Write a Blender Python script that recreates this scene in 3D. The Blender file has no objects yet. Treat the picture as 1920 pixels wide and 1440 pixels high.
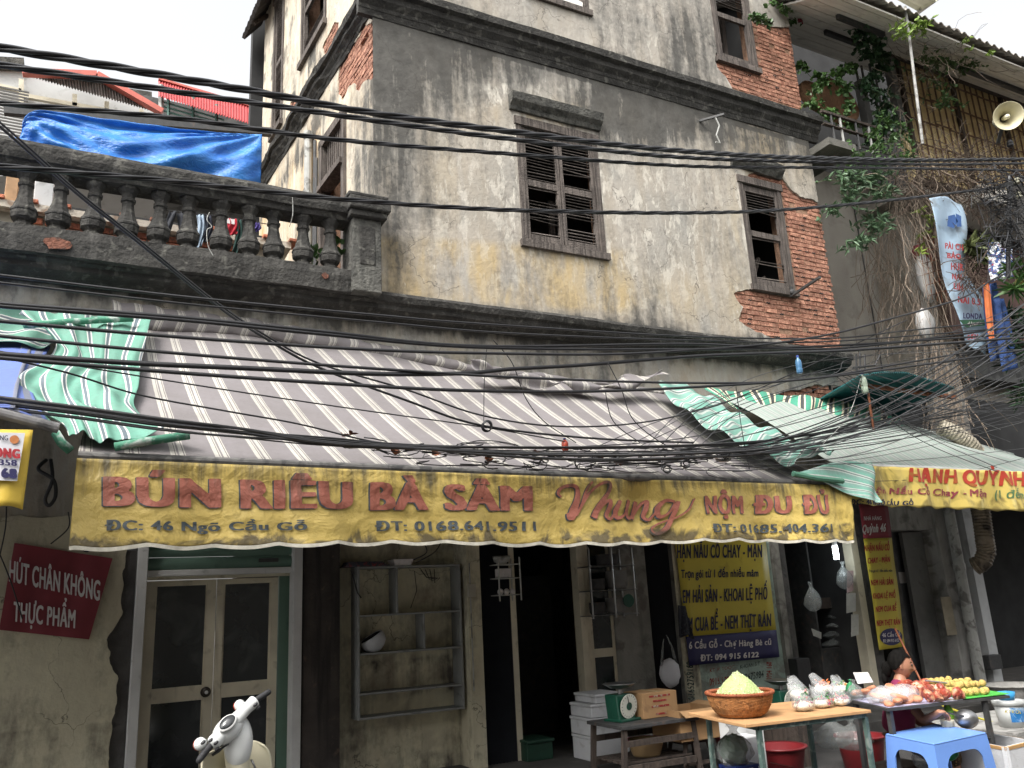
import bpy, bmesh, math, random
import numpy as np
from mathutils import Vector, Matrix
random.seed(7)
S = bpy.context.scene
COL = S.collection
R = math.radians
# ------------------------------------------------------------ camera
FPX = 1553.0
def _n(v):
    v = np.array(v, float); return v/np.linalg.norm(v)
_Z = _n((-313, 5802, -1553)); _X = np.array((3040, -251, -1553.)); _X = _n(_X-_Z*_X.dot(_Z)); _Y = np.cross(_Z, _X)
CM = np.array([_X, _Y, _Z]); CO = np.array((0, 0, 1.65))
cd = bpy.data.cameras.new('camera'); cam = bpy.data.objects.new('camera', cd); COL.objects.link(cam)
cd.sensor_fit = 'HORIZONTAL'; cd.sensor_width = 36; cd.lens = FPX/1920*36; cd.clip_start = .05; cd.clip_end = 2000
mw = Matrix(CM.tolist()).to_4x4(); mw.translation = Vector(CO); cam.matrix_world = mw
S.camera = cam
S.render.resolution_x = 1024; S.render.resolution_y = 768
# ------------------------------------------------------------ light
SUN_EL, SUN_AZ = 52, -62          # degrees; azimuth measured from +Y towards +X
w = bpy.data.worlds.new('World'); S.world = w; w.use_nodes = True
nt = w.node_tree; bg = nt.nodes['Background']
sky = nt.nodes.new('ShaderNodeTexSky'); sky.sky_type = 'NISHITA'; sky.sun_disc = False
sky.sun_elevation = R(SUN_EL); sky.sun_rotation = R(SUN_AZ); sky.dust_density = 6; sky.air_density = 1.5; sky.ozone_density = 1
hs = nt.nodes.new('ShaderNodeHueSaturation'); hs.inputs['Saturation'].default_value = .12
nt.links.new(sky.outputs[0], hs.inputs['Color']); nt.links.new(hs.outputs[0], bg.inputs[0]); bg.inputs[1].default_value = .15
sl = bpy.data.lights.new('sun', 'SUN'); sl.energy = 1.0; sl.angle = R(16); sl.color = (1, .96, .9)
so = bpy.data.objects.new('sun', sl); COL.objects.link(so)
_d = Vector((math.sin(R(SUN_AZ))*math.cos(R(SUN_EL)), math.cos(R(SUN_AZ))*math.cos(R(SUN_EL)), math.sin(R(SUN_EL))))
_d = Vector((-.62, -.38, .95)).normalized()
sky.sun_elevation = math.asin(_d.z); sky.sun_rotation = math.atan2(_d.x, _d.y)
so.rotation_euler = _d.to_track_quat('Z', 'Y').to_euler(); so.location = (-6, -4, 14)
S.view_settings.view_transform = 'Standard'; S.view_settings.look = 'None'; S.view_settings.exposure = 1.25; S.view_settings.gamma = 1
S.view_settings.use_curve_mapping = False
# ------------------------------------------------------------ helpers
def ray(px, py): return CM @ np.array((px-960, -(py-720), -FPX))
def PY(px, py, Y):
    d = ray(px, py); return CO+d*(Y/d[1])
def PZ(px, py, Z):
    d = ray(px, py); return CO+d*((Z-CO[2])/d[2])
SD = _n((-.34, 4.98, 0)); SN = np.array((SD[1], -SD[0], 0)); SO = np.array((2.68, 8., 0))
def PS(px, py):                       # on the side wall of the corner house
    d = ray(px, py); t = SN.dot(SO-CO)/SN.dot(d); return CO+d*t
def pix(x, y, z):
    v = [CM[0, i]*(x-CO[0])+CM[1, i]*(y-CO[1])+CM[2, i]*(z-CO[2]) for i in range(3)]
    return 960+FPX*v[0]/-v[2], 720-FPX*v[1]/-v[2]
def WX(px, py=1150, Y=8.2): return float(PY(px, py, Y)[0])
def WZ(px, py, Y=8.2): return float(PY(px, py, Y)[2])
def C(r, g, b):
    f = lambda c: c/12.92 if c <= .04045 else ((c+.055)/1.055)**2.4
    return (f(r/255), f(g/255), f(b/255))

def _h(ix, iy, s):
    n = np.sin(ix*127.1+iy*311.7+s*74.7)*43758.5453; return n-np.floor(n)
def vn(x, y, s=0):
    x = np.asarray(x, float); y = np.asarray(y, float)
    ix, iy = np.floor(x), np.floor(y); fx, fy = x-ix, y-iy
    fx = fx*fx*(3-2*fx); fy = fy*fy*(3-2*fy)
    return (_h(ix, iy, s)*(1-fx)+_h(ix+1, iy, s)*fx)*(1-fy)+(_h(ix, iy+1, s)*(1-fx)+_h(ix+1, iy+1, s)*fx)*fy
def fbm(x, y, s=0, o=4):
    a, t, r = 1., 0., 0.
    for i in range(o):
        r = r+a*vn(x*2**i, y*2**i, s+i*13); t += a; a *= .5
    return r/t
def sstep(a, b, x):
    t = np.clip((x-a)/(b-a), 0, 1); return t*t*(3-2*t)
def polysdf(px, py, poly):            # >0 inside
    px = np.asarray(px, float); py = np.asarray(py, float)
    d = np.full(px.shape, 1e9); ins = np.zeros(px.shape, bool); n = len(poly)
    for i in range(n):
        x1, y1 = poly[i]; x2, y2 = poly[(i+1) % n]
        ex, ey = x2-x1, y2-y1; wx, wy = px-x1, py-y1
        t = np.clip((wx*ex+wy*ey)/(ex*ex+ey*ey+1e-12), 0, 1)
        d = np.minimum(d, (wx-ex*t)**2+(wy-ey*t)**2)
        c = ((y1 > py) != (y2 > py)) & (px < (x2-x1)*(py-y1)/((y2-y1) if y2 != y1 else 1e-9)+x1)
        ins ^= c
    d = np.sqrt(d); return np.where(ins, d, -d)

def finish(name, me, mats, parent=None, label=None, cat=None, group=None, kind=None, smooth=False, loc=None, bevel=0, mods=None):
    o = bpy.data.objects.new(name, me)
    if not isinstance(mats, (list, tuple)): mats = [mats]
    for m in mats: me.materials.append(m)
    if smooth: me.polygons.foreach_set('use_smooth', [True]*len(me.polygons))
    off = Vector((0, 0, 0))
    if parent is not None:
        p = parent
        while p is not None: off += p.location; p = p.parent
        if off.length > 0: me.transform(Matrix.Translation(-off))
        o.parent = parent
    else:
        if loc is None:
            n = len(me.vertices)
            if n:
                a = np.empty(n*3); me.vertices.foreach_get('co', a); a = a.reshape(-1, 3)
                loc = ((a[:, 0].min()+a[:, 0].max())/2, (a[:, 1].min()+a[:, 1].max())/2, a[:, 2].min())
            else: loc = (0, 0, 0)
        me.transform(Matrix.Translation(-Vector(loc))); o.location = loc
    COL.objects.link(o)
    if bevel:
        b = o.modifiers.new('bevel', 'BEVEL'); b.width = bevel; b.segments = 2; b.limit_method = 'ANGLE'
    tag(o, label, cat, group, kind); return o
def tag(o, label=None, cat=None, group=None, kind=None):
    if label: o['label'] = label
    if cat: o['category'] = cat
    if group: o['group'] = group
    if kind: o['kind'] = kind
    return o
def thing(name, loc, label, cat, group=None):
    o = bpy.data.objects.new(name, None); o.location = loc; o.empty_display_size = .1; COL.objects.link(o)
    return tag(o, label, cat, group)
def copy_tree(o, loc=None, rotz=None, label=None, scale=None):
    kids = {}
    for q in bpy.data.objects:
        if q.parent: kids.setdefault(q.parent.name, []).append(q)
    def rec(s, par):
        c = s.copy(); COL.objects.link(c); c.parent = par
        for k in kids.get(s.name, []): rec(k, c)
        return c
    r = rec(o, None)
    if loc is not None: r.location = loc
    if rotz is not None: r.rotation_euler.z = rotz
    if scale is not None: r.scale = scale
    if label: r['label'] = label
    return r

class MB:
    def __init__(s): s.v = []; s.f = []; s.mi = []; s.cur = 0; s.uv = None
    def add(s, vs, fs):
        b = len(s.v); s.v += [tuple(map(float, p)) for p in vs]
        for f in fs: s.f.append(tuple(b+i for i in f)); s.mi.append(s.cur)
        return s
    def box(s, x0, x1, y0, y1, z0, z1, M=None):
        vs = [(x, y, z) for z in (z0, z1) for y in (y0, y1) for x in (x0, x1)]
        if M is not None: vs = [tuple(M @ Vector(p)) for p in vs]
        return s.add(vs, [(0, 2, 3, 1), (4, 5, 7, 6), (0, 1, 5, 4), (2, 6, 7, 3), (0, 4, 6, 2), (1, 3, 7, 5)])
    def beam(s, a, b, w, h=None, up=(0, 0, 1)):       # square bar from a to b
        h = h or w; a = Vector(a); b = Vector(b); d = (b-a).normalized(); up = Vector(up)
        if abs(d.dot(up)) > .98: up = Vector((0, 1, 0))
        x = d.cross(up).normalized(); z = x.cross(d)
        vs = [p+x*i*w/2+z*j*h/2 for p in (a, b) for (i, j) in ((-1, -1), (1, -1), (1, 1), (-1, 1))]
        return s.add(vs, [(3, 2, 1, 0), (4, 5, 6, 7), (0, 1, 5, 4), (1, 2, 6, 5), (2, 3, 7, 6), (3, 0, 4, 7)])
    def tube(s, pts, r, n=8, cap=True):
        pts = [Vector(p) for p in pts]; m = len(pts)
        rr = r if isinstance(r, (list, tuple)) else [r]*m
        vs = []; fs = []; last = None
        for i, p in enumerate(pts):
            d = (pts[min(i+1, m-1)]-pts[max(i-1, 0)])
            d = d.normalized() if d.length > 1e-9 else Vector((0, 0, 1))
            if last is None:
                u = Vector((0, 0, 1)) if abs(d.z) < .9 else Vector((1, 0, 0)); x = d.cross(u).normalized()
            else:
                x = last-d*last.dot(d)
                x = x.normalized() if x.length > 1e-6 else d.orthogonal().normalized()
            last = x; y = d.cross(x)
            for k in range(n):
                a = 2*math.pi*k/n; vs.append(p+(x*math.cos(a)+y*math.sin(a))*rr[i])
        for i in range(m-1):
            for k in range(n): fs.append((i*n+k, i*n+(k+1) % n, (i+1)*n+(k+1) % n, (i+1)*n+k))
        if cap: fs += [tuple(range(n))[::-1], tuple((m-1)*n+k for k in range(n))]
        return s.add(vs, fs)
    def lathe(s, prof, c=(0, 0, 0), n=16, M=None, cap=True, sq=False):     # prof: [(r,z)]
        vs = []; fs = []; m = len(prof)
        for r, z in prof:
            for k in range(n):
                a = 2*math.pi*(k+(.5 if sq else 0))/n; rr = r
                p = Vector((rr*math.cos(a), rr*math.sin(a), z))
                if M is not None: p = M @ p
                vs.append(p+Vector(c))
        for i in range(m-1):
            for k in range(n): fs.append((i*n+k, i*n+(k+1) % n, (i+1)*n+(k+1) % n, (i+1)*n+k))
        if cap: fs += [tuple(range(n))[::-1], tuple((m-1)*n+k for k in range(n))]
        return s.add(vs, fs)
    def ball(s, c, r, nu=12, nv=8, sc=(1, 1, 1), M=None, noise=0, seed=0):
        vs = []; fs = []; c = Vector(c); rnd = random.Random(seed)
        for j in range(nv+1):
            t = math.pi*j/nv
            for i in range(nu):
                a = 2*math.pi*i/nu; k = r*(1+noise*(rnd.random()-.5))
                p = Vector((math.sin(t)*math.cos(a)*k*sc[0], math.sin(t)*math.sin(a)*k*sc[1], math.cos(t)*k*sc[2]))
                if M is not None: p = M @ p
                vs.append(c+p)
        for j in range(nv):
            for i in range(nu): fs.append((j*nu+i, (j+1)*nu+i, (j+1)*nu+(i+1) % nu, j*nu+(i+1) % nu))
        return s.add(vs, fs)
    def prism(s, poly, depth):       # poly: 3D points in a plane; extruded by vector depth
        n = len(poly); d = Vector(depth); vs = [Vector(p) for p in poly]+[Vector(p)+d for p in poly]
        fs = [tuple(range(n)), tuple(range(2*n-1, n-1, -1))]+[(i, n+i, n+(i+1) % n, (i+1) % n) for i in range(n)]
        return s.add(vs, fs)
    def grid(s, fn, nu, nv):
        vs = [fn(i/nu, j/nv) for j in range(nv+1) for i in range(nu+1)]
        uv = [(i/nu, j/nv) for j in range(nv+1) for i in range(nu+1)]
        s.uvv = getattr(s, 'uvv', [])+uv
        return s.add(vs, [(j*(nu+1)+i, j*(nu+1)+i+1, (j+1)*(nu+1)+i+1, (j+1)*(nu+1)+i) for j in range(nv) for i in range(nu)])
    def build(s, name, mat, parent=None, label=None, cat=None, group=None, kind=None, smooth=False, bevel=0, fix=False, solid=0, uvfn=None, loc=None):
        me = bpy.data.meshes.new(name); me.from_pydata(s.v, [], s.f)
        if fix:
            bm = bmesh.new(); bm.from_mesh(me); bmesh.ops.recalc_face_normals(bm, faces=bm.faces); bm.to_mesh(me); bm.free()
        if hasattr(s, 'uvv') and len(s.uvv) == len(s.v):
            l = me.uv_layers.new(name='UVMap'); vi = np.empty(len(me.loops), int); me.loops.foreach_get('vertex_index', vi)
            l.data.foreach_set('uv', np.array([uvfn(*q) if uvfn else q for q in s.uvv], float)[vi].ravel())
        if len(set(s.mi)) > 1: me.polygons.foreach_set('material_index', s.mi)
        o = finish(name, me, mat, parent, label, cat, group, kind, smooth, loc, bevel)
        if solid:
            m = o.modifiers.new('solid', 'SOLIDIFY'); m.thickness = solid; m.offset = 0
        return o

def sheet(us, vs, f, thick=None):
    """clip a regular grid by f>0 (f[j,i] at us[i],vs[j]) -> 2D verts, faces, boundary edges"""
    nu, nv = len(us), len(vs); vid = {}; V = []; F = []; E = []
    def g(i, j):
        k = (i, j)
        if k not in vid: vid[k] = len(V); V.append((us[i], vs[j]))
        return vid[k]
    def e(i, j, a, b):
        k = (i, j, a, b) if (i, j) < (a, b) else (a, b, i, j)
        if k not in vid:
            i0, j0, i1, j1 = k; t = f[j0, i0]/(f[j0, i0]-f[j1, i1]); t = min(max(t, .02), .98)
            vid[k] = len(V); V.append((us[i0]+(us[i1]-us[i0])*t, vs[j0]+(vs[j1]-vs[j0])*t))
        return vid[k]
    pos = f > 0; full = pos[:-1, :-1] & pos[1:, :-1] & pos[:-1, 1:] & pos[1:, 1:]
    anyp = pos[:-1, :-1] | pos[1:, :-1] | pos[:-1, 1:] | pos[1:, 1:]
    for j, i in zip(*np.nonzero(anyp)):
        c = [(i, j), (i+1, j), (i+1, j+1), (i, j+1)]
        if full[j, i]: F.append([g(*q) for q in c]); continue
        out = []; mk = []
        for k in range(4):
            a, b = c[k], c[(k+1) % 4]; pa, pb = pos[a[1], a[0]], pos[b[1], b[0]]
            if pa: out.append(g(*a)); mk.append(0)
            if pa != pb: out.append(e(*a, *b)); mk.append(1)
        if len(out) >= 3:
            F.append(out)
            for k in range(len(out)):
                if mk[k] and mk[(k+1) % len(out)]: E.append((out[k], out[(k+1) % len(out)]))
    return V, F, E
def sheet_mesh(name, us, vs, f, mp, mat, thick=None, attrs=None, **kw):
    """mp(u,v)->xyz ; thick: vector for the cut edge"""
    V, F, E = sheet(us, vs, f)
    P = [tuple(map(float, mp(u, v))) for u, v in V]; n = len(P); A = np.array(V) if V else np.zeros((0, 2))
    if thick is not None:
        m = {}
        for a, b in E:
            for q in (a, b):
                if q not in m: m[q] = len(P); P.append(tuple(P[q][k]+thick[k] for k in range(3)))
            F.append([a, b, m[b], m[a]])
        ext = [None]*(len(P)-n)
        for q, i in m.items(): ext[i-n] = V[q]
        if ext: A = np.vstack([A, np.array(ext)])
    me = bpy.data.meshes.new(name); me.from_pydata(P, [], F)
    if attrs:
        for k, fn in attrs.items():
            at = me.attributes.new(k, 'FLOAT', 'POINT'); at.data.foreach_set('value', np.asarray(fn(A[:, 0], A[:, 1]), float).ravel())
    return finish(name, me, mat, **kw)

# ------------------------------------------------------------ materials
_mc = {}
def mat(name, col, rough=.8, var=.25, vs=6, dirt=None, streak=None, bump=.15, bs=40, metal=0, rnd=0, alpha=None, trans=0, spec=.5, col2=None, emit=None, sheen=0):
    """procedural surface: base colour mottled by noise; dirt=(scale,threshold,colour,amount); streak=(sx,sz,threshold,colour,amount)"""
    if name in _mc: return _mc[name]
    m = bpy.data.materials.new(name); m.use_nodes = True; t = m.node_tree; N = t.nodes; L = t.links
    b = N['Principled BSDF']; b.inputs['Roughness'].default_value = rough; b.inputs['Metallic'].default_value = metal
    b.inputs['Specular IOR Level'].default_value = spec
    tc = N.new('ShaderNodeTexCoord')
    oi = N.new('ShaderNodeObjectInfo'); ad = N.new('ShaderNodeVectorMath'); ad.operation = 'ADD'
    ms = N.new('ShaderNodeVectorMath'); ms.operation = 'SCALE'; ms.inputs['Scale'].default_value = 37.
    cx = N.new('ShaderNodeCombineXYZ')
    for k in range(3): L.new(oi.outputs['Random'], cx.inputs[k])
    L.new(cx.outputs[0], ms.inputs[0]); L.new(tc.outputs['Object'], ad.inputs[0]); L.new(ms.outputs[0], ad.inputs[1])
    co = ad.outputs[0]
    def noise(sc, det=5, vec=None, dist=0):
        n = N.new('ShaderNodeTexNoise'); n.inputs['Scale'].default_value = sc; n.inputs['Detail'].default_value = det
        n.inputs['Distortion'].default_value = dist; L.new(vec or co, n.inputs['Vector']); return n.outputs['Fac']
    def ramp(fac, a, bb):
        r = N.new('ShaderNodeMapRange'); r.inputs['From Min'].default_value = a; r.inputs['From Max'].default_value = bb; L.new(fac, r.inputs['Value']); return r.outputs['Result']
    def mix(fac, a, c, mode='MIX'):
        x = N.new('ShaderNodeMix'); x.data_type = 'RGBA'; x.blend_type = mode; x.clamp_factor = True
        for s_, v in ((0, fac), (6, a), (7, c)):
            if hasattr(v, 'links'): L.new(v, x.inputs[s_])
            elif s_ == 0: x.inputs[0].default_value = v
            else: x.inputs[s_].default_value = (*v[:3], 1)
        return x.outputs[2]
    lo = tuple(c*(1-var) for c in col); hi = tuple(min(1, c*(1+var*.7)) for c in (col2 or col))
    c = mix(ramp(noise(vs), .3, .7), lo, hi)
    if rnd:
        r = N.new('ShaderNodeMapRange'); r.inputs['To Min'].default_value = 1-rnd; r.inputs['To Max'].default_value = 1+rnd; L.new(oi.outputs['Random'], r.inputs['Value'])
        cc = N.new('ShaderNodeCombineColor')
        for k in range(3): L.new(r.outputs[0], cc.inputs[k])
        c = mix(1., c, cc.outputs[0], 'MULTIPLY')
    if dirt:
        sc, th, dc, am = dirt
        mk = ramp(noise(sc, 8, dist=.6), th, th+.12); mu = N.new('ShaderNodeMath'); mu.operation = 'MULTIPLY'; mu.inputs[1].default_value = am; L.new(mk, mu.inputs[0])
        c = mix(mu.outputs[0], c, dc)
    if streak:
        sx, sz, th, dc, am = streak
        mp = N.new('ShaderNodeMapping'); mp.inputs['Scale'].default_value = (sx, sx, sz); L.new(co, mp.inputs['Vector'])
        mk = ramp(noise(1, 6, mp.outputs[0]), th, th+.15); mu = N.new('ShaderNodeMath'); mu.operation = 'MULTIPLY'; mu.inputs[1].default_value = am; L.new(mk, mu.inputs[0])
        c = mix(mu.outputs[0], c, dc)
    L.new(c, b.inputs['Base Color'])
    if bump:
        bn = N.new('ShaderNodeBump'); bn.inputs['Strength'].default_value = bump; bn.inputs['Distance'].default_value = .02
        L.new(noise(bs, 6), bn.inputs['Height']); L.new(bn.outputs[0], b.inputs['Normal'])
    if alpha is not None: b.inputs['Alpha'].default_value = alpha
    if trans: b.inputs['Transmission Weight'].default_value = trans; b.inputs['IOR'].default_value = 1.3
    if emit: b.inputs['Emission Color'].default_value = (*emit[0], 1); b.inputs['Emission Strength'].default_value = emit[1]
    _mc[name] = m; m['_b'] = b.name; return m

class NT:
    """small node builder for the special materials"""
    def __init__(s, name, rough=.85):
        s.m = bpy.data.materials.new(name); s.m.use_nodes = True; s.t = s.m.node_tree; s.N = s.t.nodes; s.L = s.t.links
        s.b = s.N['Principled BSDF']; s.b.inputs['Roughness'].default_value = rough
        s.co = s.N.new('ShaderNodeTexCoord').outputs['Object']
    def noise(s, sc, det=6, scale=None, dist=0, off=0):
        v = s.co
        if scale or off:
            mp = s.N.new('ShaderNodeMapping'); mp.inputs['Scale'].default_value = scale or (1, 1, 1); mp.inputs['Location'].default_value = (off, off, off); s.L.new(v, mp.inputs['Vector']); v = mp.outputs[0]
        n = s.N.new('ShaderNodeTexNoise'); n.inputs['Scale'].default_value = sc; n.inputs['Detail'].default_value = det; n.inputs['Distortion'].default_value = dist
        n.inputs['Roughness'].default_value = .6
        s.L.new(v, n.inputs['Vector']); return n.outputs['Fac']
    def rng(s, x, a, b, c=0., d=1.):
        r = s.N.new('ShaderNodeMapRange')
        for i, v in enumerate((a, b, c, d)): r.inputs[i+1].default_value = v
        s.L.new(x, r.inputs[0]); return r.outputs[0]
    def m2(s, op, a, b):
        x = s.N.new('ShaderNodeMath'); x.operation = op
        for i, v in enumerate((a, b)):
            if hasattr(v, 'links'): s.L.new(v, x.inputs[i])
            else: x.inputs[i].default_value = v
        return x.outputs[0]
    def attr(s, n):
        a = s.N.new('ShaderNodeAttribute'); a.attribute_name = n; return a.outputs['Fac']
    def mix(s, fac, a, c, mode='MIX'):
        x = s.N.new('ShaderNodeMix'); x.data_type = 'RGBA'; x.blend_type = mode; x.clamp_factor = True
        for i, v in ((0, fac), (6, a), (7, c)):
            if hasattr(v, 'links'): s.L.new(v, x.inputs[i])
            elif i == 0: x.inputs[0].default_value = v
            else: x.inputs[i].default_value = (*v[:3], 1)
        return x.outputs[2]
    def bump(s, h, st=.3, d=.02):
        bn = s.N.new('ShaderNodeBump'); bn.inputs['Strength'].default_value = st; bn.inputs['Distance'].default_value = d; s.L.new(h, bn.inputs['Height']); s.L.new(bn.outputs[0], s.b.inputs['Normal'])
    def out(s, c): s.L.new(c, s.b.inputs['Base Color']); return s.m

def weathered(name, base, base2, dark=(.034, .033, .030), ochre=(.44, .34, .19), pale=(.62, .58, .5)):
    n = NT(name, .92)
    c = n.mix(n.rng(n.noise(1.3, 8, dist=.5), .35, .65), base, base2)
    c = n.mix(n.rng(n.noise(14, 6), .4, .75, 0, .45), c, tuple(k*.72 for k in base))
    c = n.mix(n.rng(n.noise(1.6, 6, (1.6, 1.6, .25), .2, 4), .48, .72, 0, .5), c, (.33, .27, .19))     # brown runs
    oc = n.m2('MULTIPLY', n.attr('ochre'), n.rng(n.noise(2.0, 9, (1.3, 1.3, .35), .3, 9), .38, .58, 0, 1.))
    c = n.mix(oc, c, ochre)
    pl = n.m2('MULTIPLY', n.rng(n.noise(5, 9, (1.6, 1.6, .6), .25, 21), .51, .58, 0, .85), n.rng(n.attr('pale'), 0, 1, .12, 1))
    c = n.mix(pl, c, pale)
    fl = n.rng(n.noise(30, 4, (1, 1, .4), .3, 33), .66, .72, 0, .6); c = n.mix(fl, c, pale)
    st = n.noise(2.6, 8, (2.2, 2.2, .22), .3, 2)                       # vertical sooty runs
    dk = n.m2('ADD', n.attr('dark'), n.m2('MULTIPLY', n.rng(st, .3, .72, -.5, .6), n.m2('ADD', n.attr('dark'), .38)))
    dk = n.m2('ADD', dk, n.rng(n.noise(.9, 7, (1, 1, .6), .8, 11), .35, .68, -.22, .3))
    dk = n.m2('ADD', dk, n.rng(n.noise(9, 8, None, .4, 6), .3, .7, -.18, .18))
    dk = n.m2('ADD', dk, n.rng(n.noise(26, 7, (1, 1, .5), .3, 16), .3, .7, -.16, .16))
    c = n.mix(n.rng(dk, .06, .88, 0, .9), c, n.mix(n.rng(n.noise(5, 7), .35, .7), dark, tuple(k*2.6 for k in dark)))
    vo = n.N.new('ShaderNodeTexVoronoi'); vo.feature = 'DISTANCE_TO_EDGE'; vo.inputs['Scale'].default_value = 1.3
    nx = n.N.new('ShaderNodeTexNoise'); nx.inputs['Scale'].default_value = 3; nx.inputs['Detail'].default_value = 6; n.L.new(n.co, nx.inputs['Vector'])
    va = n.N.new('ShaderNodeVectorMath'); va.operation = 'MULTIPLY_ADD'; va.inputs[1].default_value = (.6, .6, .6); n.L.new(nx.outputs['Color'], va.inputs[0]); n.L.new(n.co, va.inputs[2]); n.L.new(va.outputs[0], vo.inputs['Vector'])
    ck = n.m2('MULTIPLY', n.rng(vo.outputs['Distance'], .0, .008, .8, 0), n.rng(n.noise(1.1, 3, off=8), .48, .56)); c = n.mix(ck, c, (.05, .045, .04))
    vs = n.rng(n.noise(60, 3, None, 0, 3), .7, .78, 0, .6); c = n.mix(vs, c, (.09, .08, .07))
    n.bump(n.m2('ADD', n.noise(18, 9), n.m2('MULTIPLY', pl, -.5)), .45, .02)
    return n.out(c)
M_PL = weathered('weathered_plaster', (.42, .38, .325), (.31, .295, .262))
M_PLS = weathered('pale_side_plaster', (.60, .54, .43), (.46, .41, .34), ochre=(.5, .33, .15), pale=(.72, .68, .58))
M_SOOT = weathered('sooty_plaster', (.38, .37, .34), (.26, .255, .235), pale=(.42, .41, .36))
M_YEL = weathered('cream_yellow_limewash', (.66, .62, .45), (.58, .54, .39), dark=(.05, .045, .04), ochre=(.3, .26, .2), pale=(.5, .47, .36))
M_BLK = mat('mould_black_stone', (.040, .038, .034), .95, .5, 5, dirt=(11, .57, (.15, .145, .125), .6), streak=(12, 1.6, .58, (.11, .105, .095), .5), bump=.9, bs=30)
M_STN = mat('old_grey_stone', (.105, .102, .09), .95, .5, 9, dirt=(6, .5, (.035, .035, .03), .9), streak=(12, 1.5, .5, (.05, .05, .045), .7), bump=.9, bs=35)
M_BRICK = mat('old_orange_brick', C(160, 108, 87), .9, .3, 14, dirt=(18, .5, C(122, 76, 60), .8), streak=(30, 20, .6, C(170, 140, 115), .6), bump=.8, bs=60, rnd=.3, col2=C(172, 128, 106))
M_BRICKD = mat('dusty_brick', C(180, 110, 84), .95, .35, 18, dirt=(14, .5, C(105, 85, 70), .8), bump=.6, bs=60, rnd=.3)
M_MORT = mat('lime_mortar', C(150, 118, 96), .95, .3, 20, bump=.8, bs=50)
M_WOOD = mat('grey_weathered_wood', C(98, 90, 84), .9, .35, 7, streak=(40, 2.5, .45, C(56, 50, 46), .8), bump=.6, bs=50, rnd=.15)
M_WOODD = mat('dark_old_wood', C(72, 62, 55), .9, .3, 9, streak=(30, 2, .5, C(40, 34, 30), .8), bump=.4)
M_DARK = mat('dark_room', (.03, .03, .03), .95, .3, 3, bump=.1)  # near-black colour puts the shade of unlit rooms into the walls
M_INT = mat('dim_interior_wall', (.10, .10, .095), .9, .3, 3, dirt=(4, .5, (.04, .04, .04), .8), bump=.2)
M_BLACK = mat('black_rubber', (.018, .018, .02), .42, .25, 20, bump=.05)
M_WIRE = mat('black_wire_sheath', (.022, .022, .024), .5, .3, 12, bump=.05)
M_CREAMP = mat('cream_paint', C(204, 196, 174), .55, .12, 5, dirt=(8, .6, C(120, 108, 88), .5), streak=(9, .8, .62, C(110, 100, 85), .5), bump=.08)
M_WHITEM = mat('white_aluminium', C(200, 200, 198), .45, .1, 5, dirt=(12, .62, C(120, 118, 112), .5), bump=.05)
M_GLASSD = mat('dark_glass', (.012, .016, .018), .12, .3, 2, dirt=(3, .55, (.05, .055, .055), .6), bump=0)
M_GREEN = mat('green_roller_slats', C(92, 120, 106), .6, .12, 4, dirt=(7, .6, C(60, 88, 75), .5), bump=.05)
M_METD = mat('dark_metal', (.05, .05, .05), .6, .3, 15, dirt=(15, .6, (.14, .08, .05), .5), bump=.1)
M_GREY = mat('grey_painted_wood', C(118, 118, 116), .7, .15, 6, dirt=(9, .6, C(80, 78, 72), .5), bump=.1)
M_STEEL = mat('dull_steel', (.35, .35, .35), .35, .2, 12, metal=.9, bump=.05)
M_PIPE = mat('grimy_grey_pipe', C(165, 165, 160), .6, .2, 6, dirt=(7, .5, C(85, 82, 76), .8), bump=.1)
M_RUST = mat('rusty_iron', C(120, 72, 46), .9, .4, 20, dirt=(12, .5, C(60, 40, 32), .7), bump=.4)
# ============================================================ THE CORNER HOUSE
X0, X1, YF, YG = 2.68, 9.72, 8.0, 8.2
house = thing('corner_house', (X0, 8., 0), 'weathered corner house with peeling plaster, bare orange brick and louvred shutters above the awnings', 'house')
def gauss(px, py, cx, cy, rx, ry): return np.exp(-((px-cx)/rx)**2-((py-cy)/ry)**2)
def band(v, a, b, s): return sstep(a-s, a, v)*(1-sstep(b, b+s, v))
def Wp(poly, Y): return [(float(PY(x, y, Y)[0]), float(PY(x, y, Y)[2])) for x, y in poly]
def Sp(poly):
    r = []
    for x, y in poly:
        p = PS(x, y); r.append((float(SD.dot(p-SO)), float(p[2])))
    return r
def pixv(x, y, z):
    v = [CM[0, i]*(x-CO[0])+CM[1, i]*(y-CO[1])+CM[2, i]*(z-CO[2]) for i in range(3)]
    return 960+FPX*v[0]/-v[2], 720-FPX*v[1]/-v[2]
def fp(u, v): return pixv(u, np.full_like(u, 7.98), v)
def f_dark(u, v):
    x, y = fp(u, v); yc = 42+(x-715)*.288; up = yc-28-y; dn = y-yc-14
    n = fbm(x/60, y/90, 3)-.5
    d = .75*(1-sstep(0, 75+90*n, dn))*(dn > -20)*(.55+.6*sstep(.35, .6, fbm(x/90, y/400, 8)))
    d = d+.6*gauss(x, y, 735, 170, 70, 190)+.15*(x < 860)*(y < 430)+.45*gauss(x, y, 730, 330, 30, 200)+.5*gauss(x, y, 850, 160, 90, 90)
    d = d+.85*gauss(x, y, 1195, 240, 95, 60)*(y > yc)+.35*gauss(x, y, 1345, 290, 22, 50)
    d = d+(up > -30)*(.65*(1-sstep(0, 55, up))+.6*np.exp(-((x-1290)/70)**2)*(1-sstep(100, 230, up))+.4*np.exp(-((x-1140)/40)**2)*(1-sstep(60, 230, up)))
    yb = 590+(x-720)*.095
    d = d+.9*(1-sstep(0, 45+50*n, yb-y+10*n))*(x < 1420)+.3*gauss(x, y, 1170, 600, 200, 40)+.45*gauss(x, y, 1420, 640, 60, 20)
    return np.clip(d*1.05+.03, 0, 1.4)
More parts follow.
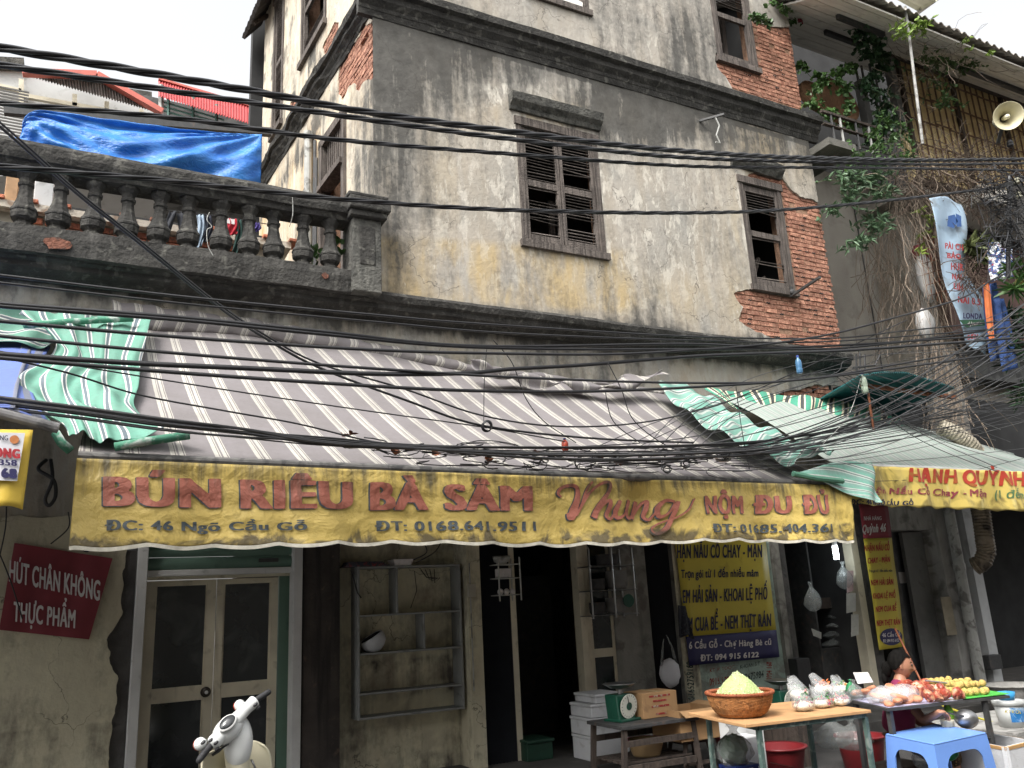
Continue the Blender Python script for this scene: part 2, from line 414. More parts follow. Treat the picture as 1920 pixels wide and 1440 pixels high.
def f_ochre(u, v):
    x, y = fp(u, v)
    return np.clip(.95*band(y-(x-720)*.06, 455, 545, 22)*(x < 1250)*(1-sstep(1130, 1220, x))+.7*gauss(x, y, 1440, 285, 90, 60)+.5*gauss(x, y, 1395, 430, 30, 170)+.7*gauss(x, y, 1040, 215, 110, 26)+.45*gauss(x, y, 1180, 560, 250, 50)+.3*gauss(x, y, 840, 300, 40, 160), 0, 1)
def f_pale(u, v):
    x, y = fp(u, v)
    ed = sum(np.exp(-(polysdf(u, v, q)/.07)**2) for q in (BR_A, BR_B))+sum(np.exp(-(polysdf(u, v, [(a, c), (b_, c), (b_, d), (a, d)])/.09)**2) for (a, b_, c, d, l) in WINS)
    return np.clip(.75*ed+.7*gauss(x, y, 960, 330, 45, 190)+.6*gauss(x, y, 940, 180, 60, 30)+.75*gauss(x, y, 1230, 400, 110, 170)+.6*gauss(x, y, 1090, 160, 180, 20)+.5*gauss(x, y, 870, 380, 60, 100)+.4*gauss(x, y, 1230, 90, 130, 60), 0, 1)
WINS = [  # x0,x1,z0,z1,leaves
    (PY(968, 230, 8)[0], PY(1136, 475, 8)[0]-.02, PY(1060, 470, 8)[2], PY(1045, 245, 8)[2], 2),
    (PY(1384, 338, 8)[0], PY(1488, 545, 8)[0], PY(1450, 545, 8)[2], PY(1425, 345, 8)[2], 1),
    (PY(1344, 90, 8)[0], PY(1420, 135, 8)[0], PY(1380, 122, 8)[2], PY(1380, 122, 8)[2]+1.7, 1),
    (PY(1030, 0, 8)[0]-.35, PY(1102, 25, 8)[0], PY(1070, 16, 8)[2], PY(1070, 16, 8)[2]+1.7, 1)]
BR_A = Wp([(1400, 326), (1432, 318), (1463, 330), (1480, 353), (1500, 370), (1520, 373), (1560, 388), (1640, 690), (1590, 668), (1500, 655), (1430, 628), (1385, 603), (1392, 575), (1371, 548), (1412, 542), (1440, 500), (1430, 350), (1400, 340)], 8)
BR_B = Wp([(1405, 20), (1413, 42), (1453, 52), (1520, 50), (1540, 262), (1440, 224), (1392, 203), (1373, 167), (1360, 143), (1343, 128), (1341, 100), (1400, 100)], 8)
BR_C = Wp([(1385, 700), (1420, 690), (1560, 735), (1620, 760), (1700, 810), (1500, 770)], 8)
us = np.arange(X0-.03, X1+.031, .03); vs = np.arange(4.93, 11.8, .03); U, V = np.meshgrid(us, vs)
nz = (fbm(U*5, V*5, 2)-.5)*.10+(fbm(U*22, V*22, 5)-.5)*.03
f = np.minimum.reduce([-polysdf(U, V, BR_A)+nz, -polysdf(U, V, BR_B)+nz, np.full_like(U, .5)])
for (a, b, c, d, l) in WINS:
    f = np.minimum(f, -polysdf(U, V, [(a, c), (b, c), (b, d), (a, d)])-.0+nz*.3-.01)
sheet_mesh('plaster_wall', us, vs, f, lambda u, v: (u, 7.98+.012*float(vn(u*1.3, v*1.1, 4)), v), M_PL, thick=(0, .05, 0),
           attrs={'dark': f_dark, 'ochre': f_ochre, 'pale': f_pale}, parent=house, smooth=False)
# side wall
SX = lambda s, z, o=0.: (SO[0]+SD[0]*s-SN[0]*o, SO[1]+SD[1]*s-SN[1]*o, z)
SLEN = 5.08
sb = [Sp([(705, 30), (706, 140), (682, 154), (672, 167), (667, 160), (655, 156), (640, 189), (636, 171), (636, 126), (655, 88), (682, 52)]),
      Sp([(628, 33), (636, 41), (634, 64), (628, 86), (610, 101), (604, 88), (616, 64)]),
      Sp([(544, 187), (562, 189), (554, 214), (527, 272), (516, 290), (542, 220)])]
SH = [(.98, 1.85, 5.15, 7.75), (1.75, 2.85, 9.62, 11.4), (3.85, 4.4, 9.25, 11.9)]
us = np.arange(0, SLEN+.01, .04); vs = np.arange(4.9, 12.6, .04); U, V = np.meshgrid(us, vs)
nz = (fbm(U*5, V*5, 12)-.5)*.16+(fbm(U*22, V*22, 15)-.5)*.05
f = np.full_like(U, .5)
for p in sb: f = np.minimum(f, -polysdf(U, V, p)+nz)
for (a, b, c, d) in SH: f = np.minimum(f, -polysdf(U, V, [(a, c), (b, c), (b, d), (a, d)]))
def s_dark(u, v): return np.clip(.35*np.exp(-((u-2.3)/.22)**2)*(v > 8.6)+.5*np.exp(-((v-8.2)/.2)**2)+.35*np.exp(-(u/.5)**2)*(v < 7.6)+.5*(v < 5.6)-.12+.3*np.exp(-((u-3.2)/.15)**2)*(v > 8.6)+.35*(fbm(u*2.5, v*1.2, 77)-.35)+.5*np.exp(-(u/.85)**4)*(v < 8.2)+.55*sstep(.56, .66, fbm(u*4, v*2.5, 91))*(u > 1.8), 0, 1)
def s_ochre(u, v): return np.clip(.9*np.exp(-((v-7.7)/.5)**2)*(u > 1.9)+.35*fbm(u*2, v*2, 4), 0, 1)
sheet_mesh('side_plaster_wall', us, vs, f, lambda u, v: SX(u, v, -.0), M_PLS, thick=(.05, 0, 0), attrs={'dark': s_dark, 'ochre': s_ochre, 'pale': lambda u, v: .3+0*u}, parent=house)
# body that keeps the rooms dark: mortar core with the same openings
def core(name, us, vs, holes, mp, m):
    b = MB()
    xs = sorted(set([us[0], us[1]]+[h[0] for h in holes]+[h[1] for h in holes])); zs = sorted(set([vs[0], vs[1]]+[h[2] for h in holes]+[h[3] for h in holes]))
    for i in range(len(xs)-1):
        for j in range(len(zs)-1):
            cx, cz = (xs[i]+xs[i+1])/2, (zs[j]+zs[j+1])/2
            if any(h[0] < cx < h[1] and h[2] < cz < h[3] for h in holes): continue
            P = [mp(x, o, z) for o in (0, .22) for (x, z) in ((xs[i], zs[j]), (xs[i+1], zs[j]), (xs[i+1], zs[j+1]), (xs[i], zs[j+1]))]
            b.add(P, [(0, 1, 2, 3), (7, 6, 5, 4), (0, 4, 5, 1), (1, 5, 6, 2), (2, 6, 7, 3), (3, 7, 4, 0)])
    return b.build(name, m, house)
core('mortar_bed', (X0+.05, X1-.02), (4.95, 11.8), [w_[:4] for w_ in WINS], lambda x, o, z: (x, 8.019+o, z), M_MORT)
core('side_mortar_bed', (.28, SLEN-.02), (4.9, 12.6), SH, lambda s, o, z: (lambda p: (p[0]+.05+o, p[1], p[2]))(SX(s, z)), M_MORT)
b = MB(); b.box(X1-.24, X1-.02, 8.26, 13.4, 0, 11.8); b.build('right_wall', M_DARK, house)  # coloured near-black to stand in for the unlit shop interior
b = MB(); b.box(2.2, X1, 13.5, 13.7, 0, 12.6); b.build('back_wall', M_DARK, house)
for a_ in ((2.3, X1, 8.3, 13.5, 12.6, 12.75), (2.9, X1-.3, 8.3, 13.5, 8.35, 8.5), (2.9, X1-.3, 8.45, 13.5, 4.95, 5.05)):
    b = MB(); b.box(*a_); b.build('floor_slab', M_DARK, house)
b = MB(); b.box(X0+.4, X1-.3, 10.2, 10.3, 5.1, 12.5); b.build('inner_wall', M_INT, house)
# bricks
BV = []
for k in range(7):
    rr = random.Random(k); me = bpy.data.meshes.new('brick'); L_, H_, D_ = .216, .058, .07
    v = [[x*(L_/2), y, z*(H_/2)] for z in (-1, 1) for y in (0, D_) for x in (-1, 1)]
    for p in v:
        p[0] += rr.uniform(-.006, .006); p[2] += rr.uniform(-.004, .004); p[1] += rr.uniform(-.004, .006)
    me.from_pydata(v, [], [(0, 2, 3, 1), (4, 5, 7, 6), (0, 1, 5, 4), (2, 6, 7, 3), (0, 4, 6, 2), (1, 3, 7, 5)])
    me.materials.append(M_BRICK); BV.append(me)
# wide bricks with the two round core holes of the end face showing
holeM = M_DARK
def lay(polys, u0, u1, v0, v1, place, seed, extra=0.02, dv=.071, du=.232, skip=()):
    rr = random.Random(seed); cnt = 0; r = 0; v = v0
    while v < v1:
        header = r % 4 == 3
        L_ = .115 if header else du; u = u0+(du/2 if r % 2 else 0)
        while u < u1:
            if u+L_ > u1: L_ = max(.05, u1-u)
            cu, cv = u+L_/2, v+dv/2
            ins = max(float(polysdf(np.array([cu]), np.array([cv]), p)[0]) for p in polys)
            bad = any(a-.06 < cu < b_+.06 and c-.03 < cv < d+.03 for (a, b_, c, d) in skip)
            if ins > -extra-.05 and not bad and rr.random() > .035:
                o = bpy.data.objects.new('brick', rr.choice(BV)); COL.objects.link(o); o.parent = house
                pos, rz = place(cu, cv, rr.uniform(-.004, .006)); o.location = Vector(pos)-house.location
                o.rotation_euler = (rr.uniform(-.015, .015), rr.uniform(-.01, .01), rz+rr.uniform(-.012, .012)); o.scale = (L_/du, 1, 1); cnt += 1
            u += L_
        v += dv; r += 1
    return cnt
pf = lambda u, v, o: ((u, 8.008-o, v), 0)
nA = lay([BR_A], 7.4, X1+.02, 5.0, 7.6, pf, 1, skip=[w_[:4] for w_ in WINS])
nB = lay([BR_B], 7.6, X1+.02, 8.66, 11.2, pf, 2, skip=[w_[:4] for w_ in WINS])
rs = math.atan2(SD[1], SD[0])+math.pi
nS = lay(sb, .0, 4.8, 7.2, 11.2, lambda s, z, o: (SX(s, z, -.012+o), -math.pi/2+math.atan2(.34, 4.98)), 3, extra=.03, skip=SH)
print('bricks', nA, nB, nS)
# brick core holes (small dark round pits)
b = MB(); rr = random.Random(5)
for k in range(170):
    pol = rr.choice([BR_A, BR_A, BR_B]); xs = [p[0] for p in pol]; zs = [p[1] for p in pol]
    u, v = rr.uniform(min(xs), max(xs)), rr.uniform(min(zs), max(zs)); v = round(v/.071)*.071+.035
    if u > X1-.05 or polysdf(np.array([u]), np.array([v]), pol)[0] < .04 or any(a-.05 < u < b_+.05 and c < v < d for (a, b_, c, d, l) in WINS): continue
    for q in (0, .035): b.lathe([(.009, 0), (.009, .03)], (u+q, 7.992, v), 6, Matrix.Rotation(-R(90), 3, 'X'))
tag(b.build('brick_core_hole', M_DARK, house), kind='stuff')
# mouldings: profile [(out, z)] swept
def mould(name, prof, z0, a, bb, m, along='x', par=house, base=8.0, seg=60, rough=.012, seed=0, soft=True):
    mb = MB(); rr = random.Random(seed); vs = []; n = len(prof)
    for i in range(seg+1):
        t = a+(bb-a)*i/seg; cut = rr.random()
        for k, (o, z) in enumerate(prof):
            j = rough*2.4*(float(vn(t*3.1, o*9+z*7+seed, seed))-.5)+rough*1.2*(float(vn(t*11, z*23, seed+3))-.5) if 0 < k < n-1 else 0; j2 = rough*1.6*(float(vn(t*2.3, seed*3.+z*9, seed+7))-.5)
            if along == 'x': vs.append((t, base-o+j, z0+z+j2))
            else: vs.append(SX(t, z0+z+j2, o+j))
    fs = [(i*n+k, i*n+k+1, (i+1)*n+k+1, (i+1)*n+k) for i in range(seg) for k in range(n-1)]
    fs += [tuple(range(n)), tuple(seg*n+k for k in range(n))[::-1]]
    fs += [(i*n+n-1, i*n, (i+1)*n, (i+1)*n+n-1) for i in range(seg)]
    mb.add(vs, fs); return mb.build(name, m, par, fix=True)
CP = [(-.03, -.02), (.03, -.02), (.05, .05), (.06, .06), (.07, .10), (.12, .15), (.13, .16), (.14, .23), (.20, .25), (.21, .34), (.0, .37), (-.03, .36)]
zc = float(PY(1100, 142, 7.97)[2]); 
mould('cornice', CP, zc, X0-.21, X1+.2, M_BLK, seed=1, rough=.006)
mould('side_cornice', [(o*.75, .11+z*.7) for o, z in CP], zc, -.0, SLEN, M_BLK, 's', seed=2, seg=50, rough=.02)
ZL = 4.78
mould('ledge', [(-.25, -.06), (-.1, -.06), (.01, -.02), (.05, .0), (.06, .05), (.10, .07), (.12, .13), (.10, .17), (.02, .20), (-.25, .20)], ZL, -1.9, X1+.12, M_BLK, base=8.0, seg=150, rough=.009, seed=3)
# window hood mouldings
HP = [(-.02, 0), (.05, 0), (.07, .05), (.12, .09), (.13, .10), (.15, .2), (.0, .22), (-.02, .22)]
zt = float(PY(1045, 225, 7.95)[2])
mould('window_hood', HP, zt, float(PY(960, 200, 7.9)[0]), float(PY(1130, 240, 7.9)[0]), M_STN, seg=30, rough=.006, seed=5)
mould('window_hood', [(-.02, 0), (.04, 0), (.08, .06), (.12, .1), (.13, .16), (.0, .18), (-.02, .18)], float(PY(1420, 322, 7.95)[2]), float(PY(1372, 300, 7.95)[0]), float(PY(1470, 320, 7.9)[0]), M_STN, seg=16, rough=.02, seed=6)
# windows with louvred shutters, each slat its own piece
def louvre(x0, x1, z0, z1, leaves, mp, rotz, seed, gaps=(), lean=0, cols=None):
    rr = random.Random(seed); b = MB(); t = .055
    def bx(a, c, d, e, y0=-.02, y1=.09):
        P = [mp(x, y, z) for z in (d, e) for y in (y0, y1) for x in (a, c)]
        b.add(P, [(0, 2, 3, 1), (4, 5, 7, 6), (0, 1, 5, 4), (2, 6, 7, 3), (0, 4, 6, 2), (1, 3, 7, 5)])
    bx(x0-.02, x0+t, z0, z1+.03); bx(x1-t, x1+.02, z0, z1+.03); bx(x0-.04, x1+.04, z1-.06, z1+.05, -.04); bx(x0-.05, x1+.05, z0-.05, z0+.04, -.06)
    wl = (x1-x0-2*t)/leaves; sl_ = []
    for k in range(leaves):
        a = x0+t+wl*k+.006; c = a+wl-.012; s = .048
        bx(a, a+s, z0+.05, z1-.07, .0, .05); bx(c-s, c, z0+.05, z1-.07, .0, .05)
        zm = z0+(z1-z0)*.48; rails = [z0+.05, zm, z1-.15]
        bx(a+s, c-s, z0+.05, z0+.15, .004, .046); bx(a+s, c-s, zm, zm+.085, .004, .046); bx(a+s, c-s, z1-.17, z1-.075, .004, .046)
        for (zb, ze) in ((z0+.18, zm-.015), (zm+.115, z1-.18)):
            z = zb
            while z < ze:
                fr = (z-z0)/(z1-z0)
                if not any(g[0] == k and g[1] < fr < g[2] for g in gaps) and rr.random() > .025: sl_.append((a+s, c-s, z))
                z += .043
    m = b.build('window', M_WOOD, house)
    me = None
    for (a, c, z) in sl_:
        L_ = c-a-.004; mb = MB(); mb.box(-L_/2, L_/2, -.019, .019, -.004, .004)
        if me is None or abs(me[1]-L_) > .01:
            q = bpy.data.meshes.new('slat'); q.from_pydata(mb.v, [], mb.f); q.materials.append(M_WOOD); me = (q, L_)
        o = bpy.data.objects.new('slat', me[0]); COL.objects.link(o); o.parent = m
        o.location = Vector(mp((a+c)/2, .025, z))-house.location
        sag = rr.gauss(0, .012) if rr.random() > .16 else rr.gauss(0, .05)
        o.rotation_euler = (R(rr.uniform(22, 45)), sag, rotz)
    return m
mf = lambda x, y, z: (x, 8.0+y, z)
w1 = louvre(*WINS[0][:4], 2, mf, 0, 11, gaps=[(0, .38, .46), (0, .12, .19), (1, .56, .64), (1, .2, .28)])
w2 = louvre(*WINS[1][:4], 1, mf, 0, 12, gaps=[(0, .53, .68), (0, .28, .44), (0, .12, .22)])
w3 = louvre(*WINS[2][:4], 1, mf, 0, 13, gaps=[(0, .0, .42), (0, .42, .62)])
w4 = louvre(*WINS[3][:4], 1, mf, 0, 14, gaps=[(0, 0, .3)])
# broken leaf and planks seen inside the open windows
def brk(a, c, w_, h_=None): q = MB(); q.beam(a, c, w_, h_); q.build('broken_board', M_WOOD, house)
X_ = WINS[2][0]; z_ = WINS[2][2]
brk((X_+.1, 8.5, z_+.3), (X_+.35, 8.35, z_+1.2), .3, .03); brk((X_+.55, 8.4, z_+.05), (X_+.6, 8.4, z_+1.3), .08, .05); brk((X_+.1, 8.4, z_+.1), (X_+.5, 8.4, z_+.7), .06, .04)
X_ = WINS[1][0]; z_ = WINS[1][2]; brk((X_+.4, 8.5, z_+.1), (X_+.7, 8.5, z_+.75), .05); brk((X_+.35, 8.5, z_+.2), (X_+.78, 8.5, z_+.45), .05)
X_ = WINS[0][0]; z_ = WINS[0][2]; brk((X_+.75, 8.6, z_), (X_+.8, 8.6, z_+1.0), .09, .03); brk((X_+.5, 8.6, z_+.2), (X_+1.1, 8.6, z_+.32), .08, .03)

p = WINS[3]; b = MB(); b.add([(p[0]+.35, 7.955, p[2]+.09), (p[1]-.12, 7.955, p[2]-.04), (p[1]-.1, 7.955, p[2]+.12), (p[0]+.33, 7.955, p[2]+.26)], [(0, 1, 2, 3)])
b.build('white_paper_sheet', mat('white_paper', C(225, 222, 215), .8, .05, 8, dirt=(10, .62, C(120, 115, 105), .5), bump=0), house, solid=.004)
ms = lambda s, y, z: SX(s, z, -y)
rzS = math.atan2(SD[1], SD[0])+math.pi
louvre(SH[1][0], SH[1][1], SH[1][2], SH[1][3], 1, ms, rzS, 21, gaps=[(0, .2, .5)])
louvre(SH[2][0], SH[2][1], SH[2][2], SH[2][3], 1, ms, rzS, 22)
# side doorway on the terrace
b = MB(); a, c, d, e = SH[0]
def sbx(b, a, c, d, e, y0=-.04, y1=.1):
    P = [ms(x, y, z) for z in (d, e) for y in (y0, y1) for x in (a, c)]; b.add(P, [(0, 2, 3, 1), (4, 5, 7, 6), (0, 1, 5, 4), (2, 6, 7, 3), (0, 4, 6, 2), (1, 3, 7, 5)])
sbx(b, a-.04, a+.06, d, e); sbx(b, c-.06, c+.04, d, e); sbx(b, a-.06, c+.06, e-.06, e+.06); sbx(b, a, c, e-.72, e-.64, -.08)
for k in range(9): sbx(b, a+.1+k*.075, a+.13+k*.075, e-.62, e-.08, .02, .05)
b.build('terrace_door_frame', M_WOOD, house)
b = MB(); sbx(b, c+.0-.3, c-.12, d, e-.75, .3, .45); b.build('brick_patch', M_BRICKD, house)
# drain pipes and iron bar on the side wall
b = MB(); b.tube([SX(2.25, 8.1, .07), SX(2.25, 5.1, .07)], .055, 10); b.tube([SX(2.25, 7.25, .07), SX(2.25, 7.15, .07)], .066, 10); b.tube([SX(2.25, 8.15, .07), SX(2.25, 8.05, .07)], .068, 10)
b.build('drain_pipe', M_PIPE, house, smooth=False)
b = MB(); b.tube([SX(2.02, 7.9, .05), SX(2.02, 5.1, .05)], .025, 8); b.tube([SX(1.95, 7.6, .05), SX(1.95, 5.1, .05)], .018, 8); b.build('drain_pipe', M_METD, house)
b = MB(); b.tube([SX(3.4, 7.6, .02), SX(3.4, 7.6, .5)], .014, 6); b.build('iron_bar', M_METD, house)
# tiled eave far along the side wall
b = MB()
A_ = [Vector(PS(548, 0)), Vector(PS(492, 72))]
def eave(u, v):
    s = 3.3+u*2.1; z = 11.9-.0*u; o = .0+v*.30
    p = SX(s, z+.30-v*.42+(.02*math.sin(u*80)), o); return p
b.grid(eave, 60, 6); b.build('tiled_eave', mat('dark_roof_tile', C(72, 68, 66), .9, .3, 12, bump=.6), house, solid=.06)
for k in range(3): b = MB(); b.beam(SX(3.5+k*.7, 12.0, 0), SX(3.5+k*.7, 11.75, .24), .06); b.build('eave_bracket', M_WOODD, house)
# cable bracket under the cornice, iron bracket under second window
b = MB(); p = PY(1330, 225, 7.9); b.beam((p[0]-.12, 7.98, p[2]), (p[0]+.1, 7.7, p[2]), .03)
b.build('iron_bracket', M_METD, house); b = MB(); b.tube([(p[0]+.02, 7.8, p[2]), (p[0]+.06, 7.78, p[2]-.15), (p[0]+.0, 7.8, p[2]-.3), (p[0]+.05, 7.8, p[2]-.42), (p[0]-.03, 7.8, p[2]-.42)], .012, 6); b.build('dangling_flex', M_PIPE, house); b = MB()
p = PY(1488, 553, 7.9); b.beam((p[0]+.0, 7.95, p[2]), (p[0]-.12, 7.3, p[2]+.02), .04, .03); b.lathe([(.03, 0), (.035, .03), (.02, .06), (.03, .1)], (p[0]-.02, 7.9, p[2]+.02), 8)
b.build('iron_bracket', M_METD, house)

# ------------------------------------------------------------ sooty strip and ground floor wall
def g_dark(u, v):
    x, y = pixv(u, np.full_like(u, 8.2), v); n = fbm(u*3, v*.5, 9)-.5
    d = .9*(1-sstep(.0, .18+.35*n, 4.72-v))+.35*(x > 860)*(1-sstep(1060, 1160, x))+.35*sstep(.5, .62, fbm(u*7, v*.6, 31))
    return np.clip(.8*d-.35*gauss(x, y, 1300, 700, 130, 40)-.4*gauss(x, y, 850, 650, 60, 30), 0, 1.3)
us = np.arange(-1.9, X1+.1, .05); vs = np.arange(2.45, 4.78, .05); U, V = np.meshgrid(us, vs)
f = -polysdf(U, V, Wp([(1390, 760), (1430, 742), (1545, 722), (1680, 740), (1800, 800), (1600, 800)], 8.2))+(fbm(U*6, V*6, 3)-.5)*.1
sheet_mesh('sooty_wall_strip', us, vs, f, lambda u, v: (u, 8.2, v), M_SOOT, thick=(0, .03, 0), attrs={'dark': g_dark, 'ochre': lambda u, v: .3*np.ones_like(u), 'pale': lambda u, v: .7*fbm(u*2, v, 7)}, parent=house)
n2 = lay([Wp([(1380, 770), (1430, 735), (1560, 715), (1700, 745), (1830, 810), (1600, 810)], 8.2)], 8.0, X1-.1, 3.6, 4.6, lambda u, v, o: ((u, 8.232-o, v), 0), 8)
GW = [   # ground floor wall panels: x0,x1 (pixels at y), z range, material, y
]
gx = lambda p, y=1150: WX(p, y)
ZB, ZT = .0, 2.6
def panel(name, x0, x1, z0, z1, y0, y1, m, parent=house, bevel=0, **k):
    b = MB(); b.box(x0, x1, y0, y1, z0, z1); return b.build(name, m, parent, bevel=bevel, **k)
# ============================================================ GROUND
def plane(name, x0, x1, y0, y1, z, m, **k):
    b = MB(); b.add([(x0, y0, z), (x1, y0, z), (x1, y1, z), (x0, y1, z)], [(0, 1, 2, 3)]); return b.build(name, m, **k)
plane('street', -120, 120, -120, 7.3, 0, mat('wet_asphalt', (.05, .047, .045), .75, .35, 3, dirt=(2, .55, (.03, .03, .03), .6), bump=.5, bs=60), kind='structure')
plane('yard_ground', -120, 120, 8.62, 160, .0, mat('bare_ground', (.1, .09, .08), .95), kind='structure')
b = MB(); b.box(-6, 16, 7.3, 8.6, -.05, .13); b.build('pavement', mat('stained_pavement', (.075, .07, .064), .85, .3, 5, dirt=(3, .5, (.05, .05, .045), .7), bump=.4), kind='structure', bevel=.01)
# unseen row across the narrow street, added to shade the shopfronts
M_OPP = mat('opposite_render', (.42, .39, .34), .9, .25, 1, dirt=(2, .55, (.15, .14, .12), .6))
b = MB()
for k, (h_, d_) in enumerate(((9.5, 0), (12, .2), (8.5, -.1), (10.5, .15), (11.5, 0), (9, .1))): b.box(-22+k*8.2, -22+k*8.2+8.17, -14, -4.2+d_, 0, h_*.78)
b.build('unseen_opposite_row', M_OPP, kind='structure')
b = MB()
for k in range(24):
    for z in (3.6, 6.6): b.box(-21+k*2.05, -19.9+k*2.05, -4.3, -3.96, z-.3, z+1.1)
b.build('opposite_windows', M_WOODD, bpy.data.objects['unseen_opposite_row'])
# ============================================================ GROUND FLOOR
XL = -3.2
# left limewashed wall with a torn edge
us = np.arange(XL, 0.9, .025); vs = np.arange(.0, 2.76, .025); U, V = np.meshgrid(us, vs)
pe = Wp([(-1600, 968), (150, 968), (232, 975), (236, 1010), (232, 1080), (226, 1150), (200, 1200), (206, 1240), (219, 1270), (213, 1340), (205, 1400), (200, 1500), (180, 1900), (-1600, 1900)], 8.19)
f = polysdf(U, V, pe)+(fbm(U*9, V*9, 3)-.5)*.06+(fbm(U*30, V*30, 9)-.5)*.02
sheet_mesh('limewashed_wall', us, vs, f, lambda u, v: (u, 8.185, v), M_YEL, thick=(0, .03, 0), attrs={'dark': lambda u, v: .25*gauss(u, v, -.3, 1.0, .25, .15)+.2*(v < .9)+.1*fbm(u*3, v*3, 2), 'ochre': lambda u, v: .5*fbm(u*2, v*2, 4), 'pale': lambda u, v: .1+0*u}, parent=house)
M_CEM = mat('dark_grimy_cement', (.085, .08, .075), .95, .4, 5, dirt=(5, .55, (.03, .03, .03), .8), bump=.5)
M_CEMG = mat('blue_grey_cement', (.17, .175, .175), .95, .3, 3, dirt=(5, .55, (.08, .08, .08), .7), bump=.3)
panel('cement_wall', XL, .45+.08, 2.3, 3.1, 8.205, 8.3, M_CEMG)
panel('cement_wall', XL, gx(250), 0, 2.3, 8.21, 8.45, M_CEM)
# shutter bay
dl, dr = gx(251), gx(563); jz = WZ(400, 985, 8.3)
for a, c in ((dl, dl+.085), (dr-.085, dr)): panel('shutter_guide', a, c, .1, 2.75, 8.12, 8.3, M_WHITEM, bevel=.006)
zsb = float(PY(410, 1078, 8.22)[2])
rs_ = MB(); z = zsb+.06; k = 0
while z < 2.75:
    q = MB(); P = []
    for i in range(7):
        t = i/6; P.append((z+t*.106, 8.235-.02*math.sin(math.pi*t)))
    for x in (dl+.085, dr-.085):
        for (zz, yy) in P: q.v.append((x, yy, zz))
    q.f = [(i, i+1, 8+i, 7+i) for i in range(6)]; q.mi = [0]*6
    q.build('shutter_slat', M_GREEN, house, solid=.004); z += .11
panel('shutter_bottom_bar', dl+.085, dr-.085, zsb, zsb+.055, 8.2, 8.25, M_WHITEM, bevel=.006)
panel('shutter_sticker', WX(485, 1050, 8.2), WX(522, 1050, 8.2), WZ(500, 1054, 8.2), WZ(500, 1047, 8.2), 8.195, 8.203, M_METD)
# pair of doors
Yd = 8.36
dx = lambda p, y=1150: WX(p, y, Yd)
door = MB(); zt_ = float(PY(400, 1084, Yd)[2]); zr0 = float(PY(335, 1316, Yd)[2]); zr1 = float(PY(335, 1288, Yd)[2])
xs = [dx(268), dx(290), dx(387), dx(404), dx(419), dx(507), dx(521)]
panel('door_frame', xs[0]-.05, xs[0]+.0, .1, zt_+.1, Yd-.02, Yd+.1, M_CREAMP, bevel=.004); panel('door_frame', xs[0], dr-.06, zt_, zt_+.12, Yd-.03, Yd+.1, M_CREAMP, bevel=.004)
panel('side_panel', xs[6]+.01, dr-.05, .1, zt_, Yd-.0, Yd+.06, M_GREEN)
for i, (a, b_, c, d) in enumerate(((xs[0], xs[1], xs[2], xs[3]), (xs[3]+.008, xs[4], xs[5], xs[6]))):
    q = MB(); dz = .0 if i == 0 else .07-.04
    q.box(a, b_, Yd, Yd+.045, .12, zt_-.01); q.box(c, d, Yd, Yd+.045, .12, zt_-.01)
    q.box(b_, c, Yd+.002, Yd+.043, zt_-.06, zt_-.01); q.box(b_, c, Yd+.002, Yd+.043, zr0, zr1); q.box(b_, c, Yd+.002, Yd+.043, .12, .3)
    for (za, zb) in ((zr1, zt_-.06), (.3, zr0)):     # beading
        for s in (0, 1):
            xx = (b_, b_+.012) if s == 0 else (c-.012, c); q.box(*xx, Yd+.012, Yd+.036, za, zb)
    dm = q.build('door', M_CREAMP, house, bevel=.003)
    for (za, zb) in ((zr1, zt_-.06), (.3, zr0)): panel('pane', b_+.0, c, za, zb, Yd+.02, Yd+.026, M_GLASSD, parent=dm)
    if i == 0:
        q = MB(); q.lathe([(.045, 0), (.045, .012), (.03, .02), (.032, .04), (.025, .06), (.0, .062)], (c+.02, Yd, (zr0+zr1)/2), 16, Matrix.Rotation(R(90), 3, 'X'), cap=False)
        q.build('handle', mat('door_knob', (.06, .05, .045), .3, metal=.6), dm, smooth=True)
        q = MB(); q.lathe([(.014, 0), (.016, .004), (.01, .008)], (c+.02, Yd-.06, (zr0+zr1)/2), 12, Matrix.Rotation(R(90), 3, 'X')); q.build('keyhole', M_WHITEM, dm)
panel('door_lining', dr-.06, dr, .1, 2.7, 8.3, 8.45, M_CREAMP)
# dark timber pilaster
panel('timber_pilaster', gx(566), gx(634), .1, 2.8, 8.14, 8.4, mat('stained_dark_timber', (.055, .045, .04), .85, .5, 4, streak=(14, 1.2, .5, (.02, .018, .016), .9), dirt=(11, .62, (.15, .1, .08), .6), bump=.5))
# niche with yellow back wall and pilaster
nx0, nx1, nx2 = gx(634), gx(864), gx(888)
def yel(name, x0, x1, z0, z1, y, seed, ax='x'):
    us = np.arange(x0, x1+.001, (x1-x0)/max(2, int((x1-x0)/.04))); vs = np.arange(z0, z1, .04); U, V = np.meshgrid(us, vs)
    mp = (lambda u, v: (u, y, v)) if ax == 'x' else (lambda u, v: (y, u, v))
    return sheet_mesh(name, us, vs, np.ones_like(U), mp, M_YEL, attrs={'dark': lambda u, v: .12+.3*(v < .6)*fbm(u*5, v*5, seed)+.5*sstep(.6, .7, fbm(u*4, v*2, seed+3))*(v < 1.2), 'ochre': lambda u, v: .8*sstep(.55, .62, fbm(u*4, v*5, seed+7)), 'pale': lambda u, v: .15+0*u}, parent=house)
yel('niche_wall', nx0-.05, nx1+.02, .1, 2.84, 8.34, 41)
yel('niche_side', 8.0, 8.34, .1, 2.84, nx1, 43, 'y'); yel('pilaster', nx1, nx2, .1, 2.84, 8.0, 45)
panel('pilaster_core', nx1+.005, nx2-.002, .1, 2.8, 8.006, 8.45, M_YEL)
panel('back_wall', nx0-.05, nx1, .1, 2.8, 8.35, 8.5, M_CEM)
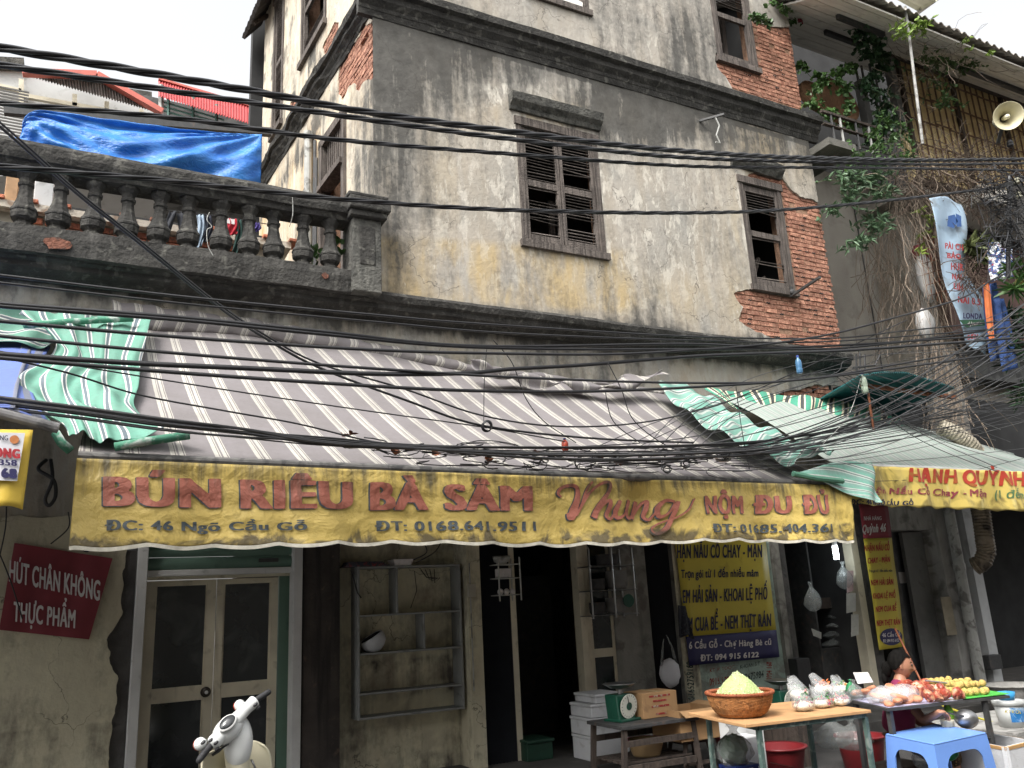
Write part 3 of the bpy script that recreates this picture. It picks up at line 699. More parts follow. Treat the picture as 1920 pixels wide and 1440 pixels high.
# conduit, switch box
b = MB(); xx = nx1+.02; b.tube([(xx, 7.985, 2.1), (xx, 7.985, .85)], .007, 6); b.build('conduit', M_PIPE, house)
panel('switch_box', xx-.03, xx+.05, WZ(870, 1120, 8), WZ(870, 1096, 8), 7.95, 7.998, mat('beige_plastic', C(170, 165, 150), .5, .1), bevel=.006)
# roll-up/folding gates
def folding(name, x0, x1, y0, par):
    q = MB(); n = max(6, int((x1-x0)/.035)); vs = []; fs = []
    for i in range(n*2+1):
        x = x0+(x1-x0)*i/(n*2); y = y0+(.02 if i % 2 else -.02)
        for z in (.12, 2.75): vs.append((x, y, z))
    q.add(vs, [(2*i, 2*i+2, 2*i+3, 2*i+1) for i in range(n*2)])
    return q.build(name, mat('black_folding_steel', (.022, .024, .03), .5, .2, 8, bump=.05), par, solid=.004)
folding('folding_gate', nx2, gx(948), 8.1, house)
panel('door_jamb', gx(948), gx(959), .12, 2.8, 8.08, 8.2, M_CREAMP, bevel=.004)
panel('door_jamb', gx(1076), gx(1087), .12, 2.8, 8.06, 8.2, M_CREAMP, bevel=.004); panel('door_jamb', gx(1089), gx(1096), .12, 2.8, 8.09, 8.2, M_CREAMP, bevel=.004)
lx0, lx1 = gx(1096), gx(1140); zm0, zm1 = WZ(1115, 1232), WZ(1115, 1216)
q = MB(); q.box(lx0, lx0+.03, 8.1, 8.14, .12, 2.7); q.box(lx1-.03, lx1, 8.1, 8.14, .12, 2.7); q.box(lx0+.03, lx1-.03, 8.102, 8.138, zm0, zm1); q.box(lx0+.03, lx1-.03, 8.102, 8.138, 2.6, 2.7)
dm = q.build('door', M_CREAMP, house)
panel('pane', lx0+.03, lx1-.03, zm1, 2.6, 8.118, 8.124, M_GLASSD, parent=dm); panel('pane', lx0+.03, lx1-.03, .12, zm0, 8.118, 8.124, M_GLASSD, parent=dm)
M_GW = mat('stained_grey_limewash', (.24, .235, .21), .95, .25, 4, dirt=(5, .52, (.1, .09, .08), .7), streak=(8, 1, .55, (.1, .1, .09), .6), bump=.4)
panel('grey_wall', lx1, gx(1206), .12, 2.8, 8.07, 8.4, M_GW)
folding('folding_gate', gx(1206), gx(1256), 8.14, house)
yel('sign_pier', gx(1256), gx(1286), .1, 2.84, 8.05, 51); panel('pier_core', gx(1256), gx(1286)-.0, .1, 2.8, 8.056, 8.5, M_GW)
M_PG = mat('pale_green_limewash', (.36, .46, .40), .95, .2, 5, dirt=(7, .5, (.24, .25, .22), .8), streak=(9, 1.5, .6, (.13, .13, .12), .6), bump=.3)
panel('green_limewash_wall', gx(1286), gx(1447), .1, 2.8, 8.1, 8.4, M_PG); panel('wall_edge', gx(1447), gx(1459), .1, 2.8, 8.04, 8.4, M_GW)
panel('cement_wall', gx(1459), gx(1487), .1, 2.8, 8.2, 8.5, M_CEM)
# interior of the shops
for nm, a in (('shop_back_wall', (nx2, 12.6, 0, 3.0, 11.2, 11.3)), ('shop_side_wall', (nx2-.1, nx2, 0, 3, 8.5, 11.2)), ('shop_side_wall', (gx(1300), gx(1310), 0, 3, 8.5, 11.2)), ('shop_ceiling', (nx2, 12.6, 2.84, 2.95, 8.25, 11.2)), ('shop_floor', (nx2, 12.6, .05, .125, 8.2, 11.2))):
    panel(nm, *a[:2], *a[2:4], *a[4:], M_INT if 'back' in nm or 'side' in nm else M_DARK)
panel('dark_cabinet', 5.0, 5.5, .12, 2.0, 9.6, 9.9, M_METD)
# right shop: cream strip and jambs
sx0, sx1 = WX(1605, 1150, 8.1), WX(1622, 1150, 8.1)
panel('cream_post', WX(1616, 1150, 8.1), WX(1628, 1150, 8.1), .1, 2.95, 8.1, 8.25, M_CREAMP)
panel('cement_post', WX(1628, 1150, 8.1), WX(1645, 1150, 8.1), .1, 2.95, 8.1, 8.25, M_CEM)
# ============================================================ SIGN BOARDS
def glyphs(body, bold=0., shear=0., res=26):
    """built-in letters rasterised and traced again, so strokes never overlap"""
    c = bpy.data.curves.new('t', 'FONT'); c.body = body; c.shear = shear; c.resolution_u = 3; c.fill_mode = 'FRONT'; c.space_character = 1+abs(bold)*2.2
    o = bpy.data.objects.new('t', c); COL.objects.link(o)
    me = bpy.data.meshes.new_from_object(o); bpy.data.objects.remove(o); bpy.data.curves.remove(c)
    me.calc_loop_triangles(); n = len(me.vertices); co = np.empty(n*3); me.vertices.foreach_get('co', co); co = co.reshape(-1, 3)[:, :2]
    tr = np.array([t.vertices[:] for t in me.loop_triangles]); bpy.data.meshes.remove(me)
    H = .69; k = 3; st = H/res/k
    x0, y0 = co.min(0)-.12; x1, y1 = co.max(0)+.12
    nx, ny = int((x1-x0)/st)//k*k+k, int((y1-y0)/st)//k*k+k
    G = np.zeros((ny, nx), bool)
    for a, b_, c_ in co[tr]:
        lo = np.minimum(np.minimum(a, b_), c_); hi = np.maximum(np.maximum(a, b_), c_)
        i0, j0 = ((lo-(x0, y0))/st).astype(int); i1, j1 = ((hi-(x0, y0))/st).astype(int)+1
        X, Y = np.meshgrid(x0+(np.arange(i0, i1+1)+.5)*st, y0+(np.arange(j0, j1+1)+.5)*st)
        e = lambda p, q: (q[0]-p[0])*(Y-p[1])-(q[1]-p[1])*(X-p[0])
        w0, w1, w2 = e(a, b_), e(b_, c_), e(c_, a)
        G[j0:j1+1, i0:i1+1] |= ((w0 >= 0) & (w1 >= 0) & (w2 >= 0)) | ((w0 <= 0) & (w1 <= 0) & (w2 <= 0))
    r = int(round(abs(bold)/st)); D = G.copy()
    for dy in range(-r, r+1):
        for dx_ in range(-r, r+1):
            if abs(dy) <= r*.35: D |= np.roll(np.roll(G, dy, 0), dx_, 1)
    F_ = D.reshape(ny//k, k, nx//k, k).mean((1, 3))
    us = x0+(np.arange(nx//k)+.5)*st*k; vs = y0+(np.arange(ny//k)+.5)*st*k
    Vv, Ff, _ = sheet(us, vs, F_-.5)
    A = np.array(Vv); 
    A[:, 0] = (A[:, 0]-A[:, 0].min())/(A[:, 0].max()-A[:, 0].min())
    A[:, 1] = (A[:, 1]+bold*.35)/(H+bold*.7); return A, Ff
def lettering(body, quad, place, m, parent, bold=.03, shear=0., res=20, name='lettering'):
    """quad = left x, right x, (cap top, baseline) at the left, same at the right, in photo pixels; place(px,py)->3D on its board"""
    A, Ff = glyphs(body, bold, shear, res); xa, xb, ta, ba, tb, bb = quad; P = []
    for u, v in A:
        x = xa+(xb-xa)*u; t = ta+(tb-ta)*u; bo = ba+(bb-ba)*u; P.append(tuple(map(float, place(x+0*v, bo+(t-bo)*v))))
    me = bpy.data.meshes.new(name); me.from_pydata(P, [], Ff); return finish(name, me, m, parent)
def board_map(TL, TR, BR, BL, s):     # point on a quad board from unit coords
    TL, TR, BR, BL = map(Vector, (TL, TR, BR, BL))
    return lambda u, v: (TL*(1-u)+TR*u)*(1-v)+(BL*(1-u)+BR*u)*v
M_RED_BAN = mat('faded_red_banner', C(122, 40, 50), .6, .15, 4, dirt=(5, .6, C(95, 35, 42), .5), bump=.05)
M_LWHITE = mat('white_lettering', C(205, 200, 198), .7, .1, 20, dirt=(30, .6, C(140, 120, 118), .6), bump=0)
M_YSIGN = mat('yellow_sign_sheet', C(196, 178, 62), .5, .08, 3, dirt=(6, .62, C(150, 130, 50), .5), bump=.03)
M_NAVY = mat('navy_print', C(40, 38, 84), .55, .1, 8, bump=0)
M_NAVYD = mat('dark_blue_lettering', C(38, 38, 62), .6, .1, 12, bump=0)
M_REDL = mat('red_lettering', C(168, 42, 36), .6, .1, 12, bump=0)
# red vacuum packing banner
def onY(Y, o=0.): return lambda x, y: PY(x, y, Y-o)
t = thing('red_banner', PY(100, 1190, 8.12), 'dark red banner with tilted white capitals nailed to the yellow wall left of the doors', 'banner')
b = MB(); cr = [(27, 1018), (211, 1047), (167, 1199), (-2, 1181)]
bp = [PY(x, y, 8.14) for x, y in cr]
def rb(u, v, o=0):
    p = (np.array(bp[0])*(1-u)+np.array(bp[1])*u)*(1-v)+(np.array(bp[3])*(1-u)+np.array(bp[2])*u)*v
    return (p[0], p[1]-o-.012*math.sin(u*7+v*3)-.006*math.sin(u*17), p[2])
b.grid(rb, 24, 12); b.build('cloth', M_RED_BAN, t, smooth=True)
def rbp(x, y):
    p = PY(x, y, 8.14); return (p[0], 8.14-.028, p[2])
lettering('HÚT CHÂN KHÔNG', (17, 188, 1050, 1090, 1089, 1127), rbp, M_LWHITE, t, .03, .12)
lettering('THỰC PHẨM', (26, 142, 1128, 1165, 1144, 1178), rbp, M_LWHITE, t, .03, .12)
# yellow menu sign
t = thing('menu_sign', PY(1370, 1240, 8.03), 'large yellow menu sign with dark blue capitals and navy foot on the green wall', 'sign')
sg = [(1262, 990), (1433, 990), (1461, 1232), (1293, 1248)]
Q = [PY(x, y, 8.03) for x, y in sg]
def sgf(u, v0, v1, o=0):
    def fn(a, v):
        v = v0+(v1-v0)*v; p = (np.array(Q[0])*(1-a)+np.array(Q[1])*a)*(1-v)+(np.array(Q[3])*(1-a)+np.array(Q[2])*a)*v
        return (p[0], 8.03-o-.004*math.sin(a*9+v*5), p[2])
    return fn
b = MB(); b.grid(sgf(0, 0, .795), 12, 8); b.build('board', M_YSIGN, t, smooth=True, solid=.006)
b = MB(); b.grid(sgf(0, .797, 1.), 12, 4); b.build('board_foot', M_NAVY, t, smooth=True, solid=.006)
pl = onY(8.03, .012)
lettering('HẬN NẤU CỖ CHAY - MẶN', (1269, 1429, 1021, 1047, 1021, 1045), pl, M_NAVYD, t, .045)
lettering('Trọn gói từ 1 đến nhiều mâm', (1277, 1422, 1068, 1084, 1067, 1081), pl, M_NAVYD, t, .03)
lettering('EM HẢI SẢN - KHOAI LỆ PHỐ', (1280, 1439, 1106, 1131, 1101, 1124), pl, M_NAVYD, t, .045)
lettering('EM CUA BỂ - NEM THỊT RÁN', (1284, 1446, 1158, 1185, 1150, 1174), pl, M_NAVYD, t, .045)
lettering('6 Cầu Gỗ - Chợ Hàng Bè cũ', (1292, 1446, 1203, 1217, 1198, 1209), pl, M_LWHITE, t, .04)
lettering('ĐT: 094 915 6122', (1313, 1423, 1228, 1240, 1222, 1232), pl, M_LWHITE, t, .045)
# stencilled numbers on the green wall (printed on the wall itself)
pw = onY(8.1, .004); M_STR = mat('red_stencil', C(150, 50, 45), .8, .2, 30, dirt=(30, .5, C(150, 160, 140), .8), bump=0); M_STN2 = mat('dark_stencil', C(45, 60, 58), .8, .2, 30, dirt=(30, .5, C(140, 150, 135), .8), bump=0)
lettering('0915.100066', (1330, 1382, 1272, 1286, 1266, 1278), pw, M_STR, house, .035)
lettering('0912675984', (1382, 1432, 1266, 1279, 1257, 1270), pw, M_STN2, house, .035)
lettering('KT .P. TOQC', (1331, 1377, 1254, 1261, 1247, 1253), pw, M_STR, house, .01)
lettering('KHOAN B T', (1388, 1425, 1247, 1254, 1240, 1247), pw, M_STN2, house, .01)
def rot90(x0, y0, x1, y1, Y):     # vertical lettering running upwards: map unit text to a tall strip
    def fn(u, v): return PY(x0+(x1-x0)*v+(y1-y0)*0, y1+(y0-y1)*u, Y)
    return fn
A, Ff = glyphs('01652759160', .04, 0, 18); me = bpy.data.meshes.new('lettering')
me.from_pydata([tuple(map(float, PY(1299-v*13+(1-u)*4, 1312-u*72, 8.045))) for u, v in A], [], Ff); finish('lettering', me, M_STN2, house)
A, Ff = glyphs('0904 160', .04, 0, 18); me = bpy.data.meshes.new('lettering')
me.from_pydata([tuple(map(float, PY(1447-v*10, 1275-u*34, 8.095))) for u, v in A], [], Ff); finish('lettering', me, M_STR, house)
# tall restaurant banner
t = thing('restaurant_banner', PY(1675, 1215, 7.98), 'tall narrow yellow and red restaurant banner hanging beside the concrete doorway', 'sign')
tb = [(1610, 945), (1664, 945), (1697, 1212), (1649, 1219)]; Q2 = [PY(x, y, 7.98) for x, y in tb]
def tbf(v0, v1, o=0):
    def fn(a, v):
        v = v0+(v1-v0)*v; p = (np.array(Q2[0])*(1-a)+np.array(Q2[1])*a)*(1-v)+(np.array(Q2[3])*(1-a)+np.array(Q2[2])*a)*v
        return (p[0], 7.98-o-.005*math.sin(v*12), p[2])
    return fn
vv = (1011-945)/(1216-945)
b = MB(); b.grid(tbf(0, vv), 6, 6); b.build('red_head', M_RED_BAN, t, smooth=True, solid=.004)
b = MB(); b.grid(tbf(vv+.002, 1), 6, 20); b.build('yellow_sheet', M_YSIGN, t, smooth=True, solid=.004)
pb = onY(7.98, .012); M_REDL2 = M_REDL
lettering('NHÀ HÀNG', (1620, 1653, 968, 976, 968, 975), pb, M_LWHITE, t, .02)
lettering('Quỳnh 46', (1617, 1661, 984, 1000, 981, 997), pb, M_LWHITE, t, .045, .25)
for s, q in (('NHẬN NẤU CỖ', (1621, 1668, 1022, 1034, 1020, 1032)), ('CHAY - MẶN', (1627, 1669, 1046, 1057, 1043, 1054)), ('NEM HẢI SẢN', (1633, 1675, 1087, 1098, 1085, 1096)), ('KHOAI LỆ PHỐ', (1637, 1679, 1112, 1123, 1110, 1121)), ('NEM CUA BỂ', (1642, 1681, 1137, 1148, 1134, 1145)), ('NEM THỊT RÁN', (1644, 1688, 1163, 1174, 1160, 1171))):
    lettering(s, q, pb, M_REDL, t, .05, 0, 16)
lettering('Trọn gói từ 1 đến nhiều mâm', (1629, 1673, 1068, 1073, 1067, 1072), pb, M_NAVYD, t, .03, 0, 12)
b = MB(); b.add([tuple(PY(1671+21*math.cos(a), 1194+16*math.sin(a), 7.972)) for a in np.linspace(0, 2*math.pi, 28, False)], [tuple(range(28))]); b.build('oval_patch', M_NAVY, t)
pb2 = onY(7.98, .016)
lettering('46 Cầu Gỗ', (1654, 1688, 1187, 1195, 1185, 1193), pb2, M_LWHITE, t, .03, 0, 14); lettering('ĐT: 094 915 6122', (1656, 1686, 1199, 1205, 1197, 1203), pb2, M_LWHITE, t, .03, 0, 12)
# ============================================================ AWNINGS
def stripes(name, seq, period, rough=.75, fade=.25, dirtc=C(90, 85, 80), dirta=.55, trans=.0):
    """cloth striped along UV.u; seq = [(start fraction, colour)]"""
    n = NT(name, rough)
    uv = n.N.new('ShaderNodeTexCoord').outputs['UV']; sp = n.N.new('ShaderNodeSeparateXYZ'); n.L.new(uv, sp.inputs[0])
    wv = n.noise(2.5, 3); x = n.m2('ADD', n.m2('DIVIDE', sp.outputs[0], period), n.rng(wv, 0, 1, -.03, .03)); fr = n.m2('FRACT', x, 0)
    r = n.N.new('ShaderNodeValToRGB'); r.color_ramp.interpolation = 'CONSTANT'; e = r.color_ramp.elements
    e[0].position = 0; e[0].color = (*seq[0][1], 1); e[1].position = seq[1][0]; e[1].color = (*seq[1][1], 1)
    for p_, c_ in seq[2:]:
        q = e.new(p_); q.color = (*c_, 1)
    n.L.new(fr, r.inputs[0]); c = r.outputs[0]
    c = n.mix(n.rng(n.noise(1.6, 7, dist=.4), .4, .75, 0, dirta), c, dirtc)
    c = n.mix(n.rng(n.noise(30, 6), .45, .8, 0, .25), c, dirtc)
    n.bump(n.noise(9, 7, dist=.3), .25, .03); 
    return n.out(c)
GR, WH, GRD = C(121, 116, 117), C(182, 178, 169), C(100, 94, 95)
M_AWN = stripes('brown_grey_striped_canvas', [(0, GR), (.46, WH), (.56, GRD), (.58, WH), (.61, GR), (.66, WH), (.75, GRD), (.77, WH), (.80, GR)], .25, dirta=.45)
M_GRN = stripes('green_striped_canvas', [(0, C(96, 148, 130)), (.40, C(212, 212, 206)), (.47, C(92, 104, 112)), (.62, C(212, 212, 206)), (.69, C(96, 148, 130))], .23, dirta=.35)
M_GRN2 = stripes('faded_green_striped_canvas', [(0, C(112, 165, 148)), (.3, C(190, 195, 188)), (.42, C(100, 118, 116)), (.55, C(176, 186, 178)), (.68, C(120, 160, 148))], .16, dirta=.4)
M_GRYC = stripes('faded_grey_green_canvas', [(0, C(150, 160, 152)), (.3, C(168, 172, 166)), (.45, C(140, 150, 146)), (.6, C(165, 172, 164)), (.8, C(142, 160, 150))], .22, dirta=.3)
M_BLUC = stripes('blue_grey_canvas', [(0, C(96, 116, 182)), (.45, C(118, 122, 138))], .5, dirta=.2)
def top_y(x): return np.interp(x, [150, 280, 480, 660, 900, 1060, 1150, 1232, 1300], [598, 612, 628, 655, 697, 712, 722, 735, 742])
awn = thing('striped_awning', (3.5, 6, 2.7), 'long grey and white striped canvas awning with faded yellow lettered valance', 'awning')
BXL, BXR = -.03, 7.07
def bar_z(x): return 2.735-.05*(x-BXL)/(BXR-BXL)-.012*math.sin(math.pi*(x-BXL)/7.1)
def tp(u):                        # top edge point for u in 0..1
    px = 205+(1238-205)*u; return PY(px, float(top_y(px)), 8.14)
def awf(u, v):
    T = tp(u); bx = BXL+(BXR-BXL)*u; Bm = np.array((bx, 6.02, bar_z(bx)+.03)); p = T*(1-v)+Bm*v
    sag = .09*math.sin(math.pi*v)+.006*math.sin(u*60+2*math.sin(v*5))*math.sin(math.pi*v)+.02*math.sin(u*23+v*4)*(1-v)**2+.012*math.sin(u*9+v*6)
    return (p[0], p[1], p[2]-sag)
b = MB(); b.grid(awf, 150, 24)
ALEN = 7.1
b.build('canopy', M_AWN, awn, smooth=True, uvfn=lambda u, v: (u*ALEN*(.82+.18*v)-v*(.12+.42*min(1, u*2.5)), v), solid=.003)
# top flap hanging on nails
def flap(u, v):
    T = tp(u); s = .5+.5*math.sin(u*70); s2 = math.sin(u*170+1)
    up = .2*max(0, 1-u*1.1)+.02; 
    return (T[0]+.02*math.sin(v*4), 8.14-.03-.03*math.sin(math.pi*v)*(1+.5*s), T[2]+up*(1-v)-.05*v-.02*s*(1-v)+.006*s2)
b = MB(); b.grid(flap, 220, 5); b.build('top_flap', M_AWN, awn, smooth=True, uvfn=lambda u, v: (u*ALEN*.9+.1, v), solid=.003)
# torn, sagging roll of cloth near the right top
def roll(u, v):
    px = 880+(1240-880)*u; y = np.interp(px, [880, 960, 1060, 1150, 1190, 1240], [700, 725, 735, 738, 722, 712]); p = PY(px, y, 7.8)
    return (p[0], p[1]-.14*v-.05*math.sin(v*6+u*20), p[2]+.13*(1-v)+.05*math.sin(u*25+v*3))
b = MB(); b.grid(roll, 60, 8); b.build('loose_fold', M_AWN, awn, smooth=True, uvfn=lambda u, v: (u*2.4, v), solid=.003)
p = [PY(866, 712, 7.66), PY(888, 722, 7.6), PY(893, 742, 7.5), PY(880, 735, 7.5)]
b = MB(); b.tube([(BXL, 6.0, bar_z(BXL))]+[(x, 6.0, bar_z(x)) for x in np.linspace(0.3, 6.8, 20)]+[(BXR, 6.0, bar_z(BXR))], .034, 12); b.build('front_bar', mat('sooty_steel_tube', C(105, 103, 100), .6, .3, 8, dirt=(9, .45, (.04, .04, .04), .8), bump=.1), awn, smooth=False)
b = MB()
for x in (1.0, 3.5, 6.2): b.tube([(x, 6.05, bar_z(x)-.02), (x, 7.2, 2.95), (x, 8.1, 2.98)], .018, 6)
b.build('folding_arm', M_METD, awn)
# valance
def val_y(x, z):                    # depth of the hanging banner at a place
    k = max(0., min(1.2, (2.72-z)/.55))
    return 5.965-.03*k*math.sin(x*5.1+.6)-.018*k*math.sin(x*11.3+z*4)-.008*math.sin(x*27+z*9)*k-.05*k+.10*math.exp(-((x-4.38)/.16)**2)*math.sin(math.pi*min(1, k))-.0*k+.007*math.sin(x*6+z*25)*math.sin(x*3.3-z*13)
def val(u, v):
    x = BXL-.005+(BXR-BXL-.01)*u; zt2 = bar_z(x)-.02
    hb = .545+.022*(1-abs(math.sin(x*math.pi/.42)))*-1+.02+.012*math.sin(x*2.1)+(.03*math.exp(-((x-BXL)/.25)**2))
    z = zt2-hb*v; x = x-.08*v*u
    return (x, val_y(x, z), z)
def valmat(name, col, txt=False):
    n = NT(name, .5 if not txt else .6)
    c = n.mix(n.rng(n.noise(1.2, 5), .35, .7), col, tuple(k*.86 for k in col))
    g = n.N.new('ShaderNodeNewGeometry'); sp = n.N.new('ShaderNodeSeparateXYZ'); n.L.new(g.outputs['Position'], sp.inputs[0])
    zz = sp.outputs['Z']
    st = n.noise(1, 6, (16, 16, .8)); lo = n.noise(2.2, 4)
    top = n.rng(zz, 2.38, 2.76, -.5, .66)                                   # soot washed down from the bar
    a = n.m2('ADD', n.m2('ADD', n.rng(st, .3, .7, -.35, .5), top), n.rng(lo, .35, .65, -.3, .12)); c = n.mix(n.rng(a, .02, .68, 0, .88), c, (.06, .055, .04))
    bot = n.m2('ADD', n.rng(zz, 2.16, 2.32, .6, -.45), n.rng(n.noise(3.5, 8, dist=1), .35, .7, -.75, .45)); c = n.mix(n.rng(bot, 0, .35, 0, .85), c, (.07, .06, .045))
    sm = n.rng(n.noise(5, 8, dist=1.2, off=5), .56, .68, 0, .5); c = n.mix(sm, c, tuple(k*.55 for k in col))
    n.bump(n.m2('ADD', n.noise(5, 8, dist=.8), n.m2('MULTIPLY', n.noise(1.6, 5), 2.)), .45, .06)
    return n.out(c)
M_VAL = valmat('sooty_yellow_vinyl', C(204, 178, 98)); M_VR = valmat('faded_brick_red_print', C(168, 100, 82), True); M_VB = valmat('faded_slate_print', C(72, 80, 84), True)
b = MB(); b.grid(val, 420, 24); b.build('valance', M_VAL, awn, smooth=True, solid=.003)
b = MB(); b.grid(lambda u, v: (lambda p: (p[0], p[1]-.003, p[2]-.008*v+.002))(val(u, .985+.03*v)), 240, 1); b.build('white_hem', mat('frayed_hem', C(205, 200, 185), .8, .2, 20), awn)
def onval(o=.012):
    def fn(x, y):
        p = PY(x, y, 5.93); return (p[0], val_y(p[0], p[2])-o, p[2])
    return fn
ov = onval(.014); ovs = onval(.012)
for s, q in (('BÚN', (193, 415, 887+5, 950, 896, 952)), ('RIÊU', (451, 663, 897, 954, 902, 955)), ('BÀ', (695, 803, 903, 957, 903, 957)), ('SÂM', (832, 1001, 907, 958, 910, 958))):
    lettering(s, q, ov, M_VR, awn, .062, 0, 30)
    lettering(s, (q[0]-3, q[1]-4, q[2]+1, q[3]+1, q[4]+1, q[5]+1), ovs, M_VB, awn, .062, 0, 24)
for s, q in (('NỘM', (1321, 1394, 929, 964, 929, 963)), ('ĐU', (1415, 1484, 929, 963, 929, 963)), ('ĐỦ', (1503, 1554, 929, 964, 929, 964))):
    lettering(s, q, ov, M_VR, awn, .05, 0, 26); lettering(s, (q[0]-2, q[1]-2, q[2]+1, q[3]+1, q[4]+1, q[5]+1), ovs, M_VB, awn, .05, 0, 20)
lettering('ĐC: 46 Ngõ Cầu Gỗ', (196, 573, 976, 996, 980, 995), ov, M_VB, awn, .04, 0, 26)
lettering('ĐT: 0168.641.9511', (703, 1004, 977, 996, 978, 996), ov, M_VB, awn, .035, 0, 26)
lettering('ĐT: 01685.404.361', (1329, 1555, 983, 999, 983, 999), ov, M_VB, awn, .035, 0, 24)
# brush script word drawn as strokes of changing width
def script(strokes, place, m, parent, off):
    mb = MB()
    for si, st in enumerate(strokes):
        pts = [Vector((x, y)) for x, y, w_ in st]; ws = [w_ for _, _, w_ in st]; P = []; W_ = []
        for i in range(len(pts)-1):
            p0, p1, p2, p3 = pts[max(i-1, 0)], pts[i], pts[i+1], pts[min(i+2, len(pts)-1)]
            for k in range(8):
                t_ = k/8; P.append(.5*((2*p1)+(p2-p0)*t_+(2*p0-5*p1+4*p2-p3)*t_*t_+(3*p1-p0-3*p2+p3)*t_**3)); W_.append(ws[i]*(1-t_)+ws[i+1]*t_)
        P.append(pts[-1]); W_.append(ws[-1]); vs = []
        for i, p in enumerate(P):
            d = (P[min(i+1, len(P)-1)]-P[max(i-1, 0)]).normalized(); nn = Vector((-d.y, d.x))*W_[i]/2
            for q in (p+nn, p-nn):
                r_ = place(q.x+off[0], q.y+off[1]); vs.append((r_[0], r_[1]-.0012*si-off[2], r_[2]))
        mb.add(vs, [(2*i, 2*i+2, 2*i+3, 2*i+1) for i in range(len(P)-1)])
    return mb.build('lettering', m, parent)
NH = [[(1052, 932, 3), (1047, 924, 5), (1056, 913, 6), (1078, 911, 7), (1083, 925, 9), (1073, 955, 13), (1068, 971, 12), (1064, 962, 6)],
      [(1112, 903, 3), (1104, 912, 5), (1090, 940, 4), (1076, 968, 4)],
      [(1076, 968, 3), (1100, 930, 5), (1125, 908, 5), (1143, 905, 6), (1140, 925, 6), (1120, 950, 10), (1108, 972, 12)],
      [(1108, 972, 4), (1128, 948, 5), (1143, 938, 6), (1142, 952, 8), (1134, 968, 8), (1143, 973, 5), (1158, 955, 4)],
      [(1163, 938, 7), (1153, 958, 9), (1156, 971, 7), (1170, 965, 4), (1182, 942, 6)], [(1186, 936, 8), (1176, 958, 9), (1180, 972, 6), (1192, 963, 3)],
      [(1204, 938, 8), (1194, 960, 9), (1189, 973, 8)], [(1190, 972, 3), (1208, 948, 5), (1222, 938, 6), (1220, 953, 8), (1214, 968, 8), (1224, 973, 5), (1236, 958, 3)],
      [(1265, 941, 4), (1250, 938, 6), (1237, 952, 8), (1240, 968, 7), (1254, 962, 4), (1266, 943, 5)], [(1270, 940, 7), (1262, 965, 8), (1248, 992, 8), (1229, 1001, 6), (1222, 992, 4), (1240, 980, 3), (1268, 970, 3), (1287, 955, 3), (1300, 935, 3)]]
script(NH, onval(.018), M_VR, awn, (0, 0, 0)); script(NH, onval(.013), M_VB, awn, (-2, 1.5, -.0015))

# green striped sheet thrown over the left end
gt = thing('green_striped_tarp', PY(190, 780, 6.7), 'crumpled green striped cloth draped over the left end of the striped awning', 'tarp')
GP = [[(35, 605, 7.8), (120, 602, 7.95), (200, 600, 8.0), (282, 612, 7.95)], [(95, 650, 7.55), (140, 650, 7.6), (200, 660, 7.6), (270, 665, 7.5)], [(100, 672, 7.4), (150, 690, 7.4), (200, 700, 7.3), (262, 700, 7.3)],
      [(45, 718, 7.1), (110, 730, 7.0), (180, 735, 7.0), (258, 745, 6.95)], [(35, 760, 6.8), (110, 768, 6.75), (180, 770, 6.7), (250, 775, 6.65)], [(108, 800, 6.4), (150, 800, 6.4), (200, 800, 6.35), (285, 803, 6.3)], [(128, 835, 6.1), (170, 842, 6.05), (230, 840, 6.05), (360, 818, 6.1)]]
GW_ = [[np.array(PY(*q)) for q in r] for r in GP]
def bil(W_, u, v):
    nr, nc = len(W_)-1, len(W_[0])-1; a = min(v*nr, nr-1e-6); c_ = min(u*nc, nc-1e-6); i, j = int(a), int(c_)
    def cr(p, t): 
        n_ = len(p); k = min(int(t), n_-2); f_ = t-k; g_ = lambda q: p[min(max(q, 0), n_-1)]
        p0, p1, p2, p3 = g_(k-1), g_(k), g_(k+1), g_(k+2)
        return .5*((2*p1)+(p2-p0)*f_+(2*p0-5*p1+4*p2-p3)*f_*f_+(3*p1-p0-3*p2+p3)*f_**3)
    return cr([cr(r, c_) for r in W_], a)
def gtf(u, v):
    p = bil(GW_, u, v); h = .085+.022*math.sin(u*19+3*math.sin(v*5))+.010*math.sin(u*41+v*11)+.018*math.sin(v*13+u*7)*(1-u*.6)+.012*math.sin(u*9-v*19)
    return (p[0]+.0, p[1]-h*.5, p[2]+h*.75)
b = MB(); b.grid(gtf, 90, 90); b.build('cloth', M_GRN, gt, smooth=True, uvfn=lambda u, v: (u*1.35+.07*math.sin(v*7)+.02*math.sin(v*15+u*4)+.1, v), solid=.004)
HM = []
HM.append([PY(45, 610, 7.6), PY(120, 604, 7.7), PY(190, 600, 7.75), PY(250, 597, 7.75)]); HM.append([PY(215, 838, 5.98), PY(270, 828, 5.95), PY(355, 816, 5.95)]); HM.append([PY(42, 758, 6.2), PY(75, 782, 6.1), PY(95, 800, 6.0)]); HM.append([PY(104, 812, 5.95), PY(115, 830, 5.93), PY(132, 845, 5.92)])
M_HEM = mat('green_hem', C(70, 130, 105), .8, .2, 6, streak=(14, 14, .5, C(190, 195, 190), .8))
for P_ in HM: b = MB(); b.tube(P_, .03, 8); b.build('rolled_hem', M_HEM, gt, smooth=True)
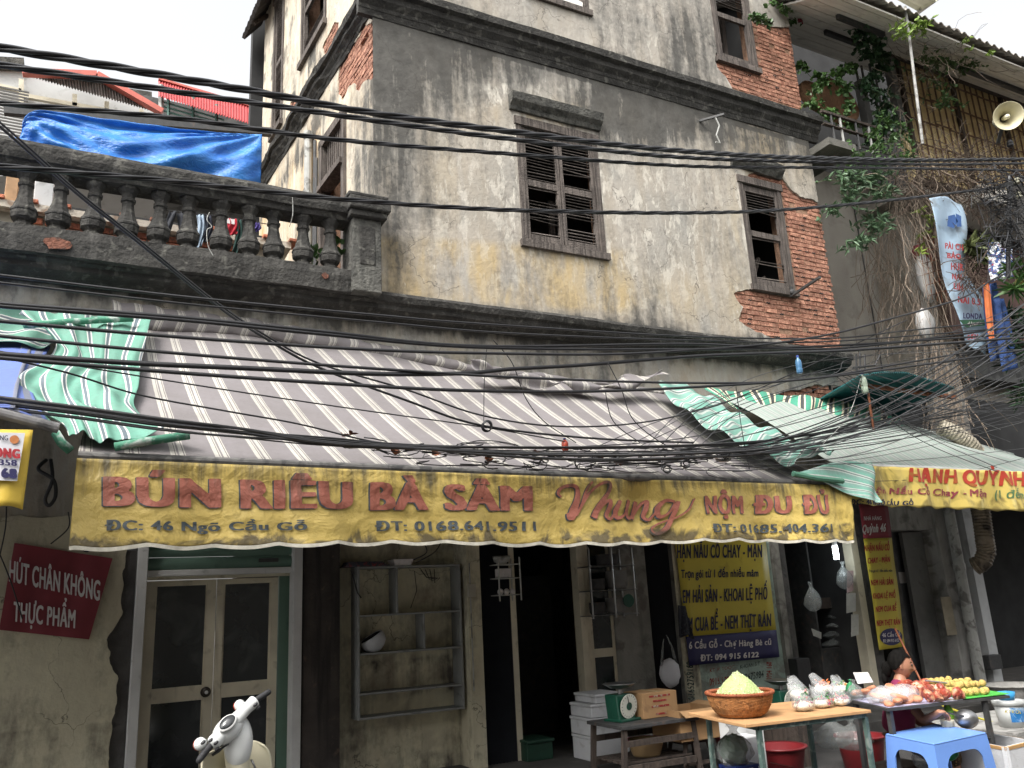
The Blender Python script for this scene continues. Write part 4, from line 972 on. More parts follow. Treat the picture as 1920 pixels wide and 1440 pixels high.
# left neighbour's awning
la = thing('blue_grey_awning', PY(40, 780, 6.0), 'blue and grey striped awning with yellow banner cut off at the left edge', 'awning')
LW = [[np.array(PY(*q)) for q in r] for r in [[(-1500, 640, 8.1), (-40, 640, 8.1), (45, 642, 8.0), (95, 650, 7.9)], [(-1500, 720, 6.6), (-60, 705, 6.8), (20, 705, 6.9), (60, 712, 7.1)], [(-1500, 740, 5.5), (-80, 762, 5.5), (20, 768, 5.5), (95, 796, 5.5)]]]  # first column stretches the canopy far out of view to shade the wall
b = MB(); b.grid(lambda u, v: (lambda p: (p[0], p[1], p[2]-.03*math.sin(v*3.1)))(bil(LW, u, v)), 30, 20); b.build('canopy', M_BLUC, la, smooth=True, uvfn=lambda u, v: (u*2.6+.1, v), solid=.003)
LW2 = [[np.array(PY(*q)) for q in r] for r in [[(-260, 570, 8.15), (-40, 572, 8.15), (60, 582, 8.15), (135, 592, 8.1)], [(-260, 650, 7.9), (-60, 640, 7.85), (40, 645, 7.8), (92, 652, 7.75)]]]
b = MB(); b.grid(lambda u, v: (lambda p: (p[0], p[1]-.02*math.sin(u*20), p[2]+.02*math.sin(u*14+v*6)))(bil(LW2, u, v)), 30, 8); o = b.build('green_top_sheet', M_GRN, la, smooth=True, uvfn=lambda u, v: (v*.8+u*.15, u), solid=.003)
b = MB(); b.tube([PY(-300, 757, 5.47), PY(0, 775, 5.47), PY(110, 803, 5.47)], .032, 12); b.build('front_bar', mat('sooty_steel_tube_light', C(135, 133, 132), .6, .3, 8, dirt=(9, .5, (.05, .05, .05), .8)), la)
vq = [np.array(PY(x, y, 5.42)) for x, y in [(-300, 800), (62, 806), (42, 955), (-320, 930)]]
def lv(u, v): 
    p = (vq[0]*(1-u)+vq[1]*u)*(1-v)+(vq[3]*(1-u)+vq[2]*u)*v; return (p[0], p[1]-.02*v*math.sin(u*16)-.01*math.sin(u*30)*v, p[2]+.012*math.sin(u*22)*(v > .95))
M_VAL2 = mat('clean_yellow_vinyl', C(216, 184, 72), .5, .12, 4, dirt=(8, .6, C(130, 105, 40), .5), bump=.08)
b = MB(); b.grid(lv, 40, 10); b.build('valance', M_VAL2, la, smooth=True, solid=.003)
pq = onY(5.38)
b = MB(); b.add([tuple(pq(*q)) for q in [(-250, 806), (47, 812), (32, 902), (-260, 890)]], [(0, 1, 2, 3)]); b.build('printed_panel', mat('white_print', C(215, 215, 220), .5, .05, 10, bump=0), la, solid=.002)
pq = onY(5.37)
lettering('NG', (0, 15, 816, 825, 816, 826), pq, M_NAVYD, la, .04, 0, 14); lettering('ONG', (-12, 38, 838, 857, 842, 860), pq, mat('red_print', C(165, 35, 45), .6), la, .09, 0, 20)
lettering('358', (-2, 32, 861, 872, 862, 874), pq, M_NAVY, la, .05, 0, 18); lettering('68', (2, 32, 877, 895, 879, 898), pq, M_NAVY, la, .09, 0, 18)
b = MB(); b.add([tuple(PY(27+9*math.cos(a), 824+8*math.sin(a), 5.372)) for a in np.linspace(0, 6.28, 20, False)], [tuple(range(20))]); b.build('round_logo', mat('orange_print', C(190, 120, 70), .6), la)
# right neighbour's awning
ra = thing('grey_green_awning', (9, 6.2, 2.9), 'faded grey green awning with torn yellow valance at the right edge', 'awning')
RWm = [[np.array(PY(*q)) for q in r] for r in [[(1330, 735, 8.1), (1450, 745, 8.1), (1600, 770, 8.1), (1700, 795, 8.1), (1900, 850, 8.1)], [(1420, 775, 7.4), (1520, 785, 7.4), (1630, 800, 7.4), (1740, 815, 7.4), (1930, 858, 7.4)], [(1560, 868, 6.25), (1640, 871, 6.22), (1760, 876, 6.2), (1880, 884, 6.2), (2150, 905, 6.2)]]]
b = MB(); b.grid(lambda u, v: (lambda p: (p[0], p[1], p[2]-.03*math.sin(v*3.1)))(bil(RWm, u, v)), 60, 24); b.build('canopy', M_GRYC, ra, smooth=True, uvfn=lambda u, v: (u*4.2, v), solid=.003)
RF = [[np.array(PY(*q)) for q in r] for r in [[(1320, 729, 8.05), (1400, 733, 8.05), (1500, 742, 8.05), (1560, 748, 8.05), (1640, 765, 8.05), (1700, 790, 8.05)], [(1375, 765, 7.7), (1430, 778, 7.7), (1500, 788, 7.7), (1560, 795, 7.7), (1640, 798, 7.7), (1690, 800, 7.8)]]]
b = MB(); b.grid(lambda u, v: (lambda p: (p[0], p[1]-.04*math.sin(u*30+v*2)*math.sin(3.1*v), p[2]+.02*math.sin(u*33)*(1-v)))(bil(RF, u, v)), 90, 8); b.build('green_top_flap', stripes('bright_green_striped_canvas', [(0, C(70, 150, 124)), (.35, C(225, 215, 185)), (.5, C(60, 66, 66)), (.75, C(225, 215, 185)), (.86, C(70, 150, 124))], .2, dirta=.15), ra, smooth=True, uvfn=lambda u, v: (u*3.2+v*.05, v), solid=.003)
RP = [[np.array(PY(*q)) for q in r] for r in [[(1228, 735, 7.75), (1290, 740, 7.8), (1340, 765, 7.7)], [(1300, 800, 6.9), (1345, 795, 7.0), (1400, 800, 7.1)], [(1390, 850, 6.3), (1430, 838, 6.5), (1480, 835, 6.6)], [(1490, 895, 5.95), (1545, 865, 6.1), (1565, 862, 6.2)]]]
pt = thing('green_patch_sheet', PY(1400, 880, 6.2), 'crumpled faded green striped sheet lying across the joint of the two right awnings', 'tarp')
b = MB(); b.grid(lambda u, v: (lambda p: (p[0], p[1]-.02, p[2]+.10+.04*math.sin(v*26+u*6)+.02*math.sin(u*17)))(bil(RP, u, v)), 30, 70); b.build('cloth', M_GRN2, pt, smooth=True, uvfn=lambda u, v: (v*2.3+.2*u, u), solid=.004)
RQ = [[np.array(PY(*q)) for q in r] for r in [[(1500, 885, 5.93), (1570, 866, 6.0), (1637, 866, 6.05)], [(1590, 925, 5.9), (1620, 915, 5.95), (1640, 905, 6.0)], [(1640, 940, 5.9), (1646, 942, 5.92), (1652, 943, 5.95)]]]
b = MB(); b.grid(lambda u, v: (lambda p: (p[0], p[1]-.02*math.sin(v*9+u*5), p[2]))(bil(RQ, u, v)), 20, 20); b.build('hanging_corner', M_GRN2, pt, smooth=True, uvfn=lambda u, v: (v*.8-.5*u, u), solid=.004)
b = MB(); b.tube([PY(1487, 888, 5.93), PY(1530, 897, 5.9), PY(1580, 902, 5.9)], .028, 8); b.build('rolled_edge', mat('green_hem2', C(75, 120, 100), .8, .2, 6), pt)
b = MB(); b.tube([PY(1560, 872, 6.17), PY(1760, 879, 6.17), PY(2150, 905, 6.17)], .026, 10); b.build('front_bar', mat('pale_tube', C(190, 190, 188), .6), ra)
rq = [np.array(PY(x, y, 6.12)) for x, y in [(1588, 872), (1960, 886), (1962, 962), (1588, 948)]]
rv_y = lambda x, z: 6.12-.03*math.sin(x*7)*max(0, min(1, (2.95-z)/.4))-.012*math.sin(x*19+z*7)
def rv(u, v):
    p = (rq[0]*(1-u)+rq[1]*u)*(1-v)+(rq[3]*(1-u)+rq[2]*u)*v; z = p[2]+(.02*abs(math.sin(u*30)) if v > .93 else 0); return (p[0], rv_y(p[0], z), z)
M_VAL3 = mat('mouldy_yellow_vinyl', C(214, 190, 104), .5, .15, 3, dirt=(4, .5, C(120, 105, 60), .8), streak=(8, 1, .6, C(235, 225, 170), .6), bump=.15, bs=8)
b = MB(); b.grid(rv, 90, 12); b.build('valance', M_VAL3, ra, smooth=True, solid=.003)
def prv(x, y):
    p = PY(x, y, 6.1); return (p[0], rv_y(p[0], p[2])-.008, p[2])
M_VR3 = mat('worn_red_print', C(178, 62, 44), .6, .15, 6, dirt=(9, .52, C(150, 110, 50), .7), bump=0); M_VP3 = mat('worn_maroon_print', C(140, 62, 70), .6, .15, 6, dirt=(14, .55, C(200, 170, 90), .8), bump=0)
lettering('HẠNH QUỲNH', (1706, 1922, 877, 903, 884, 912), prv, M_VR3, ra, .06, 0, 24)
lettering('hận Nấu Cỗ Chay - Mặn', (1634, 1856, 913, 924, 918, 932), prv, M_VP3, ra, .03, 0, 20)
lettering('(1 đến', (1869, 1920, 918, 933, 920, 935), prv, mat('worn_green_print', C(90, 120, 80), .6), ra, .02, 0, 18)
lettering('ĐC: 46 NGÕ CẦU GỖ', (1597, 1712, 936, 946, 939, 947), prv, M_NAVYD, ra, .045, 0, 18)
# ============================================================ BALUSTRADE
bal = thing('terrace_balustrade', (0.5, 7.9, 4.98), 'blackened stone balustrade with bulbous balusters along the terrace', 'balustrade')
YB = 7.95; RX0, RX1 = -1.9, float(PY(652, 440, YB)[0])
zr_t = float(PY(420, 322, YB-.15)[2]); zb_t = float(PY(300, 462, YB)[2])
mould('top_rail', [(-.16, .0), (.10, .0), (.12, .05), (.15, .06), (.17, .12), (.17, .19), (.14, .235), (-.16, .25)], zr_t-.28, RX0, RX1, M_BLK, par=bal, base=YB, seg=90, rough=.009, seed=8)
mould('base_course', [(-.16, -.14), (.12, -.14), (.13, .02), (.12, .11), (.10, .12), (-.16, .12)], zb_t-.13, RX0, RX1+.05, M_BLK, par=bal, base=YB, seg=90, rough=.010, seed=9)
zA, zB_ = zb_t-.01, zr_t-.28; H = zB_-zA
prof = [(.085, 0), (.085, .05), (.06, .07), (.062, .10), (.095, .16), (.10, .24), (.098, .27), (.104, .28), (.104, .31), (.085, .36), (.062, .5), (.05, .64), (.05, .72), (.062, .74), (.062, .78), (.052, .80), (.055, .86), (.085, .95), (.088, 1.)]
bxs = [float(PY(x, y, YB)[0]) for x, y in ((48, 375), (111, 385), (176, 395), (239, 405), (298, 414), (354, 424), (415, 434), (467, 441), (514, 449), (568, 457), (619, 465))]
bxs = [bxs[0]-.30, bxs[0]-.60, bxs[0]-.9]+bxs
me0 = None
for i, x in enumerate(bxs):
    if me0 is None:
        mb = MB(); mb.lathe([(r*1.1, z*H) for r, z in prof], (0, 0, 0), 8, sq=True); q = mb.build('baluster', M_BLK, None, loc=(0, 0, 0)); q.parent = bal; me0 = q
    else: q = me0.copy(); COL.objects.link(q)
    q.location = Vector((x, YB, zA))-bal.location; q.rotation_euler = (random.uniform(-.02, .02), random.uniform(-.02, .02), random.uniform(-.1, .1))
px0, px1 = RX1+.0, float(PY(705, 480, YB)[0])
b = MB(); b.box(px0, px1, YB-.19, YB+.2, zb_t-.27, zr_t-.27); b.build('end_pillar', M_STN, bal, bevel=.012)
b = MB(); b.box(px0+.07, px1-.07, YB-.2, YB-.17, zb_t+.03, zr_t-.36); b.build('pillar_panel', M_BLK, bal, bevel=.01)
b = MB(); b.box(px0-.04, px1+.05, YB-.25, YB+.2, zr_t-.27, zr_t-.20); b.box(px0-.06, px1+.08, YB-.29, YB+.2, zr_t-.198, zr_t-.06); b.box(px0-.07, px1+.06, YB-.27, YB+.2, zr_t-.058, zr_t-.01); b.build('pillar_cap', M_BLK, bal, bevel=.015)
# pits where the render fell off
for (x, y, w_, h_) in ((108, 457, 40, 9), (610, 517, 14, 5)):
    p = PY(x, y, YB-.135); b = MB(); vs = []
    for a in np.linspace(0, 2*math.pi, 12, False): r_ = random.uniform(.75, 1.2); vs.append((p[0]+w_/190*.5*math.cos(a)*r_, YB-.142, p[2]+h_/150*math.sin(a)*r_))
    b.prism(vs, (0, .01, 0)); b.build('exposed_brick', mat('sooty_brick', C(120, 78, 62), .95, .4, 20, dirt=(18, .5, C(60, 50, 45), .8), bump=.8), bal)
M_W2 = mat('dusty_wire_sheath', (.06, .06, .062), .6, .3, 9, bump=.05); M_W3 = mat('faded_grey_wire', (.13, .13, .13), .6, .3, 9, bump=.05)
def wire(name, pts, r, label, group=None, m=None, sub=10, n=6, cat='wire', jit=0, seed=0):
    """pts: photo x,y and real depth Y; smooth sagging line through them"""
    rr = random.Random(seed+len(pts)*7+int(pts[0][1])); P = [Vector(PY(x, y, Y)) for x, y, Y in pts]; out = []
    for i in range(len(P)-1):
        p0, p1, p2, p3 = P[max(i-1, 0)], P[i], P[i+1], P[min(i+2, len(P)-1)]
        for k in range(sub):
            t_ = k/sub; out.append(.5*((2*p1)+(p2-p0)*t_+(2*p0-5*p1+4*p2-p3)*t_*t_+(3*p1-p0-3*p2+p3)*t_**3)+Vector((0, rr.uniform(-jit, jit), rr.uniform(-jit, jit))))
    out.append(P[-1]); b = MB(); b.tube(out, r, n); return b.build(name, m or M_WIRE, None, label, cat, group, smooth=True)
wire('loose_string', [(393, 398, 7.7), (388, 412, 7.7), (397, 425, 7.7), (388, 432, 7.7), (390, 460, 7.7), (400, 480, 7.7)], .004, 'thin grey string knotted round the balustrade rail near its middle', cat='string', m=M_PIPE)
wire('loose_string', [(548, 362, 7.7), (549, 400, 7.7), (543, 425, 7.7)], .004, 'short grey string dangling from the rail left of the end pillar', cat='string', m=M_PIPE)
# terrace floor and things behind the balustrade
M_BGW = mat('grey_white_cladding', C(190, 190, 188), .6, .12, 3, dirt=(5, .6, C(140, 138, 132), .6), bump=.05)
M_CREW = mat('dirty_cream_wall', (.42, .38, .30), .95, .2, 4, dirt=(6, .55, (.2, .17, .13), .7), bump=.3)
tw = thing('terrace_back_wall', (0, 11, 4.9), 'low brick and plaster wall with tiled ledge behind the balusters', 'wall')
b = MB(); b.box(-4, 2.3, 8.3, 12.8, 4.75, 4.9); b.build('terrace_floor', M_CEM, tw)
za, zb = float(PY(200, 425, 10.4)[2]), float(PY(200, 412, 10.4)[2])
b = MB(); b.box(-4, 2.2, 10.4, 10.6, 4.9, za); b.build('low_wall', M_CREW, tw)
b = MB(); b.box(-4, 2.25, 10.25, 10.65, za+.002, za+.09); b.build('ledge', mat('chipped_white_ledge', C(190, 180, 165), .9, .2, 8, dirt=(9, .5, C(120, 95, 75), .8), bump=.4), tw)
for k in range(14):
    b = MB(); x = -2.2+k*.34; b.box(x, x+.16, 10.22, 10.5, za+.092, za+.14); b.build('ledge_tile', M_BRICKD, tw, bevel=.01)
r_ = random.Random(3)
for j in range(6):
    for i in range(13):
        if i < 3+(j % 2) : continue
        b = MB(); x = -1.6+i*.25+(j % 2)*.12; b.box(x, x+.225, 10.36+r_.uniform(0, .02), 10.45, za-.1-j*.085, za-.03-j*.085); b.build('brick', M_BRICKD, tw)
b = MB(); b.box(-4, 2.3, 12.6, 12.8, 4.9, 7.6); b.build('back_wall', M_DARK, tw)
b = MB(); b.beam((-1.1, 10, 7.45), (1.9, 10, 7.88), .08, .1); b.build('roof_beam', M_METD, tw)
b = MB()
for k in range(24): b.box(-3.0, -.9, 10.3+k*.0, 10.31, 7.0+k*.04, 7.02+k*.04)
b.build('shutter_lines', mat('grey_slat_wall', C(95, 92, 88), .8), tw)
for (x0, y0, x1, y1, m, nm, lb) in ((10, 343, 38, 372, mat('tan_board', C(170, 135, 100), .8), 'cardboard_box', 'small tan cardboard box on the terrace ledge behind the first baluster'), (65, 352, 103, 366, M_BGW, 'white_crate', 'small white crate on the terrace ledge between the first balusters')):
    a = PY(x0, y1, 10.45); c = PY(x1, y0, 10.45); b = MB(); b.box(a[0], c[0], 10.3, 10.6, za+.09, c[2]); b.build(nm, m, None, lb, 'box', bevel=.01)
# clothes drying
CL = [('trousers', (318, 396), (345, 400), 78, C(38, 40, 46), 'dark grey trousers with splayed legs drying behind the balustrade'),
      ('trousers', (369, 403), (383, 404), 65, C(150, 165, 180), 'pale grey blue trousers drying behind the balustrade'), ('shirt', (383, 404), (397, 406), 50, C(28, 32, 44), 'navy garment drying beside the pale trousers'),
      ('shirt', (422, 410), (447, 412), 32, C(170, 38, 52), 'red shirt with white shoulder drying behind the balustrade'), ('towel', (440, 412), (454, 414), 68, C(16, 48, 42), 'dark green towel hanging beside the red shirt'),
      ('shirt', (476, 418), (487, 419), 18, C(70, 58, 120), 'small purple garment hanging near the right balusters')]
for i, (nm, a, c, L_, col, lb) in enumerate(CL):
    A_, B_ = np.array(PY(*a, 8.9)), np.array(PY(*c, 8.9)); Ln = L_/165
    m = mat(nm+'_cloth%d' % i, col, .9, .2, 15, bump=.2, bs=80)
    b = MB(); legs = 2 if nm == 'trousers' and i == 0 else 1
    if legs == 2:
        for s in (0, 1):
            def lf(u, v, s=s):
                p = A_*(1-(u+s)/2)+B_*((u+s)/2); sp_ = (s-.5)*.16*v; return (p[0]+sp_-.10*v*(1-s)*.3, p[1]+.03*math.sin(u*6+v*3), p[2]-Ln*v)
            b.grid(lf, 6, 10)
    else: b.grid(lambda u, v: (A_[0]*(1-u)+B_[0]*u+.02*math.sin(v*4), 8.9+.025*math.sin(u*14+v*3), A_[2]*(1-u)+B_[2]*u-Ln*v*(1-.08*math.sin(u*9))), 10, 10)
    b.build(nm, m, None, lb, 'clothing', smooth=True, solid=.006)
    if i == 3: b = MB(); b.grid(lambda u, v: (A_[0]+(B_[0]-A_[0])*u*.7, 8.88, A_[2]-.06*v), 3, 2); b.build('white_collar', M_LWHITE, bpy.data.objects[-1] if False else tw)
wire('clothes_line', [(300, 393, 8.9), (400, 404, 8.9), (500, 420, 8.9)], .005, 'thin clothes line strung behind the balustrade', cat='line')
# plants on the balustrade
M_LEAF = mat('fresh_leaf', (.06, .13, .03), .5, .35, 6, bump=.1, rnd=.2); M_LEAFD = mat('dark_leaf', (.035, .085, .035), .5, .35, 6, bump=.1); M_LEAFY = mat('lime_leaf', (.20, .30, .05), .5, .3, 6, bump=.1)
M_STEM = mat('dead_vine_stem', C(132, 118, 104), .95, .3, 8, bump=.2); M_STEMG = mat('green_stem', (.08, .12, .04), .8, .3, 8)
def leaf(b, p, d, L_, w_, rr, heart=False):
    d = Vector(d).normalized(); u = Vector((rr.uniform(-1, 1), rr.uniform(-1, 1), rr.uniform(-.2, 1))); s = d.cross(u)
    s = s.normalized() if s.length > 1e-3 else Vector((1, 0, 0)); n_ = s.cross(d)*.18*L_
    P = [p, p+d*L_*.3+s*w_*.5+n_*.5, p+d*L_*.7+s*w_*.36+n_*.4, p+d*L_, p+d*L_*.7-s*w_*.36+n_*.4, p+d*L_*.3-s*w_*.5+n_*.5, p+d*L_*.5-n_*.3]
    if heart: P[1] = p+d*L_*.12+s*w_*.6; P[5] = p+d*L_*.12-s*w_*.6
    b.add(P, [(0, 1, 6), (1, 2, 6), (2, 3, 6), (3, 4, 6), (4, 5, 6), (5, 0, 6)])
for i, (x, y, n_, lb) in enumerate(((585, 505, 16, 'small leafy weed growing between the last balusters'), (630, 480, 14, 'small green plant sprouting beside the end pillar'))):
    p0 = Vector(PY(x, y, 8.1)); t = thing('weed', p0, lb, 'plant'); rr = random.Random(i); b = MB(); sb_ = MB()
    for k in range(n_):
        h_ = rr.uniform(.02, .22); q = p0+Vector((rr.uniform(-.08, .08), rr.uniform(-.05, .05), h_)); leaf(b, q, (rr.uniform(-1, 1), rr.uniform(-1, .3), rr.uniform(0, 1)), .10, .07, rr)
    sb_.tube([p0, p0+Vector((.01, 0, .12)), p0+Vector((.0, 0, .24))], .006, 5)
    tag(b.build('leaves', M_LEAF, t), kind='stuff'); sb_.build('stem', M_STEMG, t)
# blue tarp
tp_ = thing('blue_tarp', PY(260, 340, 9.3), 'shiny blue plastic tarp strung up above the balustrade', 'tarp')
TP = [[(40, 258, 9.2), (62, 212, 9.3), (200, 228, 9.35), (350, 245, 9.35), (491, 252, 9.3)], [(30, 280, 9.2), (90, 255, 9.1), (210, 285, 9.1), (360, 290, 9.1), (491, 300, 9.2)], [(95, 300, 9.2), (150, 320, 9.2), (250, 345, 9.2), (370, 352, 9.2), (489, 362, 9.2)]]
TW = [[np.array(PY(*q)) for q in r] for r in TP]
def tpf(u, v):
    p = bil(TW, u, v); ca = (u-.08)*4; r1 = math.atan2(v+.02, abs(u-.09)+.02); r2 = math.atan2(v+.02, 1.02-u); w1_ = math.exp(-abs(u-.09)*2.6); w2_ = math.exp(-(1-u)*2.4)
    h = .045*math.sin(r1*21)*w1_*min(1, 3*abs(u-.09)+v)+.05*math.sin(r2*19)*w2_*min(1, 4*(1-u)+v)+.03*math.sin((v-.8*(u-.5)**2*-1)*19+u*3)*math.sin(math.pi*u)+.006*math.sin(u*50+v*29)
    return (p[0], p[1]-h*1.1, p[2]-.02*h)
b = MB(); b.grid(tpf, 110, 50)
n_ = NT('blue_polythene', .32); c_ = n_.mix(n_.rng(n_.noise(3, 6), .35, .7), C(30, 96, 178), C(58, 132, 205)); n_.bump(n_.m2('ADD', n_.noise(16, 8, (.5, 1, 1), 1.2), n_.noise(4, 6, None, .8)), .5, .04)
b.build('sheet', n_.out(c_), tp_, smooth=True, solid=.003)
b = MB(); b.tube([PY(-40, 270, 9.2), PY(0, 262, 9.2), PY(45, 268, 9.15), PY(100, 290, 9.1)], [.03, .04, .05, .02], 8); b.build('twisted_edge', n_.m, tp_, smooth=True)
# houses behind the terrace
h1 = thing('white_clad_house', (-1, 14, 0), 'far white clad house with corrugated gable behind the blue tarp', 'house')
def P14(x, y, Y=14): return tuple(PY(x, y, Y))
b = MB(); b.prism([P14(-200, 120), P14(45, 135), P14(310, 215), P14(310, 330), P14(-200, 330)], (0, 3, 0)); b.build('wall', M_BGW, h1)
b = MB(); b.prism([P14(-200, 95, 13.9), P14(45, 108, 13.9), P14(45, 128, 13.9), P14(-200, 118, 13.9)], (0, .8, 0)); b.build('parapet', M_STN, h1)
for (xa, ya, xb, yb) in ((40, 150, 40, 205), (140, 178, 140, 200), (200, 192, 200, 210), (265, 207, 265, 216), (45, 180, 220, 212), (-10, 160, 40, 172)):
    b = MB(); b.beam(P14(xa, ya, 13.9), P14(xb, yb, 13.9), .07); b.build('cladding_frame', M_CREAMP, h1)
b = MB(); q0, q1 = np.array(P14(55, 143, 13.7)), np.array(P14(300, 212, 13.7)); tpz = np.array(P14(180, 142, 13.7))
vs = []; N_ = 46
for i in range(N_*2+1):
    t_ = i/(N_*2); lo_ = q0*(1-t_)+q1*t_; x = 55+245*t_; yt = np.interp(x, [55, 180, 300], [140, 143, 205]); hi_ = np.array(P14(x, yt, 13.7)); off_ = .03 if i % 2 else -.03
    vs += [(lo_[0], 13.7+off_, lo_[2]), (hi_[0], 13.7+off_, hi_[2])]
b.add(vs, [(2*i, 2*i+2, 2*i+3, 2*i+1) for i in range(N_*2)]); b.build('corrugated_gable', mat('dirty_corrugated_sheet', C(150, 142, 138), .7, .35, 8, streak=(6, .8, .5, C(90, 75, 68), .8)), h1)
M_REDR = mat('salmon_ridge_tin', C(196, 105, 92), .6, .12, 6, dirt=(8, .6, C(140, 80, 70), .5))
b = MB(); b.beam(P14(42, 136, 13.6), P14(182, 141, 13.6), .14, .09); b.beam(P14(182, 141, 13.6), P14(304, 211, 13.6), .14, .09); b.build('ridge_flashing', M_REDR, h1)
h2 = thing('red_roofed_house', (2, 17, 0), 'far house with red corrugated roof and green railing behind the tarp', 'house')
vs = []; b = MB()
for i in range(81):
    t_ = i/80; x = 297+(500-297)*t_; yt = 150+(208-150)*t_; ybt = 182+(243-182)*t_; a = np.array(P14(x, yt, 17.5)); c = np.array(P14(x, ybt, 16.6)); o_ = .05 if i % 2 else 0
    vs += [(a[0], a[1], a[2]+o_), (c[0], c[1], c[2]+o_)]
b.add(vs, [(2*i, 2*i+2, 2*i+3, 2*i+1) for i in range(80)]); b.build('roof', mat('red_corrugated_tin', C(175, 72, 72), .55, .1, 3, dirt=(6, .6, C(120, 55, 55), .5)), h2, solid=.01)
b = MB(); b.beam(P14(297, 149, 17.4), P14(500, 209, 17.4), .12, .05); b.build('ridge_flashing', M_REDR, h2)
b = MB(); b.prism([P14(235, 170, 18), P14(500, 230, 18), P14(500, 330, 18), P14(235, 330, 18)], (0, 3, 0)); b.build('wall', M_INT, h2)
for k in range(5):
    b = MB(); b.tube([P14(302, 190+k*8, 17), P14(420, 225+k*8, 17)], .02, 6); b.build('rail', mat('green_iron', C(90, 130, 120), .6), h2)
for x in (302, 316, 362, 406):
    b = MB(); b.tube([P14(x, 160+(x-302)*.35, 17), P14(x, 235, 17)], .035 if x != 302 else .06, 6); b.build('rail_post', M_PIPE if x == 302 else _mc['green_iron'], h2)
b = MB(); b.prism([P14(345, 222, 12.9), P14(470, 250, 12.9), P14(470, 262, 12.9), P14(345, 240, 12.9)], (0, .3, 0)); b.build('pale_board', mat('pale_wood_board', C(215, 205, 190), .8), h2)
b = MB(); b.prism([P14(238, 165, 19), P14(285, 172, 19), P14(285, 200, 19), P14(238, 185, 19)], (0, .5, 0)); b.build('dark_tile_roof', M_STN, h2)
# ============================================================ RIGHT HOUSE, OVERGROWN
vh = thing('overgrown_house', (12, 9, 0), 'vine covered house at right with bamboo lattice upper room and wide corrugated eave', 'house')
M_GWALL = mat('damp_grey_render', (.36, .33, .285), .95, .2, 1.5, dirt=(2, .5, (.20, .18, .155), .7), streak=(3, .4, .5, (.42, .39, .34), .5), bump=.25)
b = MB(); b.box(9.75, 20, 9.3, 9.5, 3.3, 9.0); b.build('wall', M_GWALL, vh)
b = MB(); b.box(9.75, 12.4, 9.3, 9.5, 0, 3.3); b.build('lower_wall', M_DARK, vh)  # same wall below, shade of the dark alley put into its colour
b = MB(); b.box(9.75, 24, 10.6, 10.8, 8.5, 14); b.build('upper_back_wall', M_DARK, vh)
# projecting block on the right
bx = float(PY(1690, 560, 8.6)[0])
b = MB(); b.box(bx+.5, bx+1.4, 8.75, 9.3, 2.9, 8.2); b.build('pier', M_GWALL, vh)
b = MB(); b.tube([(PY(1645, 600, 9.2)[0], 9.27, 8.5), (PY(1645, 600, 9.2)[0], 9.27, 3.6)], .012, 6); b.build('conduit', M_METD, vh)
b = MB(); b.box(bx+1.0, 20, 8.95, 9.29, 5.2, 8.3); b.build('recess_wall', M_INT, vh)
# lattice room
LA, LB = PY(1678, 108, 8.2), PY(2100, 262, 8.2); lz1 = 11.0; lz0 = 8.45
lx = float(LA[0]-.0); 
b = MB(); b.box(lx, 22, 8.3, 8.4, lz0, lz1+.3); b.build('ochre_wall_sheet', mat('ochre_bamboo_sheet', C(226, 204, 152), .85, .12, 6, streak=(20, 1, .55, C(190, 160, 112), .6), bump=.15), vh)
M_BAM = mat('brown_bamboo', C(112, 86, 68), .85, .3, 12, bump=.2)
rr = random.Random(4); x = lx+.15; k = 0; me0 = None
while x < lx+6.2:
    mb = MB(); mb.beam((x+rr.uniform(-.02, .02), 8.26, lz0+.05), (x+rr.uniform(-.02, .02), 8.26, lz1), .026 if k % 8 else .08, .02 if k % 8 else .06); mb.build('lattice_slat' if k % 8 else 'lattice_post', M_BAM if k % 8 else M_WOODD, vh)
    z = lz0+.3+(k % 2)*.25
    if k % 2 == 0:
        for q in range(5):
            mb = MB(); zz = lz0+.35+q*.5+rr.uniform(-.03, .03); mb.beam((x, 8.245, zz), (x+.42, 8.245, zz), .02, .022); mb.build('lattice_rung', M_BAM, vh)
    x += .19; k += 1
b = MB(); b.beam((lx-.1, 8.22, lz1+.02), (lx+7, 8.22, lz1+.02), .08, .1); b.beam((lx-.1, 8.2, lz0-.02), (lx+7, 8.2, lz0-.02), .1, .14); b.build('lattice_rail', M_WOODD, vh)
b = MB(); b.box(lx-.25, 22, 8.2, 9.4, lz0-.22, lz0-.1); b.build('floor_slab', M_GWALL, vh)
p = PY(1855, 360, 7.6); b = MB(); b.box(p[0], p[0]+6, 7.7, 8.6, p[2]-.08, p[2]+.22); b.build('balcony_edge', mat('pale_balcony_edge', C(205, 200, 190), .8, .1, 4, dirt=(5, .55, C(120, 112, 100), .6)), vh)
b = MB(); b.box(p[0]-.3, p[0]+6, 8.55, 9.0, p[2]-2.3, p[2]-.3); b.build('maroon_wall', mat('dull_maroon_wall', C(88, 66, 60), .9, .2, 4), vh)
# timber posts of the open gallery
for (xa, ya, xb, yb) in ((1605, 150, 1632, 262), (1668, 95, 1690, 240)):
    A_, B_ = PY(xa, ya, 8.3), PY(xb, yb, 8.3); b = MB(); b.beam((B_[0], 8.3, A_[2]), (B_[0], 8.3, B_[2]-.1), .14); b.build('gallery_post', M_GREY, vh, bevel=.01)
for (x, y) in ((1618, 200), (1630, 205), (1645, 200), (1655, 215)):
    A_ = PY(x, y, 8.5); b = MB(); b.beam((A_[0], 8.5, A_[2]-.9), (A_[0], 8.5, A_[2]+.9), .03); b.build('window_bar', M_GREY, vh)
for y in (190, 225, 262):
    A_, B_ = PY(1600, y+8, 8.52), PY(1680, y-8, 8.52); b = MB(); b.beam((A_[0], 8.52, A_[2]), (B_[0], 8.52, A_[2]), .03); b.build('window_bar', M_GREY, vh)
